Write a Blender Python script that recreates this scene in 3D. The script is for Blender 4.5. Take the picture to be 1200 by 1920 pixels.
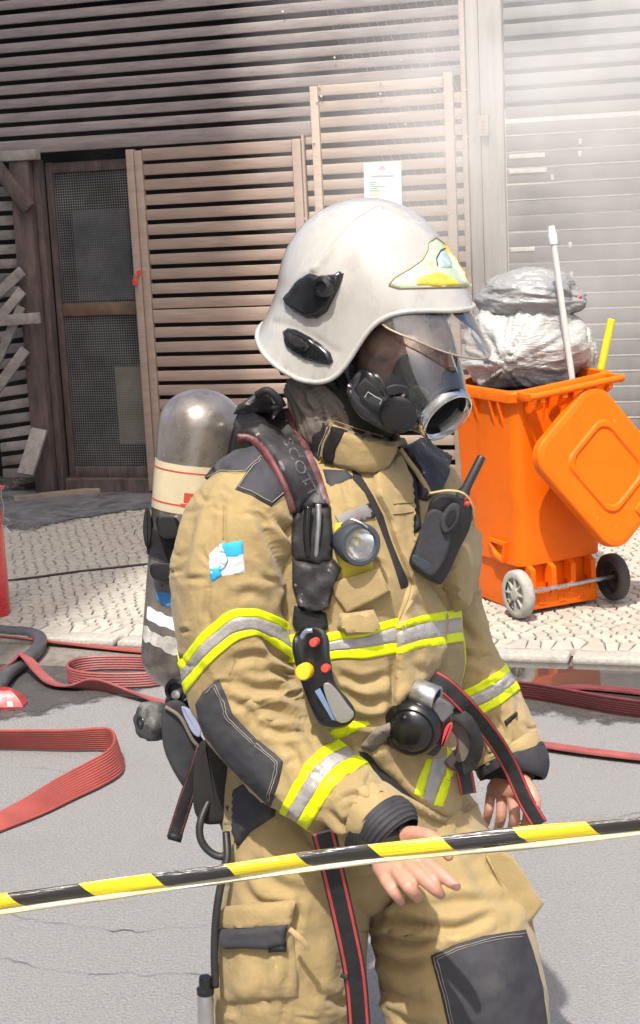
import bpy, bmesh, math, random
import numpy as np
from math import sin, cos, tan, pi, radians, sqrt, atan2, hypot
from mathutils import Vector, Matrix
from mathutils.bvhtree import BVHTree
from mathutils.geometry import delaunay_2d_cdt

for _o in list(bpy.data.objects):
    bpy.data.objects.remove(_o, do_unlink=True)
SC = bpy.context.scene
COL = SC.collection
random.seed(7)
RNG = np.random.default_rng(11)

# ------------------------------------------------------------------ camera
PITCH = radians(10.9); ROLL = radians(2.8); FOC = 2900.0       # focal length in photo pixels (1200 wide)
CAM = np.array([0.0, 0.0, 1.8])
_R0 = np.array([1.0, 0, 0]); FWD = np.array([0, cos(PITCH), -sin(PITCH)]); _U0 = np.array([0, sin(PITCH), cos(PITCH)])
RGT = cos(ROLL) * _R0 - sin(ROLL) * _U0
UPC = cos(ROLL) * _U0 + sin(ROLL) * _R0
cd = bpy.data.cameras.new('camera'); cam = bpy.data.objects.new('camera', cd); COL.objects.link(cam)
cd.sensor_fit = 'HORIZONTAL'; cd.sensor_width = 36.0; cd.lens = 36.0 * FOC / 1200.0
cd.clip_start = 0.05; cd.clip_end = 2000
_m = Matrix.Identity(4)
for _i in range(3):
    _m[_i][0] = RGT[_i]; _m[_i][1] = UPC[_i]; _m[_i][2] = -FWD[_i]; _m[_i][3] = CAM[_i]
cam.matrix_world = _m
SC.camera = cam
SC.cycles.volume_bounces = 4; SC.cycles.transparent_max_bounces = 16
SC.render.resolution_x = 640; SC.render.resolution_y = 1024

# ------------------------------------------------------------------ light
SUN_H = np.array([-0.262, -0.965]); SUN_EL = radians(60)
sun_dir = Vector((SUN_H[0] * cos(SUN_EL), SUN_H[1] * cos(SUN_EL), sin(SUN_EL))).normalized()   # towards the sun
W = bpy.data.worlds.new('World'); SC.world = W; W.use_nodes = True
_nt = W.node_tree; _nt.nodes.clear()
_o = _nt.nodes.new('ShaderNodeOutputWorld'); _b = _nt.nodes.new('ShaderNodeBackground'); _s = _nt.nodes.new('ShaderNodeTexSky')
_s.sky_type = 'NISHITA'; _s.sun_disc = False; _s.sun_elevation = SUN_EL
_s.sun_rotation = atan2(sun_dir.x, sun_dir.y)
_s.air_density = 0.7; _s.dust_density = 6.0; _s.ozone_density = 0.6
_b.inputs['Strength'].default_value = 0.15
_nt.links.new(_s.outputs[0], _b.inputs[0]); _nt.links.new(_b.outputs[0], _o.inputs[0])
sl = bpy.data.lights.new('sun', 'SUN'); sl.energy = 3.2; sl.angle = radians(0.6); sl.color = (1.0, 0.95, 0.87)
so = bpy.data.objects.new('sun', sl); COL.objects.link(so)
so.rotation_euler = sun_dir.to_track_quat('Z', 'Y').to_euler()
so.location = (-3, -8, 12)
SC.view_settings.view_transform = 'Standard'; SC.view_settings.look = 'None'
SC.view_settings.exposure = 0.78; SC.view_settings.gamma = 1.0; SC.view_settings.use_curve_mapping = False

# ------------------------------------------------------------------ pixel <-> place
def ray(x, y):
    return FWD + RGT * ((x - 600) / FOC) - UPC * ((y - 960) / FOC)
def gz(x, y, z=0.0):                      # pixel on a horizontal plane
    d = ray(x, y); return CAM + d * ((z - CAM[2]) / d[2])
def gy(x, y, Y):                          # pixel at a known distance along the street
    d = ray(x, y); return CAM + d * (Y / d[1])
def pxs(P):                               # points -> pixels
    v = np.asarray(P, float) - CAM; d = v @ FWD
    return np.stack([600 + FOC * (v @ RGT) / d, 960 - FOC * (v @ UPC) / d], -1)

# ------------------------------------------------------------------ numpy noise
_perm = np.random.default_rng(5).permutation(256); _perm = np.concatenate([_perm, _perm, _perm])
_grad = np.random.default_rng(6).normal(size=(256, 3)); _grad /= np.linalg.norm(_grad, axis=1)[:, None]
def perlin(p):
    p = np.asarray(p, float); i = np.floor(p).astype(int); f = p - i; i = i & 255
    u = f * f * f * (f * (f * 6 - 15) + 10); r = 0
    for dx in (0, 1):
        for dy in (0, 1):
            for dz in (0, 1):
                h = _perm[_perm[_perm[i[..., 0] + dx] + i[..., 1] + dy] + i[..., 2] + dz]
                g = _grad[h]
                w = (u[..., 0] if dx else 1 - u[..., 0]) * (u[..., 1] if dy else 1 - u[..., 1]) * (u[..., 2] if dz else 1 - u[..., 2])
                r = r + w * (g[..., 0] * (f[..., 0] - dx) + g[..., 1] * (f[..., 1] - dy) + g[..., 2] * (f[..., 2] - dz))
    return r * 1.6
def fbm(p, o=3, lac=2.0, gain=0.5):
    r = 0; a = 1.0; p = np.asarray(p, float)
    for k in range(o):
        r = r + a * perlin(p * lac ** k + 17.3 * k); a *= gain
    return r
def nrm(v):
    v = np.asarray(v, float); return v / (np.linalg.norm(v, axis=-1, keepdims=True) + 1e-12)

# ------------------------------------------------------------------ objects
def empty(name, loc, label=None, cat=None, group=None):
    o = bpy.data.objects.new(name, None); COL.objects.link(o); o.location = loc; o.empty_display_size = 0.05
    if label: o['label'] = label
    if cat: o['category'] = cat
    if group: o['group'] = group
    return o
def tag(o, label=None, cat=None, group=None, kind=None):
    if label: o['label'] = label
    if cat: o['category'] = cat
    if group: o['group'] = group
    if kind: o['kind'] = kind
    return o
def wloc(o):
    m = Vector((0, 0, 0))
    while o is not None:
        m = m + o.location; o = o.parent
    return m
def obj(name, me, mat, parent=None, smooth=False, auto=None):
    """verts are world coordinates; the origin is moved to the mesh base (top level) or kept with the parent"""
    if isinstance(me, MB): me = me.mesh(name)
    o = bpy.data.objects.new(name, me); COL.objects.link(o)
    if mat is not None:
        for mm in (mat if isinstance(mat, (list, tuple)) else [mat]): me.materials.append(mm)
    if smooth: me.shade_smooth()
    if auto is not None: me.set_sharp_from_angle(angle=radians(auto))
    if parent is not None:
        o.parent = parent; off = wloc(parent)
        me.transform(Matrix.Translation(-off))
    else:
        n = len(me.vertices); a = np.empty(n * 3); me.vertices.foreach_get('co', a); a = a.reshape(-1, 3)
        c = Vector(((a[:, 0].min() + a[:, 0].max()) / 2, (a[:, 1].min() + a[:, 1].max()) / 2, a[:, 2].min()))
        me.transform(Matrix.Translation(-c)); o.location = c
    return o
def inst(name, src, parent, loc=None, rot=None):
    o = bpy.data.objects.new(name, src); COL.objects.link(o); o.parent = parent
    if loc is not None: o.location = loc
    if rot is not None: o.rotation_euler = rot
    return o

class MB:
    """collects shapes into one mesh"""
    def __init__(s): s.v = []; s.f = []; s.m = []
    def add(s, v, f, m=0):
        b = len(s.v); s.v.extend([tuple(map(float, q)) for q in v]); s.f.extend([tuple(b + i for i in q) for q in f]); s.m.extend([m] * len(f)); return s
    def mesh(s, name='m'):
        me = bpy.data.meshes.new(name); me.from_pydata(s.v, [], s.f)
        if any(s.m): me.polygons.foreach_set('material_index', s.m)
        bm = bmesh.new(); bm.from_mesh(me); bmesh.ops.recalc_face_normals(bm, faces=bm.faces); bm.to_mesh(me); bm.free()
        me.update(); return me
    def box(s, c, ax, sz, bev=0.0, m=0):
        """centre, 3 axes, 3 full sizes; bev chamfers all edges"""
        c = np.asarray(c, float); ax = [np.asarray(a, float) for a in ax]; h = [q / 2 for q in sz]
        if bev <= 0:
            v = [c + ax[0] * h[0] * i + ax[1] * h[1] * j + ax[2] * h[2] * k for i in (-1, 1) for j in (-1, 1) for k in (-1, 1)]
            s.add(v, [(0, 1, 3, 2), (4, 6, 7, 5), (0, 4, 5, 1), (2, 3, 7, 6), (0, 2, 6, 4), (1, 5, 7, 3)], m)
        else:
            b = min(bev, min(h) * 0.9); bm = bmesh.new(); bmesh.ops.create_cube(bm, size=1)
            for q in bm.verts: q.co = Vector([q.co[i] * sz[i] for i in range(3)])
            bmesh.ops.bevel(bm, geom=list(bm.edges), offset=b, segments=2, affect='EDGES', profile=0.5)
            v = [c + ax[0] * q.co.x + ax[1] * q.co.y + ax[2] * q.co.z for q in bm.verts]; bm.verts.index_update()
            s.add(v, [[q.index for q in f.verts] for f in bm.faces], m); bm.free()
        return s
    def loft(s, rings, cap=True, closed_ring=True, loop=False, m=0):
        n = len(rings[0]); v = [p for r in rings for p in r]; f = []; R = len(rings)
        for i in range(R if loop else R - 1):
            a = i * n; b = ((i + 1) % R) * n
            for j in range(n if closed_ring else n - 1):
                k = (j + 1) % n; f.append((a + j, a + k, b + k, b + j))
        if cap and not loop:
            f.append(tuple(range(n))); f.append(tuple((R - 1) * n + j for j in range(n)))
        return s.add(v, f, m)
    def tube(s, pts, r, n=10, cap=True, loop=False, m=0, flat=None, up=None):
        """tube along pts; r number or list; flat=(ratio) with up = short axis direction list/vec"""
        P = np.asarray(pts, float); N = len(P)
        T = np.roll(P, -1, 0) - np.roll(P, 1, 0)
        if not loop: T[0] = P[1] - P[0]; T[-1] = P[-1] - P[-2]
        T = nrm(T); r = np.broadcast_to(np.asarray(r, float), (N,))
        a = np.array([0, 0, 1.0]) if abs(T[0][2]) < 0.9 else np.array([1.0, 0, 0])
        rings = []; prev = nrm(np.cross(T[0], a))
        for i in range(N):
            A = prev - T[i] * (prev @ T[i]); A = nrm(A); prev = A
            if up is not None:
                u = np.asarray(up[i] if np.ndim(up) > 1 else up, float); A = nrm(np.cross(T[i], u))
            B = nrm(np.cross(T[i], A)); fl = 1.0 if flat is None else flat
            rings.append([P[i] + r[i] * (A * cos(t) + B * fl * sin(t)) for t in np.arange(n) * 2 * pi / n])
        return s.loft(rings, cap, True, loop, m)
    def lathe(s, prof, o, ax, n=24, m=0, cap=True):
        """prof [(r,h)] along axis ax from o"""
        o = np.asarray(o, float); ax = nrm(ax); t = np.array([0, 0, 1.0]) if abs(ax[2]) < 0.9 else np.array([1.0, 0, 0])
        A = nrm(np.cross(ax, t)); B = np.cross(ax, A)
        rings = [[o + ax * h + max(r, 1e-5) * (A * cos(q) + B * sin(q)) for q in np.arange(n) * 2 * pi / n] for r, h in prof]
        return s.loft(rings, cap, True, False, m)
    def prism(s, poly, o, A, B, D, m=0):
        """extrude 2D poly (in A,B) by vector D"""
        o = np.asarray(o, float); A = np.asarray(A, float); B = np.asarray(B, float); D = np.asarray(D, float)
        r0 = [o + A * x + B * y for x, y in poly]; return s.loft([r0, [p + D for p in r0]], True, True, False, m)
    def sphere(s, c, r, n=16, m=0, ax=None):
        c = np.asarray(c, float); r = np.broadcast_to(np.asarray(r, float), (3,)); ax = np.eye(3) if ax is None else np.asarray(ax, float)
        rings = []
        for i in range(1, n):
            a = pi * i / n
            rings.append([c + ax[0] * r[0] * sin(a) * cos(b) + ax[1] * r[1] * sin(a) * sin(b) + ax[2] * r[2] * cos(a) for b in np.arange(2 * n) * pi / n])
        return s.loft(rings, True, True, False, m)
def spline(P, n, closed=False):
    """Catmull-Rom through rows of P, n samples"""
    P = np.asarray(P, float); N = len(P)
    if closed:
        t = np.arange(n) * N / n; i = np.floor(t).astype(int); f = (t - i)[:, None]
        p0, p1, p2, p3 = P[(i - 1) % N], P[i % N], P[(i + 1) % N], P[(i + 2) % N]
    else:
        Q = np.vstack([2 * P[0] - P[1], P, 2 * P[-1] - P[-2]]); t = np.linspace(0, N - 1, n); i = np.minimum(np.floor(t).astype(int), N - 2); f = (t - i)[:, None]
        p0, p1, p2, p3 = Q[i], Q[i + 1], Q[i + 2], Q[i + 3]
    return 0.5 * (2 * p1 + (p2 - p0) * f + (2 * p0 - 5 * p1 + 4 * p2 - p3) * f ** 2 + (3 * p1 - p0 - 3 * p2 + p3) * f ** 3)
def rrect(w, h, r, k=4):
    out = []
    for cx, cy, a0 in ((w / 2 - r, h / 2 - r, 0), (-w / 2 + r, h / 2 - r, 90), (-w / 2 + r, -h / 2 + r, 180), (w / 2 - r, -h / 2 + r, 270)):
        for i in range(k + 1):
            a = radians(a0 + 90 * i / k); out.append((cx + r * cos(a), cy + r * sin(a)))
    return out

# ------------------------------------------------------------------ materials
def new_mat(name):
    m = bpy.data.materials.new(name); m.use_nodes = True; nt = m.node_tree; b = nt.nodes['Principled BSDF']; return m, nt, b
def _n(nt, t, **kw):
    n = nt.nodes.new(t)
    for k, v in kw.items(): setattr(n, k, v)
    return n
def mat(name, col, rough=0.6, metal=0.0, spec=0.5, var=0.25, vscale=8.0, dirt=None, dscale=3.0, damt=0.5, bump=0.0, bscale=60.0, rvar=0.15,
        rand=0.0, stretch=(1, 1, 1), coat=0.0, sheen=0.0, weave=None, spots=None, bdist=0.004, detail=6):
    """colour with fine and coarse variation, optional dirt colour in patches, bump relief"""
    m, nt, b = new_mat(name); L = nt.links.new
    tc = _n(nt, 'ShaderNodeTexCoord'); mp = _n(nt, 'ShaderNodeMapping'); mp.inputs['Scale'].default_value = stretch
    L(tc.outputs['Object'], mp.inputs[0])
    n1 = _n(nt, 'ShaderNodeTexNoise'); n1.inputs['Scale'].default_value = vscale; n1.inputs['Detail'].default_value = detail; n1.inputs['Roughness'].default_value = 0.65
    L(mp.outputs[0], n1.inputs['Vector'])
    r1 = _n(nt, 'ShaderNodeMapRange'); r1.inputs[1].default_value = 0.3; r1.inputs[2].default_value = 0.7; r1.inputs[3].default_value = 1 - var; r1.inputs[4].default_value = 1 + var
    L(n1.outputs[0], r1.inputs[0])
    mul = _n(nt, 'ShaderNodeMix', data_type='RGBA', blend_type='MULTIPLY'); mul.inputs[0].default_value = 1.0
    mul.inputs[6].default_value = (*col, 1); L(r1.outputs[0], mul.inputs[7]); out = mul.outputs[2]
    if rand:
        oi = _n(nt, 'ShaderNodeObjectInfo'); rr = _n(nt, 'ShaderNodeMapRange'); rr.inputs[3].default_value = 1 - rand; rr.inputs[4].default_value = 1 + rand
        L(oi.outputs['Random'], rr.inputs[0]); m2 = _n(nt, 'ShaderNodeMix', data_type='RGBA', blend_type='MULTIPLY'); m2.inputs[0].default_value = 1.0
        L(out, m2.inputs[6]); L(rr.outputs[0], m2.inputs[7]); out = m2.outputs[2]
    if dirt is not None:
        n2 = _n(nt, 'ShaderNodeTexNoise'); n2.inputs['Scale'].default_value = dscale; n2.inputs['Detail'].default_value = 8; n2.inputs['Roughness'].default_value = 0.7
        L(mp.outputs[0], n2.inputs['Vector'])
        r2 = _n(nt, 'ShaderNodeMapRange'); r2.inputs[1].default_value = 0.62 - 0.3 * damt; r2.inputs[2].default_value = 0.78 - 0.2 * damt; r2.inputs[3].default_value = 0; r2.inputs[4].default_value = min(1, 0.35 + damt)
        L(n2.outputs[0], r2.inputs[0]); m3 = _n(nt, 'ShaderNodeMix', data_type='RGBA'); L(r2.outputs[0], m3.inputs[0]); L(out, m3.inputs[6]); m3.inputs[7].default_value = (*dirt, 1); out = m3.outputs[2]
    if spots is not None:
        sc, th, scol = spots
        n4 = _n(nt, 'ShaderNodeTexNoise'); n4.inputs['Scale'].default_value = sc; n4.inputs['Detail'].default_value = 3
        L(mp.outputs[0], n4.inputs['Vector']); r4 = _n(nt, 'ShaderNodeMapRange'); r4.inputs[1].default_value = th; r4.inputs[2].default_value = th + 0.05
        L(n4.outputs[0], r4.inputs[0]); m4 = _n(nt, 'ShaderNodeMix', data_type='RGBA'); L(r4.outputs[0], m4.inputs[0]); L(out, m4.inputs[6]); m4.inputs[7].default_value = (*scol, 1); out = m4.outputs[2]
    L(out, b.inputs['Base Color'])
    rm = _n(nt, 'ShaderNodeMapRange'); rm.inputs[1].default_value = 0.3; rm.inputs[2].default_value = 0.7; rm.inputs[3].default_value = max(0.02, rough - rvar); rm.inputs[4].default_value = min(1, rough + rvar)
    L(n1.outputs[0], rm.inputs[0]); L(rm.outputs[0], b.inputs['Roughness'])
    b.inputs['Metallic'].default_value = metal; b.inputs['Specular IOR Level'].default_value = spec
    b.inputs['Coat Weight'].default_value = coat; b.inputs['Sheen Weight'].default_value = sheen
    last = None
    if bump:
        n3 = _n(nt, 'ShaderNodeTexNoise'); n3.inputs['Scale'].default_value = bscale; n3.inputs['Detail'].default_value = 5; L(mp.outputs[0], n3.inputs['Vector'])
        bp = _n(nt, 'ShaderNodeBump'); bp.inputs['Strength'].default_value = bump; bp.inputs['Distance'].default_value = bdist; L(n3.outputs[0], bp.inputs['Height']); last = bp
    if weave:
        wv = _n(nt, 'ShaderNodeTexWave'); wv.inputs['Scale'].default_value = weave[0]; wv.inputs['Distortion'].default_value = 1.0
        wv.bands_direction = weave[2] if len(weave) > 2 else 'DIAGONAL'
        L(mp.outputs[0], wv.inputs['Vector']); b2 = _n(nt, 'ShaderNodeBump'); b2.inputs['Strength'].default_value = weave[1]; b2.inputs['Distance'].default_value = 0.002
        L(wv.outputs[1], b2.inputs['Height'])
        if last: L(last.outputs[0], b2.inputs['Normal'])
        last = b2
    if last: L(last.outputs[0], b.inputs['Normal'])
    return m
def patchy(m, scale=5.0, lo=0.40, hi=0.52):
    """let a thin deposit or wet film break up into patches"""
    nt = m.node_tree; bs = nt.nodes['Principled BSDF']; tc = _n(nt, 'ShaderNodeTexCoord'); ns = _n(nt, 'ShaderNodeTexNoise'); ns.inputs['Scale'].default_value = scale; ns.inputs['Detail'].default_value = 9; ns.inputs['Roughness'].default_value = 0.7
    nt.links.new(tc.outputs['Object'], ns.inputs['Vector']); mr = _n(nt, 'ShaderNodeMapRange'); mr.inputs[1].default_value = lo; mr.inputs[2].default_value = hi; at = _n(nt, 'ShaderNodeAttribute'); at.attribute_name = 'rim'
    mu = _n(nt, 'ShaderNodeMath', operation='MULTIPLY_ADD'); nt.links.new(at.outputs['Fac'], mu.inputs[0]); mu.inputs[1].default_value = 0.30; mu.inputs[2].default_value = -0.15
    ad = _n(nt, 'ShaderNodeMath', operation='ADD'); nt.links.new(ns.outputs[0], ad.inputs[0]); nt.links.new(mu.outputs[0], ad.inputs[1]); nt.links.new(ad.outputs[0], mr.inputs[0]); nt.links.new(mr.outputs[0], bs.inputs['Alpha']); return m
def film(name, P, m, kind, inner=(0.85, 0.65, 0.4)):
    """thin film with a soft broken rim: rings from the outline inwards"""
    P = np.asarray(P); c = P.mean(0); n = len(P); rings = [c + (P - c) * k for k in (1.12, 1.0) + inner]; V = [tuple(p) for r in rings for p in r] + [tuple(c)]; R_ = len(rings)
    F = [(i * n + j, i * n + (j + 1) % n, (i + 1) * n + (j + 1) % n, (i + 1) * n + j) for i in range(R_ - 1) for j in range(n)] + [((R_ - 1) * n + j, (R_ - 1) * n + (j + 1) % n, R_ * n) for j in range(n)]
    me = bpy.data.meshes.new(name); me.from_pydata(V, [], F); at = me.attributes.new('rim', 'FLOAT', 'POINT'); vals = [v for v in (0.0, 0.35, 0.8, 1.0, 1.0) for _ in range(n)] + [1.0]; at.data.foreach_set('value', vals); me.update()
    o = obj(name, me, m); tag(o, kind=kind); return o
def glass_mat(name, tint=(1, 1, 1), refl=1.0, rough=0.03, haze=0.06, hazecol=(0.8, 0.8, 0.78)):
    """thin clear plastic: transparent, with fresnel reflection and a little dust"""
    m = bpy.data.materials.new(name); m.use_nodes = True; nt = m.node_tree; nt.nodes.clear(); L = nt.links.new
    out = _n(nt, 'ShaderNodeOutputMaterial'); tr = _n(nt, 'ShaderNodeBsdfTransparent'); tr.inputs[0].default_value = (*tint, 1)
    gl = _n(nt, 'ShaderNodeBsdfGlossy'); gl.inputs['Roughness'].default_value = rough
    fr = _n(nt, 'ShaderNodeFresnel'); fr.inputs[0].default_value = 1.5
    mu = _n(nt, 'ShaderNodeMath', operation='MULTIPLY'); mu.use_clamp = True; mu.inputs[1].default_value = refl; L(fr.outputs[0], mu.inputs[0])
    df = _n(nt, 'ShaderNodeBsdfDiffuse'); df.inputs[0].default_value = (*hazecol, 1)
    ns = _n(nt, 'ShaderNodeTexNoise'); ns.inputs['Scale'].default_value = 14; ns.inputs['Detail'].default_value = 8; ns.inputs['Roughness'].default_value = 0.75
    tc = _n(nt, 'ShaderNodeTexCoord'); L(tc.outputs['Object'], ns.inputs['Vector'])
    mr = _n(nt, 'ShaderNodeMapRange'); mr.inputs[1].default_value = 0.4; mr.inputs[2].default_value = 0.75; mr.inputs[3].default_value = haze * 0.4; mr.inputs[4].default_value = haze * 2.0
    L(ns.outputs[0], mr.inputs[0])
    m1 = _n(nt, 'ShaderNodeMixShader'); L(mr.outputs[0], m1.inputs[0]); L(tr.outputs[0], m1.inputs[1]); L(df.outputs[0], m1.inputs[2])
    m2 = _n(nt, 'ShaderNodeMixShader'); L(mu.outputs[0], m2.inputs[0]); L(m1.outputs[0], m2.inputs[1]); L(gl.outputs[0], m2.inputs[2])
    L(m2.outputs[0], out.inputs['Surface']); return m
# ================================================================== SETTING
SZ = 0.042                                           # pavement height
ANG = radians(17); WU = np.array([cos(ANG), -sin(ANG), 0]); WN = np.array([-sin(ANG), -cos(ANG), 0]); ZU = np.array([0, 0, 1.0])
W0 = np.array([-1.10, 10.05, 0.0])                   # a point on the front of the timber screen
K0 = np.array([-0.30, 6.27, 0.0])                    # a point on the kerb's front edge
M_road = mat('asphalt', (0.225, 0.221, 0.216), 0.85, var=0.28, vscale=150, dirt=(0.17, 0.166, 0.16), dscale=1.3, damt=0.2, bump=1.0, bscale=110, bdist=0.008, spots=(120, 0.655, (0.13, 0.127, 0.124)))
M_base = mat('pavement bedding sand', (0.10, 0.09, 0.075), 0.95, var=0.3, vscale=40, bump=0.5, bscale=120)
M_kerb = mat('kerb granite', (0.36, 0.34, 0.30), 0.8, var=0.25, vscale=60, dirt=(0.14, 0.13, 0.11), dscale=4, damt=0.35, bump=0.6, bscale=90)
M_gutter = mat('gutter concrete', (0.20, 0.18, 0.15), 0.7, var=0.3, vscale=30, dirt=(0.07, 0.065, 0.055), dscale=3, damt=0.4, bump=0.6, bscale=110)
M_stone = mat('pale limestone sett', (0.40, 0.37, 0.31), 0.75, var=0.14, vscale=25, dirt=(0.25, 0.23, 0.20), dscale=2.2, damt=0.22, bump=0.5, bscale=90, rand=0.12)
def kpt(u, v, z): return K0 + WU * u - WN * v + ZU * z          # v metres behind the kerb edge
def sheet(name, pts, m, nsub=1):
    b = MB(); b.add(pts, [tuple(range(len(pts)))]); return obj(name, b, m)
g = sheet('ground', [(-600, -600, 0), (600, -600, 0), (600, 600, 0), (-600, 600, 0)], M_road); tag(g, kind='structure'); g.name = 'road'; ROAD = g
b = MB(); b.loft([[kpt(u, 0.14, 0.002), kpt(u, 0.14, SZ - 0.022), kpt(u, 4.9, SZ - 0.022), kpt(u, 4.9, 0.002)] for u in (-11, 11)])
PAVE = obj('pavement', b, M_base); tag(PAVE, kind='structure')
gut = MB(); gut.add([kpt(-11, -0.34, 0.004), kpt(11, -0.24, 0.004), kpt(11, 0.02, 0.004), kpt(-11, 0.02, 0.004)], [(0, 1, 2, 3)])
tag(obj('gutter', gut, M_gutter), kind='structure')
KERB = empty('kerb', kpt(0, 0, 0)); KERB['kind'] = 'structure'
u = -9.0
while u < 9.0:
    w = random.uniform(0.75, 1.0); h = SZ - 0.006 + random.uniform(-0.004, 0.004)
    b = MB(); b.box(kpt(u + w / 2, 0.068, h / 2), (WU, -WN, ZU), (w - 0.012, 0.13, h), 0.014); obj('kerb_stone', b, M_kerb, KERB, smooth=True, auto=35); u += w

# --- setts: Voronoi stones cut from jittered rows
def clip(poly, p, q):                                  # keep the side nearer p than q
    mx = ((p[0] + q[0]) / 2, (p[1] + q[1]) / 2); d = (q[0] - p[0], q[1] - p[1]); out = []
    for i in range(len(poly)):
        a = poly[i]; c = poly[(i + 1) % len(poly)]
        sa = (a[0] - mx[0]) * d[0] + (a[1] - mx[1]) * d[1]; sc = (c[0] - mx[0]) * d[0] + (c[1] - mx[1]) * d[1]
        if sa <= 0: out.append(a)
        if (sa < 0 < sc) or (sc < 0 < sa):
            t = sa / (sa - sc); out.append((a[0] + t * (c[0] - a[0]), a[1] + t * (c[1] - a[1])))
    return out
PT = 0.062; pts = {}
rows = int(4.2 / (PT * 0.9)); cols = int(9.6 / PT)
for i in range(rows):
    for j in range(cols):
        pts[i, j] = (-4.8 + (j + 0.5 * (i % 2)) * PT + random.uniform(-.25, .25) * PT, 0.18 + i * PT * 0.9 + random.uniform(-.24, .24) * PT)
cells = []
for (i, j), p in pts.items():
    P3 = kpt(p[0], p[1], SZ); q = pxs(P3)
    vis = -60 < q[0] < 1260 and (q[0] < 330 or q[0] > 800)
    if P3[1] < 0.5: continue
    poly = [(p[0] - .09, p[1] - .09), (p[0] + .09, p[1] - .09), (p[0] + .09, p[1] + .09), (p[0] - .09, p[1] + .09)]
    for di in (-2, -1, 0, 1, 2):
        for dj in (-2, -1, 0, 1, 2):
            if (di or dj) and (i + di, j + dj) in pts and poly: poly = clip(poly, p, pts[i + di, j + dj])
    cells.append((0 if vis else 1, P3[1], p, poly))
cells.sort(key=lambda c: (c[0], c[1]))
def stone(mb, p, poly):
    dz = random.uniform(-0.0015, 0.0015); tx, ty = random.uniform(-.012, .012), random.uniform(-.012, .012)
    def ring(sc, z, sh):
        out = []
        for x, y in poly:
            dx, dy = x - p[0], y - p[1]; l = hypot(dx, dy) + 1e-6; s = max(0.2, (l - sh) / l) * sc
            out.append(kpt(p[0] + dx * s, p[1] + dy * s, z + dz + tx * dx + ty * dy))
        return out
    mb.loft([ring(1, SZ - 0.03, 0.0045), ring(1, SZ - 0.004, 0.005), ring(1, SZ, 0.0075)])
rest = MB()
for n, (_, _, p, poly) in enumerate(cells):
    if len(poly) < 3: continue
    if n < 298:
        b = MB(); stone(b, p, poly); obj('sett', b, M_stone, PAVE)
    else: stone(rest, p, poly)
tag(obj('setts', rest, M_stone, PAVE), kind='stuff')

# --- puddle along the gutter
M_water = mat('puddle water', (0.05, 0.045, 0.04), 0.02, spec=1.0, var=0.1, vscale=3, rvar=0.008, bump=0.03, bscale=5, bdist=0.003); M_water.node_tree.nodes['Principled BSDF'].inputs['IOR'].default_value = 1.8
M_wet = mat('wet asphalt', (0.075, 0.07, 0.066), 0.42, spec=0.6, var=0.4, vscale=120, bump=0.9, bscale=130, rvar=0.2, bdist=0.006, dirt=(0.15, 0.145, 0.14), dscale=5, damt=0.35)
patchy(M_wet, 6, 0.40, 0.56)
def blob(name, outline, z, m, n=90, jit=0.03, kind='structure'):
    P = spline([gz(x, y, z) for x, y in outline], n, True); c = P.mean(0); d = P - c
    P = c + d * (1 + jit * fbm(P * 9, 3))[:, None]; P[:, 2] = z
    return film(name, P, m, kind)
blob('wet_asphalt', [(-60, 1205), (150, 1215), (330, 1236), (370, 1258), (290, 1284), (170, 1312), (70, 1336), (-60, 1340)], 0.003, M_wet)
blob('wet_road', [(800, 1222), (1000, 1224), (1260, 1238), (1330, 1300), (1200, 1356), (1050, 1345), (930, 1322), (810, 1280)], 0.003, M_wet)
blob('puddle', [(820, 1208), (930, 1210), (1060, 1216), (1200, 1228), (1320, 1262), (1300, 1306), (1180, 1304), (1060, 1296), (960, 1290), (860, 1270)], 0.0065, M_water)

# --- cracks in the road surface
M_crack = mat('dark crack', (0.11, 0.108, 0.105), 0.95)
for k_, path in enumerate(([(-20, 1434), (60, 1440), (150, 1444), (260, 1432), (340, 1440)], [(0, 1712), (130, 1735), (250, 1745), (390, 1735)], [(-10, 1795), (120, 1820), (240, 1826), (400, 1824)], [(1010, 1520), (1100, 1536), (1210, 1522)])):
    P = spline([gz(x, y, 0.0032) for x, y in path], 90); wv = fbm(P * 14 + k_ * 7, 3) * 0.02; P[:, 1] += wv; w_ = 0.0005 + 0.0022 * np.clip(fbm(P * 8 + 3, 2), 0, 1); N_ = np.array([0, 1.0, 0]); b = MB(); b.add(list(P + N_ * w_[:, None]) + list(P - N_ * w_[:, None]), [(i, i + 1, 91 + i, 90 + i) for i in range(89)]); obj('crack', b, M_crack, ROAD)
# --- timber slat screen ------------------------------------------------------
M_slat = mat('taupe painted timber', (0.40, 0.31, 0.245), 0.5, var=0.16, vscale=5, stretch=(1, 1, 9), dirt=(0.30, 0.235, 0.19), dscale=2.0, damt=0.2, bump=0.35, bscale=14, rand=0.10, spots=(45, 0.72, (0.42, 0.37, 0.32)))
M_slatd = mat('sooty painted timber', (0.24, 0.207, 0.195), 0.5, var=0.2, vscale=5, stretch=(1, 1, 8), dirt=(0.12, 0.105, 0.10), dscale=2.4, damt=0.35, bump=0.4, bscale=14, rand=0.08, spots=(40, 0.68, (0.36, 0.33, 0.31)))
M_grey = mat('grey painted steel', (0.33, 0.315, 0.29), 0.55, var=0.12, vscale=6, stretch=(6, 6, 0.6), dirt=(0.25, 0.24, 0.225), dscale=2, damt=0.3, bump=0.2, bscale=20)
M_shut = mat('grey roller shutter', (0.25, 0.245, 0.235), 0.6, var=0.14, vscale=10, stretch=(1, 1, 0.3), dirt=(0.19, 0.185, 0.18), dscale=2, damt=0.3, bump=0.2, bscale=25, rand=0.07)
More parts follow.
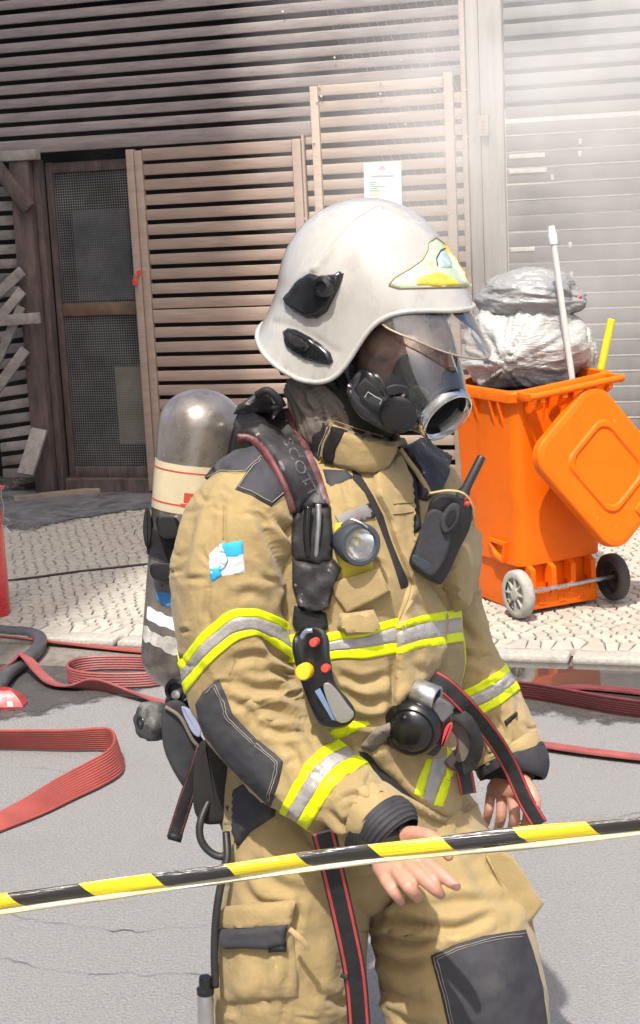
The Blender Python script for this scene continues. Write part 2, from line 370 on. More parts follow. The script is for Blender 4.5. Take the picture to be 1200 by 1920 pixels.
M_char = mat('charred timber', (0.105, 0.075, 0.065), 0.75, var=0.4, vscale=9, stretch=(3, 3, 0.8), dirt=(0.03, 0.028, 0.027), dscale=3.5, damt=0.45, bump=0.8, bscale=30)
M_charp = mat('scorched grey plank', (0.25, 0.225, 0.20), 0.8, var=0.35, vscale=9, dirt=(0.05, 0.046, 0.042), dscale=3.0, damt=0.45, bump=0.7, bscale=30, rand=0.25)
M_dark = mat('dark interior', (0.03, 0.03, 0.032), 0.9, var=0.4, vscale=4, dirt=(0.07, 0.07, 0.075), dscale=1.5, damt=0.3)  # near black; also on the column groove and inside the bin
M_wire = mat('galvanised wire', (0.35, 0.36, 0.36), 0.45, metal=0.6, var=0.2, vscale=20)
M_bolt = mat('pale bolt head', (0.62, 0.58, 0.5), 0.4, metal=0.3)
M_paper = mat('white paper', (0.80, 0.80, 0.78), 0.7, var=0.04, vscale=5)
def wuz(x, y, off=0.0):                                # pixel -> (u, z) on the screen plane, off metres in front
    d = ray(x, y); o = W0 + WN * off; t = ((o - CAM) @ WN) / (d @ WN); P = CAM + d * t; return (P - W0) @ WU, P[2]
def wp(u, z, off=0.0): return W0 + WU * u + ZU * z + WN * off
PITCHZ = 0.0930; PITCHU = 0.0865
def bar(name, u0, u1, z0, z1, off, dep, m, parent, bev=0.004, skew=0.0):
    b = MB(); c = wp((u0 + u1) / 2, (z0 + z1) / 2, off - dep / 2); b.box(c, (WU + ZU * skew, ZU, WN), (u1 - u0, z1 - z0, dep), bev); return obj(name, b, m, parent, smooth=True, auto=40)
SCREEN = empty('slat_screen', wp(0, SZ), 'long timber slat screen wall with fixed panels, running behind the firefighter', 'fence')
uS = wuz(-60, 150)[0]; uL = uS - 4.0; uG0, zG1 = wuz(240, 275); uG1 = wuz(566, 258)[0]; uP0 = wuz(582, 170)[0]; uP1 = wuz(850, 170)[0]; uC = wuz(877, 250)[0]
zTop = wuz(0, 300)[1] * 0 + 2.26                       # underside of the upper slat field
zP = wuz(585, 172)[1]                                  # top of the fixed panel
n = 0
zz = zTop + 0.012
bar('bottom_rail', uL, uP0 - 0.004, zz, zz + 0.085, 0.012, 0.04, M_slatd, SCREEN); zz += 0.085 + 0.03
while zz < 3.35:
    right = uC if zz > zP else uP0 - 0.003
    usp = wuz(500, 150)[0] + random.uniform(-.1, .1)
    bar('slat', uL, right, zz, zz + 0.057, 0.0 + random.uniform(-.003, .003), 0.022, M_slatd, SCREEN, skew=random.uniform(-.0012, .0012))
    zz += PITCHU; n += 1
# fixed panel right of the gate
for (u0, u1, zt, nm) in ((uP0, uP0 + 0.05, zP + 0.03, 'panel_post'), (uP1 - 0.055, uP1, zP + 0.055, 'panel_post'), (uC - 0.03, uC, 3.35, 'panel_post')):
    bar(nm, u0, u1, SZ, zt, 0.022, 0.045, M_slat, SCREEN)
zz = zP - 0.03
bar('panel_rail', uP0 + 0.052, uP1 - 0.057, zz, zz + 0.062, 0.016, 0.03, M_slat, SCREEN); zz -= PITCHZ
k = 0
while zz > SZ + 0.02:
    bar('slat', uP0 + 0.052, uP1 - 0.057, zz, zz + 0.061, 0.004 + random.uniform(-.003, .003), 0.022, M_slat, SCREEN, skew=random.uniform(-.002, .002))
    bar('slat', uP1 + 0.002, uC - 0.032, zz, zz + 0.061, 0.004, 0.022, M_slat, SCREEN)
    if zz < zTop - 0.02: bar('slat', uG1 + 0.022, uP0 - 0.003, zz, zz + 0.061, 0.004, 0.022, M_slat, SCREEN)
    zz -= PITCHZ; k += 1
for x, y in ((598, 162), (713, 154), (829, 145), (602, 181), (713, 176), (815, 170), (831, 175), (848, 168), (874, 168), (594, 190), (852, 257), (877, 256), (588, 267), (571, 410), (841, 400), (760, 233), (530, 22), (627, 108), (752, 113)):
    uu, z_ = wuz(x, y, 0.03); b = MB(); b.sphere(wp(uu, z_, 0.028), 0.007, 5); obj('bolt', b, M_bolt, SCREEN, smooth=True)
# slanting wires of the mesh behind the panel
b = MB(); z0, z1 = 1.0, 3.35; u = wuz(590, 100)[0] - 0.05
while u < uC - 0.08:
    a0 = max(0, (wuz(640, 100)[0] - 0.25 - u) / 0.62 / (z1 - z0)) if u < wuz(640, 100)[0] - 0.25 else 0
    top = min(z1, z0 + (uC - 0.02 - u) / 0.42)
    b.tube([wp(u + (z1 - q) * 0.35, q, -0.05) for q in (max(z0, z1 - (uC - 0.03 - u) / 0.35), z1)], 0.003, 4)
    u += 0.055
obj('diagonal_mesh', b, M_wire, SCREEN); SCREEN.children[-1]['kind'] = 'stuff'
# dark space behind the slats
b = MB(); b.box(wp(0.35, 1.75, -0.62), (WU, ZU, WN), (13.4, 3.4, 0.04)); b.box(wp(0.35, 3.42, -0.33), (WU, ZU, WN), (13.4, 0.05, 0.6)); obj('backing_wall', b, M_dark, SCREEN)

# --- gate leaf
M_gate = mat('brown painted gate timber', (0.33, 0.245, 0.195), 0.5, var=0.16, vscale=5, stretch=(1, 1, 9), dirt=(0.26, 0.20, 0.165), dscale=2.0, damt=0.25, bump=0.35, bscale=14, rand=0.06, spots=(45, 0.73, (0.46, 0.40, 0.35)))
GATE = empty('slat_gate', wp((uG0 + uG1) / 2, SZ), 'brown slatted timber gate with red padlock, left of the helmet', 'gate')
gs0 = 0.105; gz0 = SZ + 0.03; gt = zTop - 0.005
bar('gate_stile', uG0, uG0 + 0.05, gz0, gt, 0.05, 0.05, M_gate, GATE); bar('gate_stile', uG0 + 0.053, uG0 + gs0, gz0, gt - 0.01, 0.042, 0.04, M_gate, GATE)
bar('gate_stile', uG1 - 0.055, uG1, gz0, gt, 0.042, 0.04, M_gate, GATE)
bar('jamb_strip', uG1 + 0.004, uG1 + 0.02, SZ, gt + 0.02, 0.035, 0.03, M_gate, GATE)
bar('gate_rail', uG0 + gs0 + .002, uG1 - 0.057, gt - 0.075, gt - 0.003, 0.04, 0.03, M_gate, GATE)
zz = gt - 0.075 - PITCHZ + 0.004
k = 0
while zz > gz0 + 0.05:
    bar('slat', uG0 + gs0 + .002, uG1 - 0.057, zz, zz + (0.066 if k != 10 else 0.085), 0.036 + random.uniform(-.002, .002), 0.02, M_gate, GATE, skew=random.uniform(-.002, .002)); zz -= PITCHZ; k += 1
bar('gate_rail', uG0 + gs0 + .002, uG1 - 0.057, gz0, gz0 + 0.05, 0.04, 0.03, M_gate, GATE)
M_redpl = mat('red plastic', (0.55, 0.06, 0.04), 0.4)
uu, z_ = wuz(256, 522, 0.07); PAD = empty('padlock', wp(uu, z_ - 0.04, 0.06), 'small red padlock hanging on the gate stile', 'padlock')
b = MB(); b.box(wp(uu - 0.012, z_ - 0.025, 0.066), (WU, ZU, WN), (0.035, 0.04, 0.018), 0.005); obj('lock_body', b, M_redpl, PAD, smooth=True)
b = MB(); b.tube([wp(uu - 0.012 + 0.013 * cos(a), z_ - 0.005 + 0.028 * max(0, sin(a)) , 0.066) for a in np.linspace(0, pi, 9)], 0.003, 6); b.box(wp(uu + 0.012, z_ + 0.03, 0.056), (WU + ZU * .5, ZU, WN), (0.03, 0.035, 0.01), 0.003); obj('shackle', b, M_redpl, PAD)

# --- mesh door and its charred frame
uD0 = wuz(72, 500)[0]; uD1 = uG0 + 0.02
DOOR = empty('mesh_door', wp((uD0 + uD1) / 2, SZ), 'sooty dark door with wire mesh panels, left of the slatted gate', 'door')
uF0 = wuz(92, 500)[0]
bar('door_stile', uF0, uF0 + 0.045, SZ + 0.1, zTop - 0.05, -0.055, 0.035, M_char, DOOR); bar('door_stile', uD1 - 0.03, uD1 + .03, SZ + 0.1, zTop - 0.05, -0.055, 0.035, M_char, DOOR)
bar('door_rail', uF0 + 0.047, uD1 - 0.032, zTop - 0.12, zTop - 0.055, -0.055, 0.035, M_char, DOOR)
zr = wuz(170, 580)[1]; M_rust = mat('rusty brown rail', (0.13, 0.08, 0.048), 0.7, var=0.35, vscale=10, dirt=(0.06, 0.04, 0.03), dscale=4, damt=0.4, bump=0.4)
bar('door_rail', uF0 + 0.047, uD1 - 0.032, zr - 0.045, zr + 0.035, -0.05, 0.04, M_rust, DOOR)
bar('door_rail', uF0 + 0.047, uD1 - 0.032, SZ + 0.1, SZ + 0.17, -0.055, 0.035, M_char, DOOR)
b = MB(); u = uF0 + 0.05; zA, zB = SZ + 0.17, zTop - 0.12
while u < uD1 - 0.03: b.box(wp(u, (zA + zB) / 2, -0.075), (WU, ZU, WN), (0.0032, zB - zA, 0.003)); u += 0.0165
z_ = zA
while z_ < zB: b.box(wp((uF0 + uD1) / 2 + .008, z_, -0.0785), (WU, ZU, WN), (uD1 - uF0 - 0.08, 0.0042, 0.003)); z_ += 0.0165
M_mesh = mat('sooty wire', (0.22, 0.22, 0.215), 0.5, metal=0.3, var=0.5, vscale=3, dirt=(0.10, 0.10, 0.10), dscale=2.5, damt=0.4)
o = obj('wire_mesh', b, M_mesh, DOOR); o['kind'] = 'stuff'
b = MB(); u0, z1 = wuz(213, 688, -0.25); u1, z0 = wuz(300, 832, -0.25); b.box(wp((u0 + u1) / 2, (z0 + z1) / 2, -0.27), (WU, ZU, WN), (u1 - u0, z1 - z0, 0.03), 0.005)
M_cream = mat('cream board', (0.38, 0.33, 0.24), 0.7, var=0.2, vscale=6, dirt=(0.2, 0.17, 0.13), dscale=3, damt=0.3)
tag(obj('cream_board', b, M_cream), 'cream coloured board leaning indoors behind the mesh door', 'board')
b = MB(); u0, z1 = wuz(130, 395, -0.4); u1, z0 = wuz(245, 560, -0.4); b.box(wp((u0 + u1) / 2, (z0 + z1) / 2, -0.45), (WU, ZU, WN), (u1 - u0, z1 - z0, 0.04), 0.01)
M_bluegrey = mat('smoky panel', (0.10, 0.115, 0.13), 0.7, var=0.5, vscale=4)
tag(obj('smoky_panel', b, M_bluegrey), 'blue grey panel dimly seen through the upper door mesh', 'panel')
b = MB(); b.box(wp((uF0 + uD1) / 2, SZ + 0.05, -0.06), (WU, ZU, WN), (uD1 - uF0 + 0.1, 0.1, 0.12), 0.006); obj('threshold', b, M_char, DOOR)
# scorched post frame
FR = empty('scorched_post', wp(uD0, SZ), 'scorched brown timber post with a diagonal brace, left of the mesh door', 'post')
u0 = wuz(42, 480)[0]; u1 = wuz(78, 480)[0]
bar('post', u0, u1 - 0.004, SZ, zTop - 0.03, 0.09, 0.12, M_char, FR, bev=0.008); bar('post_lining', u1, uF0 - 0.004, SZ, zTop - 0.03, 0.03, 0.08, M_char, FR)
p0 = wuz(-25, 290, 0.12); p1 = wuz(50, 385, 0.12); d = np.array([p1[0] - p0[0], p1[1] - p0[1]]); l = hypot(*d); dv = nrm(WU * d[0] + ZU * d[1]); nv = nrm(np.cross(dv, WN))
b = MB(); b.box(wp((p0[0] + p1[0]) / 2, (p0[1] + p1[1]) / 2, 0.115), (dv, nv, WN), (l + 0.05, 0.085, 0.05), 0.006); obj('brace', b, M_char, FR, smooth=True, auto=40)
p0 = wuz(-40, 297, 0.1); p1 = wuz(66, 290, 0.1); bar('head_beam', p0[0], p1[0], p1[1] - 0.03, p1[1] + 0.035, 0.105, 0.08, M_charp, FR)
# slats left of the post, and planks that have burnt loose
LS = empty('burnt_slat_panel', wp(uL, SZ), 'scorched slat panel with sagging grey slats at the far left', 'fence')
zz = zTop - 0.25
while zz > SZ + 0.05:
    sk = 0 if zz > 1.45 else random.uniform(0.02, 0.16)
    bar('slat', uS, u0 - 0.005, zz, zz + 0.062, 0.0, 0.02, M_charp, LS, skew=sk); bar('slat', uL, uS - 0.06, zz, zz + 0.062, 0.0, 0.02, M_slatd, LS); zz -= PITCHZ
def plank(px0, px1, w, off0, off1, t=0.022, m=None):
    a = wp(*wuz(*px0, off0), off0); c = wp(*wuz(*px1, off1), off1); dv = nrm(c - a); nv = nrm(np.cross(dv, WN)); bb = MB(); bb.box((a + c) / 2, (dv, nv, nrm(np.cross(dv, nv))), (np.linalg.norm(c - a), w, t), 0.003)
    return obj('loose_plank', bb, m or M_charp, None, smooth=True, auto=40)
GP = 'loose burnt planks left of the door'
tag(plank((-20, 565), (42, 508), 0.07, 0.14, 0.14), 'grey plank sloping up to the post, highest of the loose burnt planks', 'plank', GP)
tag(plank((-20, 620), (42, 545), 0.065, 0.16, 0.14), 'second highest loose burnt plank sloping up to the post', 'plank', GP)
tag(plank((-10, 602), (75, 596), 0.07, 0.18, 0.20), 'level loose plank jutting out in front of the scorched post', 'plank', GP)
tag(plank((-10, 690), (40, 575), 0.06, 0.15, 0.14), 'steep loose burnt plank just below the level jutting plank', 'plank', GP)
tag(plank((-10, 735), (48, 655), 0.07, 0.17, 0.14), 'lowest of the sloping loose planks by the slat panel', 'plank', GP)
a = gz(45, 905, SZ); 
tag(plank((48, 890), (75, 805), 0.11, 0.30, 0.14, 0.03), 'short broad plank leaning on the foot of the scorched post', 'plank', GP)
def ground_plank(pa, pb, w, t, label, m):
    A = gz(*pa, SZ + t / 2); B = gz(*pb, SZ + t / 2); dv = nrm(B - A); bb = MB(); bb.box((A + B) / 2, (dv, nrm(np.cross(ZU, dv)), ZU), (np.linalg.norm(B - A), w, t), 0.004); tag(obj('fallen_plank', bb, m), label, 'plank', 'planks lying on the pavement')
M_tanp = mat('weathered plank', (0.27, 0.22, 0.165), 0.8, var=0.3, vscale=6, dirt=(0.12, 0.1, 0.08), dscale=4, damt=0.3, bump=0.4, bscale=30)
ground_plank((25, 935), (195, 918), 0.07, 0.035, 'brown plank lying flat on the pavement before the mesh door', M_tanp)
ground_plank((40, 915), (120, 895), 0.06, 0.03, 'dark burnt plank lying at the foot of the scorched post', M_char)
ground_plank((185, 930), (240, 924), 0.05, 0.015, 'small charred board on the pavement right of the brown plank', M_char)
# soot and ash on the paving by the door
M_ash = mat('wet ash', (0.16, 0.165, 0.17), 0.45, var=0.4, vscale=12, dirt=(0.05, 0.05, 0.05), dscale=5, damt=0.5, bump=0.6, bscale=40)
patchy(M_ash, 7, 0.44, 0.56)
def ash_sheet(outline):
    P = spline([gz(x, y, SZ + 0.008) for x, y in outline], 70, True); c = P.mean(0); P = c + (P - c) * (1 + 0.10 * fbm(P * 5, 3))[:, None]; P[:, 2] = SZ + 0.008
    tag(film('ash', P, M_ash, 'stuff'), 'grey wet ash washed over the setts by the door', 'ash')
ash_sheet([(-60, 985), (60, 990), (140, 975), (240, 958), (330, 945), (330, 905), (200, 905), (90, 912), (-60, 925)])
# cable on the paving
M_blk = mat('black rubber', (0.022, 0.022, 0.023), 0.5, var=0.25, vscale=20)
b = MB(); P = spline([gz(x, y, SZ + 0.006) for x, y in ((-40, 1094), (60, 1083), (150, 1071), (270, 1058), (420, 1040))], 30); b.tube(P, 0.006, 6)
tag(obj('cable', b, M_blk, smooth=True), 'thin black cable lying across the pale setts at left', 'cable')

# --- steel column and right-hand shutter
COLM = empty('steel_column', wp(uC + 0.1, SZ), 'pale grey steel column between the slat screen and the shutter', 'column')
uK = wuz(947, 250)[0]; uk1 = wuz(905, 250)[0]
bar('column_web', uC + 0.004, uk1 - 0.012, SZ, 3.35, 0.0, 0.06, M_grey, COLM); bar('column_flange', uk1, uK, SZ, 3.35, 0.05, 0.11, M_grey, COLM)
bar('column_groove', uk1 - 0.010, uk1 - 0.002, SZ, 3.35, -0.02, 0.05, M_dark, COLM)
for f in (0.3, 0.62): uu = uk1 + (uK - uk1) * f; bar('flange_rib', uu, uu + 0.012, SZ, 3.35, 0.054, 0.006, M_grey, COLM, bev=0.002)
uu, z_ = wuz(908, 236, 0.06); BX = empty('switch_box', wp(uu, z_ - 0.06, 0.06), 'small cream electrical box on the grey steel column', 'box')
bar('box_body', uu - 0.033, uu + 0.03, z_ - 0.06, z_ + 0.06, 0.085, 0.034, M_cream, BX, bev=0.006)
for q in (-0.025, 0.0, 0.025): bar('box_mark', uu - 0.008, uu + 0.008, z_ + q - 0.006, z_ + q + 0.006, 0.0875, 0.0025, M_slatd, BX, bev=0)
SH = empty('grey_shutter', wp(uK + 0.8, SZ), 'dusty grey slatted shutter wall behind the orange bin', 'shutter')
M_gap = mat('gap light and tab paint', (0.62, 0.60, 0.55), 0.7, var=0.2, vscale=20)  # pale colour standing for light in the gaps; also on strips and tabs
zz = SZ + 0.02; uR = uK + 5.2; k = 0
while zz < 3.35:
    t = 0.084 if zz < 2.2 else 0.066
    bar('slat', uK + 0.004, uR, zz, zz + t, random.uniform(-.002, .002), 0.02, M_shut, SH, bev=0.005, skew=random.uniform(-.0008, .0008))
    if zz < 2.15 and k % 7 != 3: bar('gap_light_bar', uK + 0.006 + random.choice((0, 0, .3)), uR - random.choice((0, 0, 0.9)), zz + t + 0.001, zz + t + 0.0065, 0.003, 0.012, M_gap, SH, bev=0)  # pale bars painted in as light showing between the slats
    zz += PITCHZ; k += 1
b = MB(); b.box(wp(uK + 2.6, 1.22, -0.007), (WU, ZU, WN), (5.2, 2.25, 0.004)); obj('gap_light_sheet', b, M_gap, SH)  # pale sheet so the lower gaps look lit from behind
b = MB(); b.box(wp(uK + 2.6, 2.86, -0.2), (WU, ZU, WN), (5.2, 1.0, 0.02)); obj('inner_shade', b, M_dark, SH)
for x0, x1, y in ((955, 1022, 294), (955, 1025, 322), (957, 1003, 468)):
    a0 = wuz(x0, y, 0.004); a1 = wuz(x1, y, 0.004); bar('pale_strip', a0[0], a1[0], a0[1] - 0.013, a0[1] + 0.013, 0.006, 0.005, M_gap, SH, bev=0.001)
for x, y in ((1069, 459), (1071, 514), (1074, 598), (1087, 288), (1088, 265), (1036, 332)):
    a0 = wuz(x, y, 0.004); bar('pale_tab', a0[0] - 0.01, a0[0] + 0.01, a0[1] - 0.016, a0[1] + 0.016, 0.006, 0.005, M_gap, SH, bev=0.001)
# paper notice
PN = empty('paper_notice', wp(*wuz(718, 385, 0.03), 0.03), 'white printed paper notice pinned to the slats above the helmet', 'notice')
a0 = wuz(682, 306, 0.03); a1 = wuz(752, 302, 0.03); a2 = wuz(754, 398, 0.03); a3 = wuz(684, 400, 0.03)
b = MB(); ring = [wp(*q, 0.03) for q in (a0, a1, a2, a3)]; b.loft([ring, [p + WN * 0.0015 for p in ring]]); obj('sheet', b, M_paper, PN)
M_inkg = mat('grey ink', (0.35, 0.35, 0.36), 0.8); M_inkgr = mat('green ink', (0.10, 0.42, 0.25), 0.8); M_inkp = mat('pink ink', (0.75, 0.35, 0.42), 0.8); M_inky = mat('yellow ink', (0.8, 0.78, 0.2), 0.8)
def ink(x0, x1, y, h, m):
    bb = MB(); q = [wp(*wuz(x, yy, 0.0325), 0.0325) for x, yy in ((x0, y - h), (x1, y - h - (x1 - x0) * .03), (x1, y + h - (x1 - x0) * .03), (x0, y + h))]; bb.add(q, [(0, 1, 2, 3)]); obj('print_line', bb, m, PN)
ink(696, 738, 331, 1.6, M_inkg)
for k, (x1, m) in enumerate(((707, M_inkgr), (703, M_inkgr), (722, M_inkgr), (708, M_inkgr), (712, M_inkgr), (706, M_inky), (714, M_inky))): ink(693, x1, 342 + 4 * k, 1.0, m)
for q in range(3): ink(713 - 2 * q, 721 + q, 312 + 3 * q, 1.2, M_inkp)

# --- tall building across the street: keeps the left of the screen in shade
M_bld = mat('cream rendered wall', (0.5, 0.46, 0.4), 0.85, var=0.1, vscale=2); M_win = mat('dark window glass', (0.04, 0.05, 0.06), 0.1, spec=0.8)
q = np.array([-1.07, 6.9]) + np.array(SUN_H) * 9.5      # its corner lies on the line of the shadow edge
e1 = np.array([SUN_H[0], SUN_H[1], 0]); e2 = np.array([SUN_H[1], -SUN_H[0], 0]); BH = 44.0
q3 = np.array([q[0], q[1], 0.0]) + e2 * 0.14; cB = q3 + e1 * 6 + e2 * 7
BLD = empty('apartment_block', cB, 'tall cream apartment block across the street behind the viewer', 'building')
b = MB(); b.box(cB + ZU * BH / 2, (e1, e2, ZU), (12, 14, BH)); obj('wall', b, M_bld, BLD)
for fl in range(11):
    for c in range(4):
        b = MB(); b.box(q3 + e1 * -0.01 + e2 * (2 + 3.2 * c) + ZU * (3 + 3.6 * fl), (e1, e2, ZU), (0.06, 1.6, 1.5)); obj('window', b, M_win, BLD)
        if c < 3: b = MB(); b.box(q3 + e2 * -0.01 + e1 * (2 + 3.6 * c) + ZU * (3 + 3.6 * fl), (e1, e2, ZU), (1.4, 0.06, 1.5)); obj('window', b, M_win, BLD)
# ================================================================== THINGS ON THE STREET
# --- flat fire hoses
M_hose = mat('red rubber lined hose', (0.28, 0.058, 0.047), 0.6, var=0.18, vscale=12, dirt=(0.21, 0.065, 0.055), dscale=4, damt=0.25, bump=0.2, bscale=60)
M_hosed = mat('dark red wet hose', (0.13, 0.028, 0.032), 0.4, var=0.22, vscale=12, dirt=(0.11, 0.03, 0.035), dscale=4, damt=0.3, bump=0.2, bscale=60)
M_hosep = mat('pinkish worn hose', (0.25, 0.066, 0.062), 0.5, var=0.2, vscale=12, dirt=(0.19, 0.06, 0.06), dscale=4, damt=0.3, bump=0.2, bscale=60)
def flat_hose(path, w, m, label, n=70, th=0.009, lift=0.0, ribs=7):
    """path rows: photo x, y of the hose's foot on the road, lean in degrees (90 on edge, 0 flat)"""
    P = spline([list(gz(r[0], r[1], 0.0)) + [r[2]] + [r[3] if len(r) > 3 else 0.0] for r in path], n); C3 = P[:, :3]; T = nrm(np.gradient(C3, axis=0)); rings = []
    for i in range(n):
        s = nrm(np.cross(T[i], ZU)); a = radians(P[i, 3]); e = s * cos(a) + ZU * sin(a); k = nrm(np.cross(T[i], e)); z0 = 0.008 + lift + P[i, 4]
        c = C3[i] + e * (w / 2) + ZU * z0
        K = 2 * ribs; ring = []
        for side in (1, -1):
            for j in range(K + 1):
                t = -1 + 2 * j / K; t *= side
                q = th / 2 * (1 - 0.25 * abs(t) ** 6) + (0.0018 if j % 2 else -0.0012) * (1 if 0 < j < K else 0)
                ring.append(c + e * (t * w / 2) + k * side * q)
        rings.append(ring)
    b = MB(); b.loft(rings); o = obj('fire_hose', b, m, smooth=True, auto=50); tag(o, label, 'hose', 'flat red fire hoses on the road'); return o
flat_hose([(-120, 1402, 62), (-40, 1406, 62), (50, 1408, 64), (140, 1410, 68), (190, 1410, 74), (218, 1416, 80), (231, 1436, 76), (226, 1456, 66), (196, 1476, 54), (140, 1503, 36), (80, 1532, 20), (0, 1564, 8), (-90, 1600, 3)], 0.093, M_hose, 'nearest red fire hose, folded back on itself in a standing loop at left', 110, ribs=11)
flat_hose([(-60, 1200, 40), (40, 1204, 30), (130, 1211, 20), (200, 1217, 14), (290, 1224, 10), (420, 1230, 10)], 0.06, M_hose, 'thin looking red fire hose lying straight along the gutter at left')
flat_hose([(-40, 1300, 60), (8, 1275, 60, .01), (30, 1262, 40, .05), (60, 1262, 30, .055), (90, 1278, 25, .02), (115, 1288, 20), (150, 1292, 25), (190, 1297, 60), (270, 1310, 30), (330, 1322, 10), (420, 1335, 5)], 0.062, M_hosep, 'twisted red fire hose running behind the grey hose towards the coil', 90)
# standing oval loop
def loop_hose(cx0, cx1, y0, y1, w, m, label):
    c0 = gz((cx0 + cx1) / 2, (y0 + y1) / 2, 0); hx = (gz(cx1, (y0 + y1) / 2, 0) - gz(cx0, (y0 + y1) / 2, 0)) / 2; hy = (gz((cx0 + cx1) / 2, y0, 0) - gz((cx0 + cx1) / 2, y1, 0)) / 2
    rings = []
    for t in np.linspace(0, 2 * pi, 72, endpoint=False):
        cc, ss = np.sign(cos(t)) * abs(cos(t)) ** 0.75, np.sign(sin(t)) * abs(sin(t)) ** 0.9
        p = c0 + hx * cc + hy * ss; nn = nrm(hx / np.linalg.norm(hx) * cc + hy / np.linalg.norm(hy) * ss)
        ring = []
        for side in (1, -1):
            for j in range(13):
                q = (-1 + j / 6) * side; k = 0.0045 * (1 - .25 * abs(q) ** 6) + (0.0018 if j % 2 else -.0012)
                ring.append(p + ZU * (0.006 + w / 2 + q * w / 2) + nn * side * k)
        rings.append(ring)
    b = MB(); b.loft(rings, loop=True); o = obj('fire_hose', b, m, smooth=True, auto=50); tag(o, label, 'hose', 'flat red fire hoses on the road')
loop_hose(128, 318, 1258, 1292, 0.062, M_hosep, 'red fire hose coiled in a standing oval loop beside the air cylinder')
flat_hose([(880, 1326, 66), (940, 1311, 66), (1000, 1314, 66), (1080, 1328, 66), (1150, 1341, 66), (1230, 1351, 66), (1330, 1356, 66)], 0.078, M_hosed, 'dark wet red fire hose standing on edge beside the puddle at right')
flat_hose([(860, 1400, 12), (950, 1392, 14), (1010, 1396, 12), (1100, 1408, 10), (1200, 1420, 10), (1330, 1432, 10)], 0.075, M_hosep, 'pinkish fire hose lying flat on the road, lowest at right')
flat_hose([(1020, 1296, 8), (1090, 1290, 8), (1170, 1296, 8), (1260, 1306, 8), (1340, 1312, 8)], 0.07, M_hosed, 'flat dark hose lying in the puddle behind the standing hose', lift=0.002)
# --- thick grey suction hose
M_ghose = mat('grey rubber hose', (0.075, 0.08, 0.085), 0.45, var=0.25, vscale=15, dirt=(0.16, 0.15, 0.14), dscale=4, damt=0.3, bump=0.3, bscale=40)
P = spline([gz(x, y, 0.036) for x, y in ((-150, 1176), (-50, 1180), (20, 1186), (60, 1190), (76, 1200), (66, 1222), (40, 1243), (15, 1262), (-5, 1290), (-30, 1340))], 70)
b = MB(); b.tube(P, 0.03, 14); tag(obj('suction_hose', b, M_ghose, smooth=True), 'thick grey rubber hose bending back at the left edge of the road', 'hose')
# --- small red packet
M_glr = mat('red film', (0.34, 0.04, 0.04), 0.4, var=0.3, vscale=20); M_wlab = mat('white label', (0.8, 0.8, 0.78), 0.6, var=0.05)
c = gz(12, 1322, 0); RP = empty('red_packet', c, 'small crumpled red plastic packet with white label lying on wet road', 'packet')
b = MB(); b.loft([[c + RGT * x * 0.075 * s + UPC * 0 + np.array([0, y * 0.06 * s, 0]) + ZU * z for x, y in ((-1, -1), (0, -1.1), (1, -1), (1.05, 0.2), (.4, .9), (-.3, 1.1), (-1, .6))] for s, z in ((1, 0.003), (1.02, 0.012), (0.8, 0.04), (0.35, 0.066))])
obj('packet_body', b, M_glr, RP, smooth=True, auto=25)
b = MB(); b.add([gz(x, y, z) + np.array([0, -0.02, 0.0]) for x, y, z in ((16, 1322, .024), (27, 1322, .024), (25, 1312, .046), (15, 1312, .046))], [(0, 1, 2, 3)]); obj('packet_label', b, M_wlab, RP)
# --- fire extinguisher at the left edge
M_red = mat('red enamel', (0.55, 0.02, 0.03), 0.28, var=0.08, vscale=4, coat=0.5, dirt=(0.40, 0.03, 0.03), dscale=6, damt=0.2)
M_steel = mat('worn steel', (0.5, 0.5, 0.5), 0.35, metal=0.9, var=0.2, vscale=25, dirt=(0.2, 0.19, 0.18), dscale=9, damt=0.3)
M_white = mat('white paint', (0.78, 0.78, 0.76), 0.5, var=0.05)
e = gz(-14, 1168, 0.0); e[2] = 0.004; EX = empty('fire_extinguisher', e, 'red fire extinguisher standing at the left edge by the kerb', 'extinguisher')
b = MB(); r = 0.088; b.lathe([(0.0, 0), (r - .006, 0), (r, 0.012), (r, 0.50), (r - .006, 0.535), (r - .025, 0.568), (r - .05, 0.585), (0.028, 0.592), (0.0, 0.594)], e, ZU, 40); obj('cylinder', b, M_red, EX, smooth=True, auto=50)
b = MB(); b.lathe([(0.02, 0.59), (0.022, 0.62), (0.016, 0.625), (0.016, 0.66), (0.0, 0.662)], e, ZU, 16); obj('valve', b, M_steel, EX, smooth=True, auto=40)
b = MB(); b.box(e + np.array([0.05, -.01, 0.645]), (nrm([1, 0, -.12]), (0, 1, 0), nrm([.12, 0, 1])), (0.13, 0.022, 0.014), 0.004); obj('handle', b, M_red, EX, smooth=True)
b = MB(); b.box(e + np.array([0.03, -.01, 0.69]), (nrm([1, 0, .35]), (0, 1, 0), nrm([-.35, 0, 1])), (0.12, 0.022, 0.012), 0.004); obj('lever', b, M_red, EX, smooth=True)
b = MB(); b.tube([e + np.array([0.10, -.02, z]) + np.array([0.004 * sin(z * 60), 0, 0]) for z in np.linspace(0.64, 0.49, 8)], 0.0025, 5); b.tube([e + np.array([0.10 + 0.022 * cos(a), -.02, 0.475 + 0.02 * sin(a)]) for a in np.linspace(0, 2 * pi, 14)], 0.003, 5); b.tube([e + np.array([0.10, -.02, 0.46]), e + np.array([0.125, -.025, 0.42])], 0.0025, 5); obj('safety_pin', b, M_steel, EX)
b = MB(); pr = [(r + .001, h) for h in np.linspace(0.16, 0.40, 3)]
def on_ext(a, h, k=0.0012): return e + np.array([sin(a) * (r + k), -cos(a) * (r + k), h])
lab = MB(); 
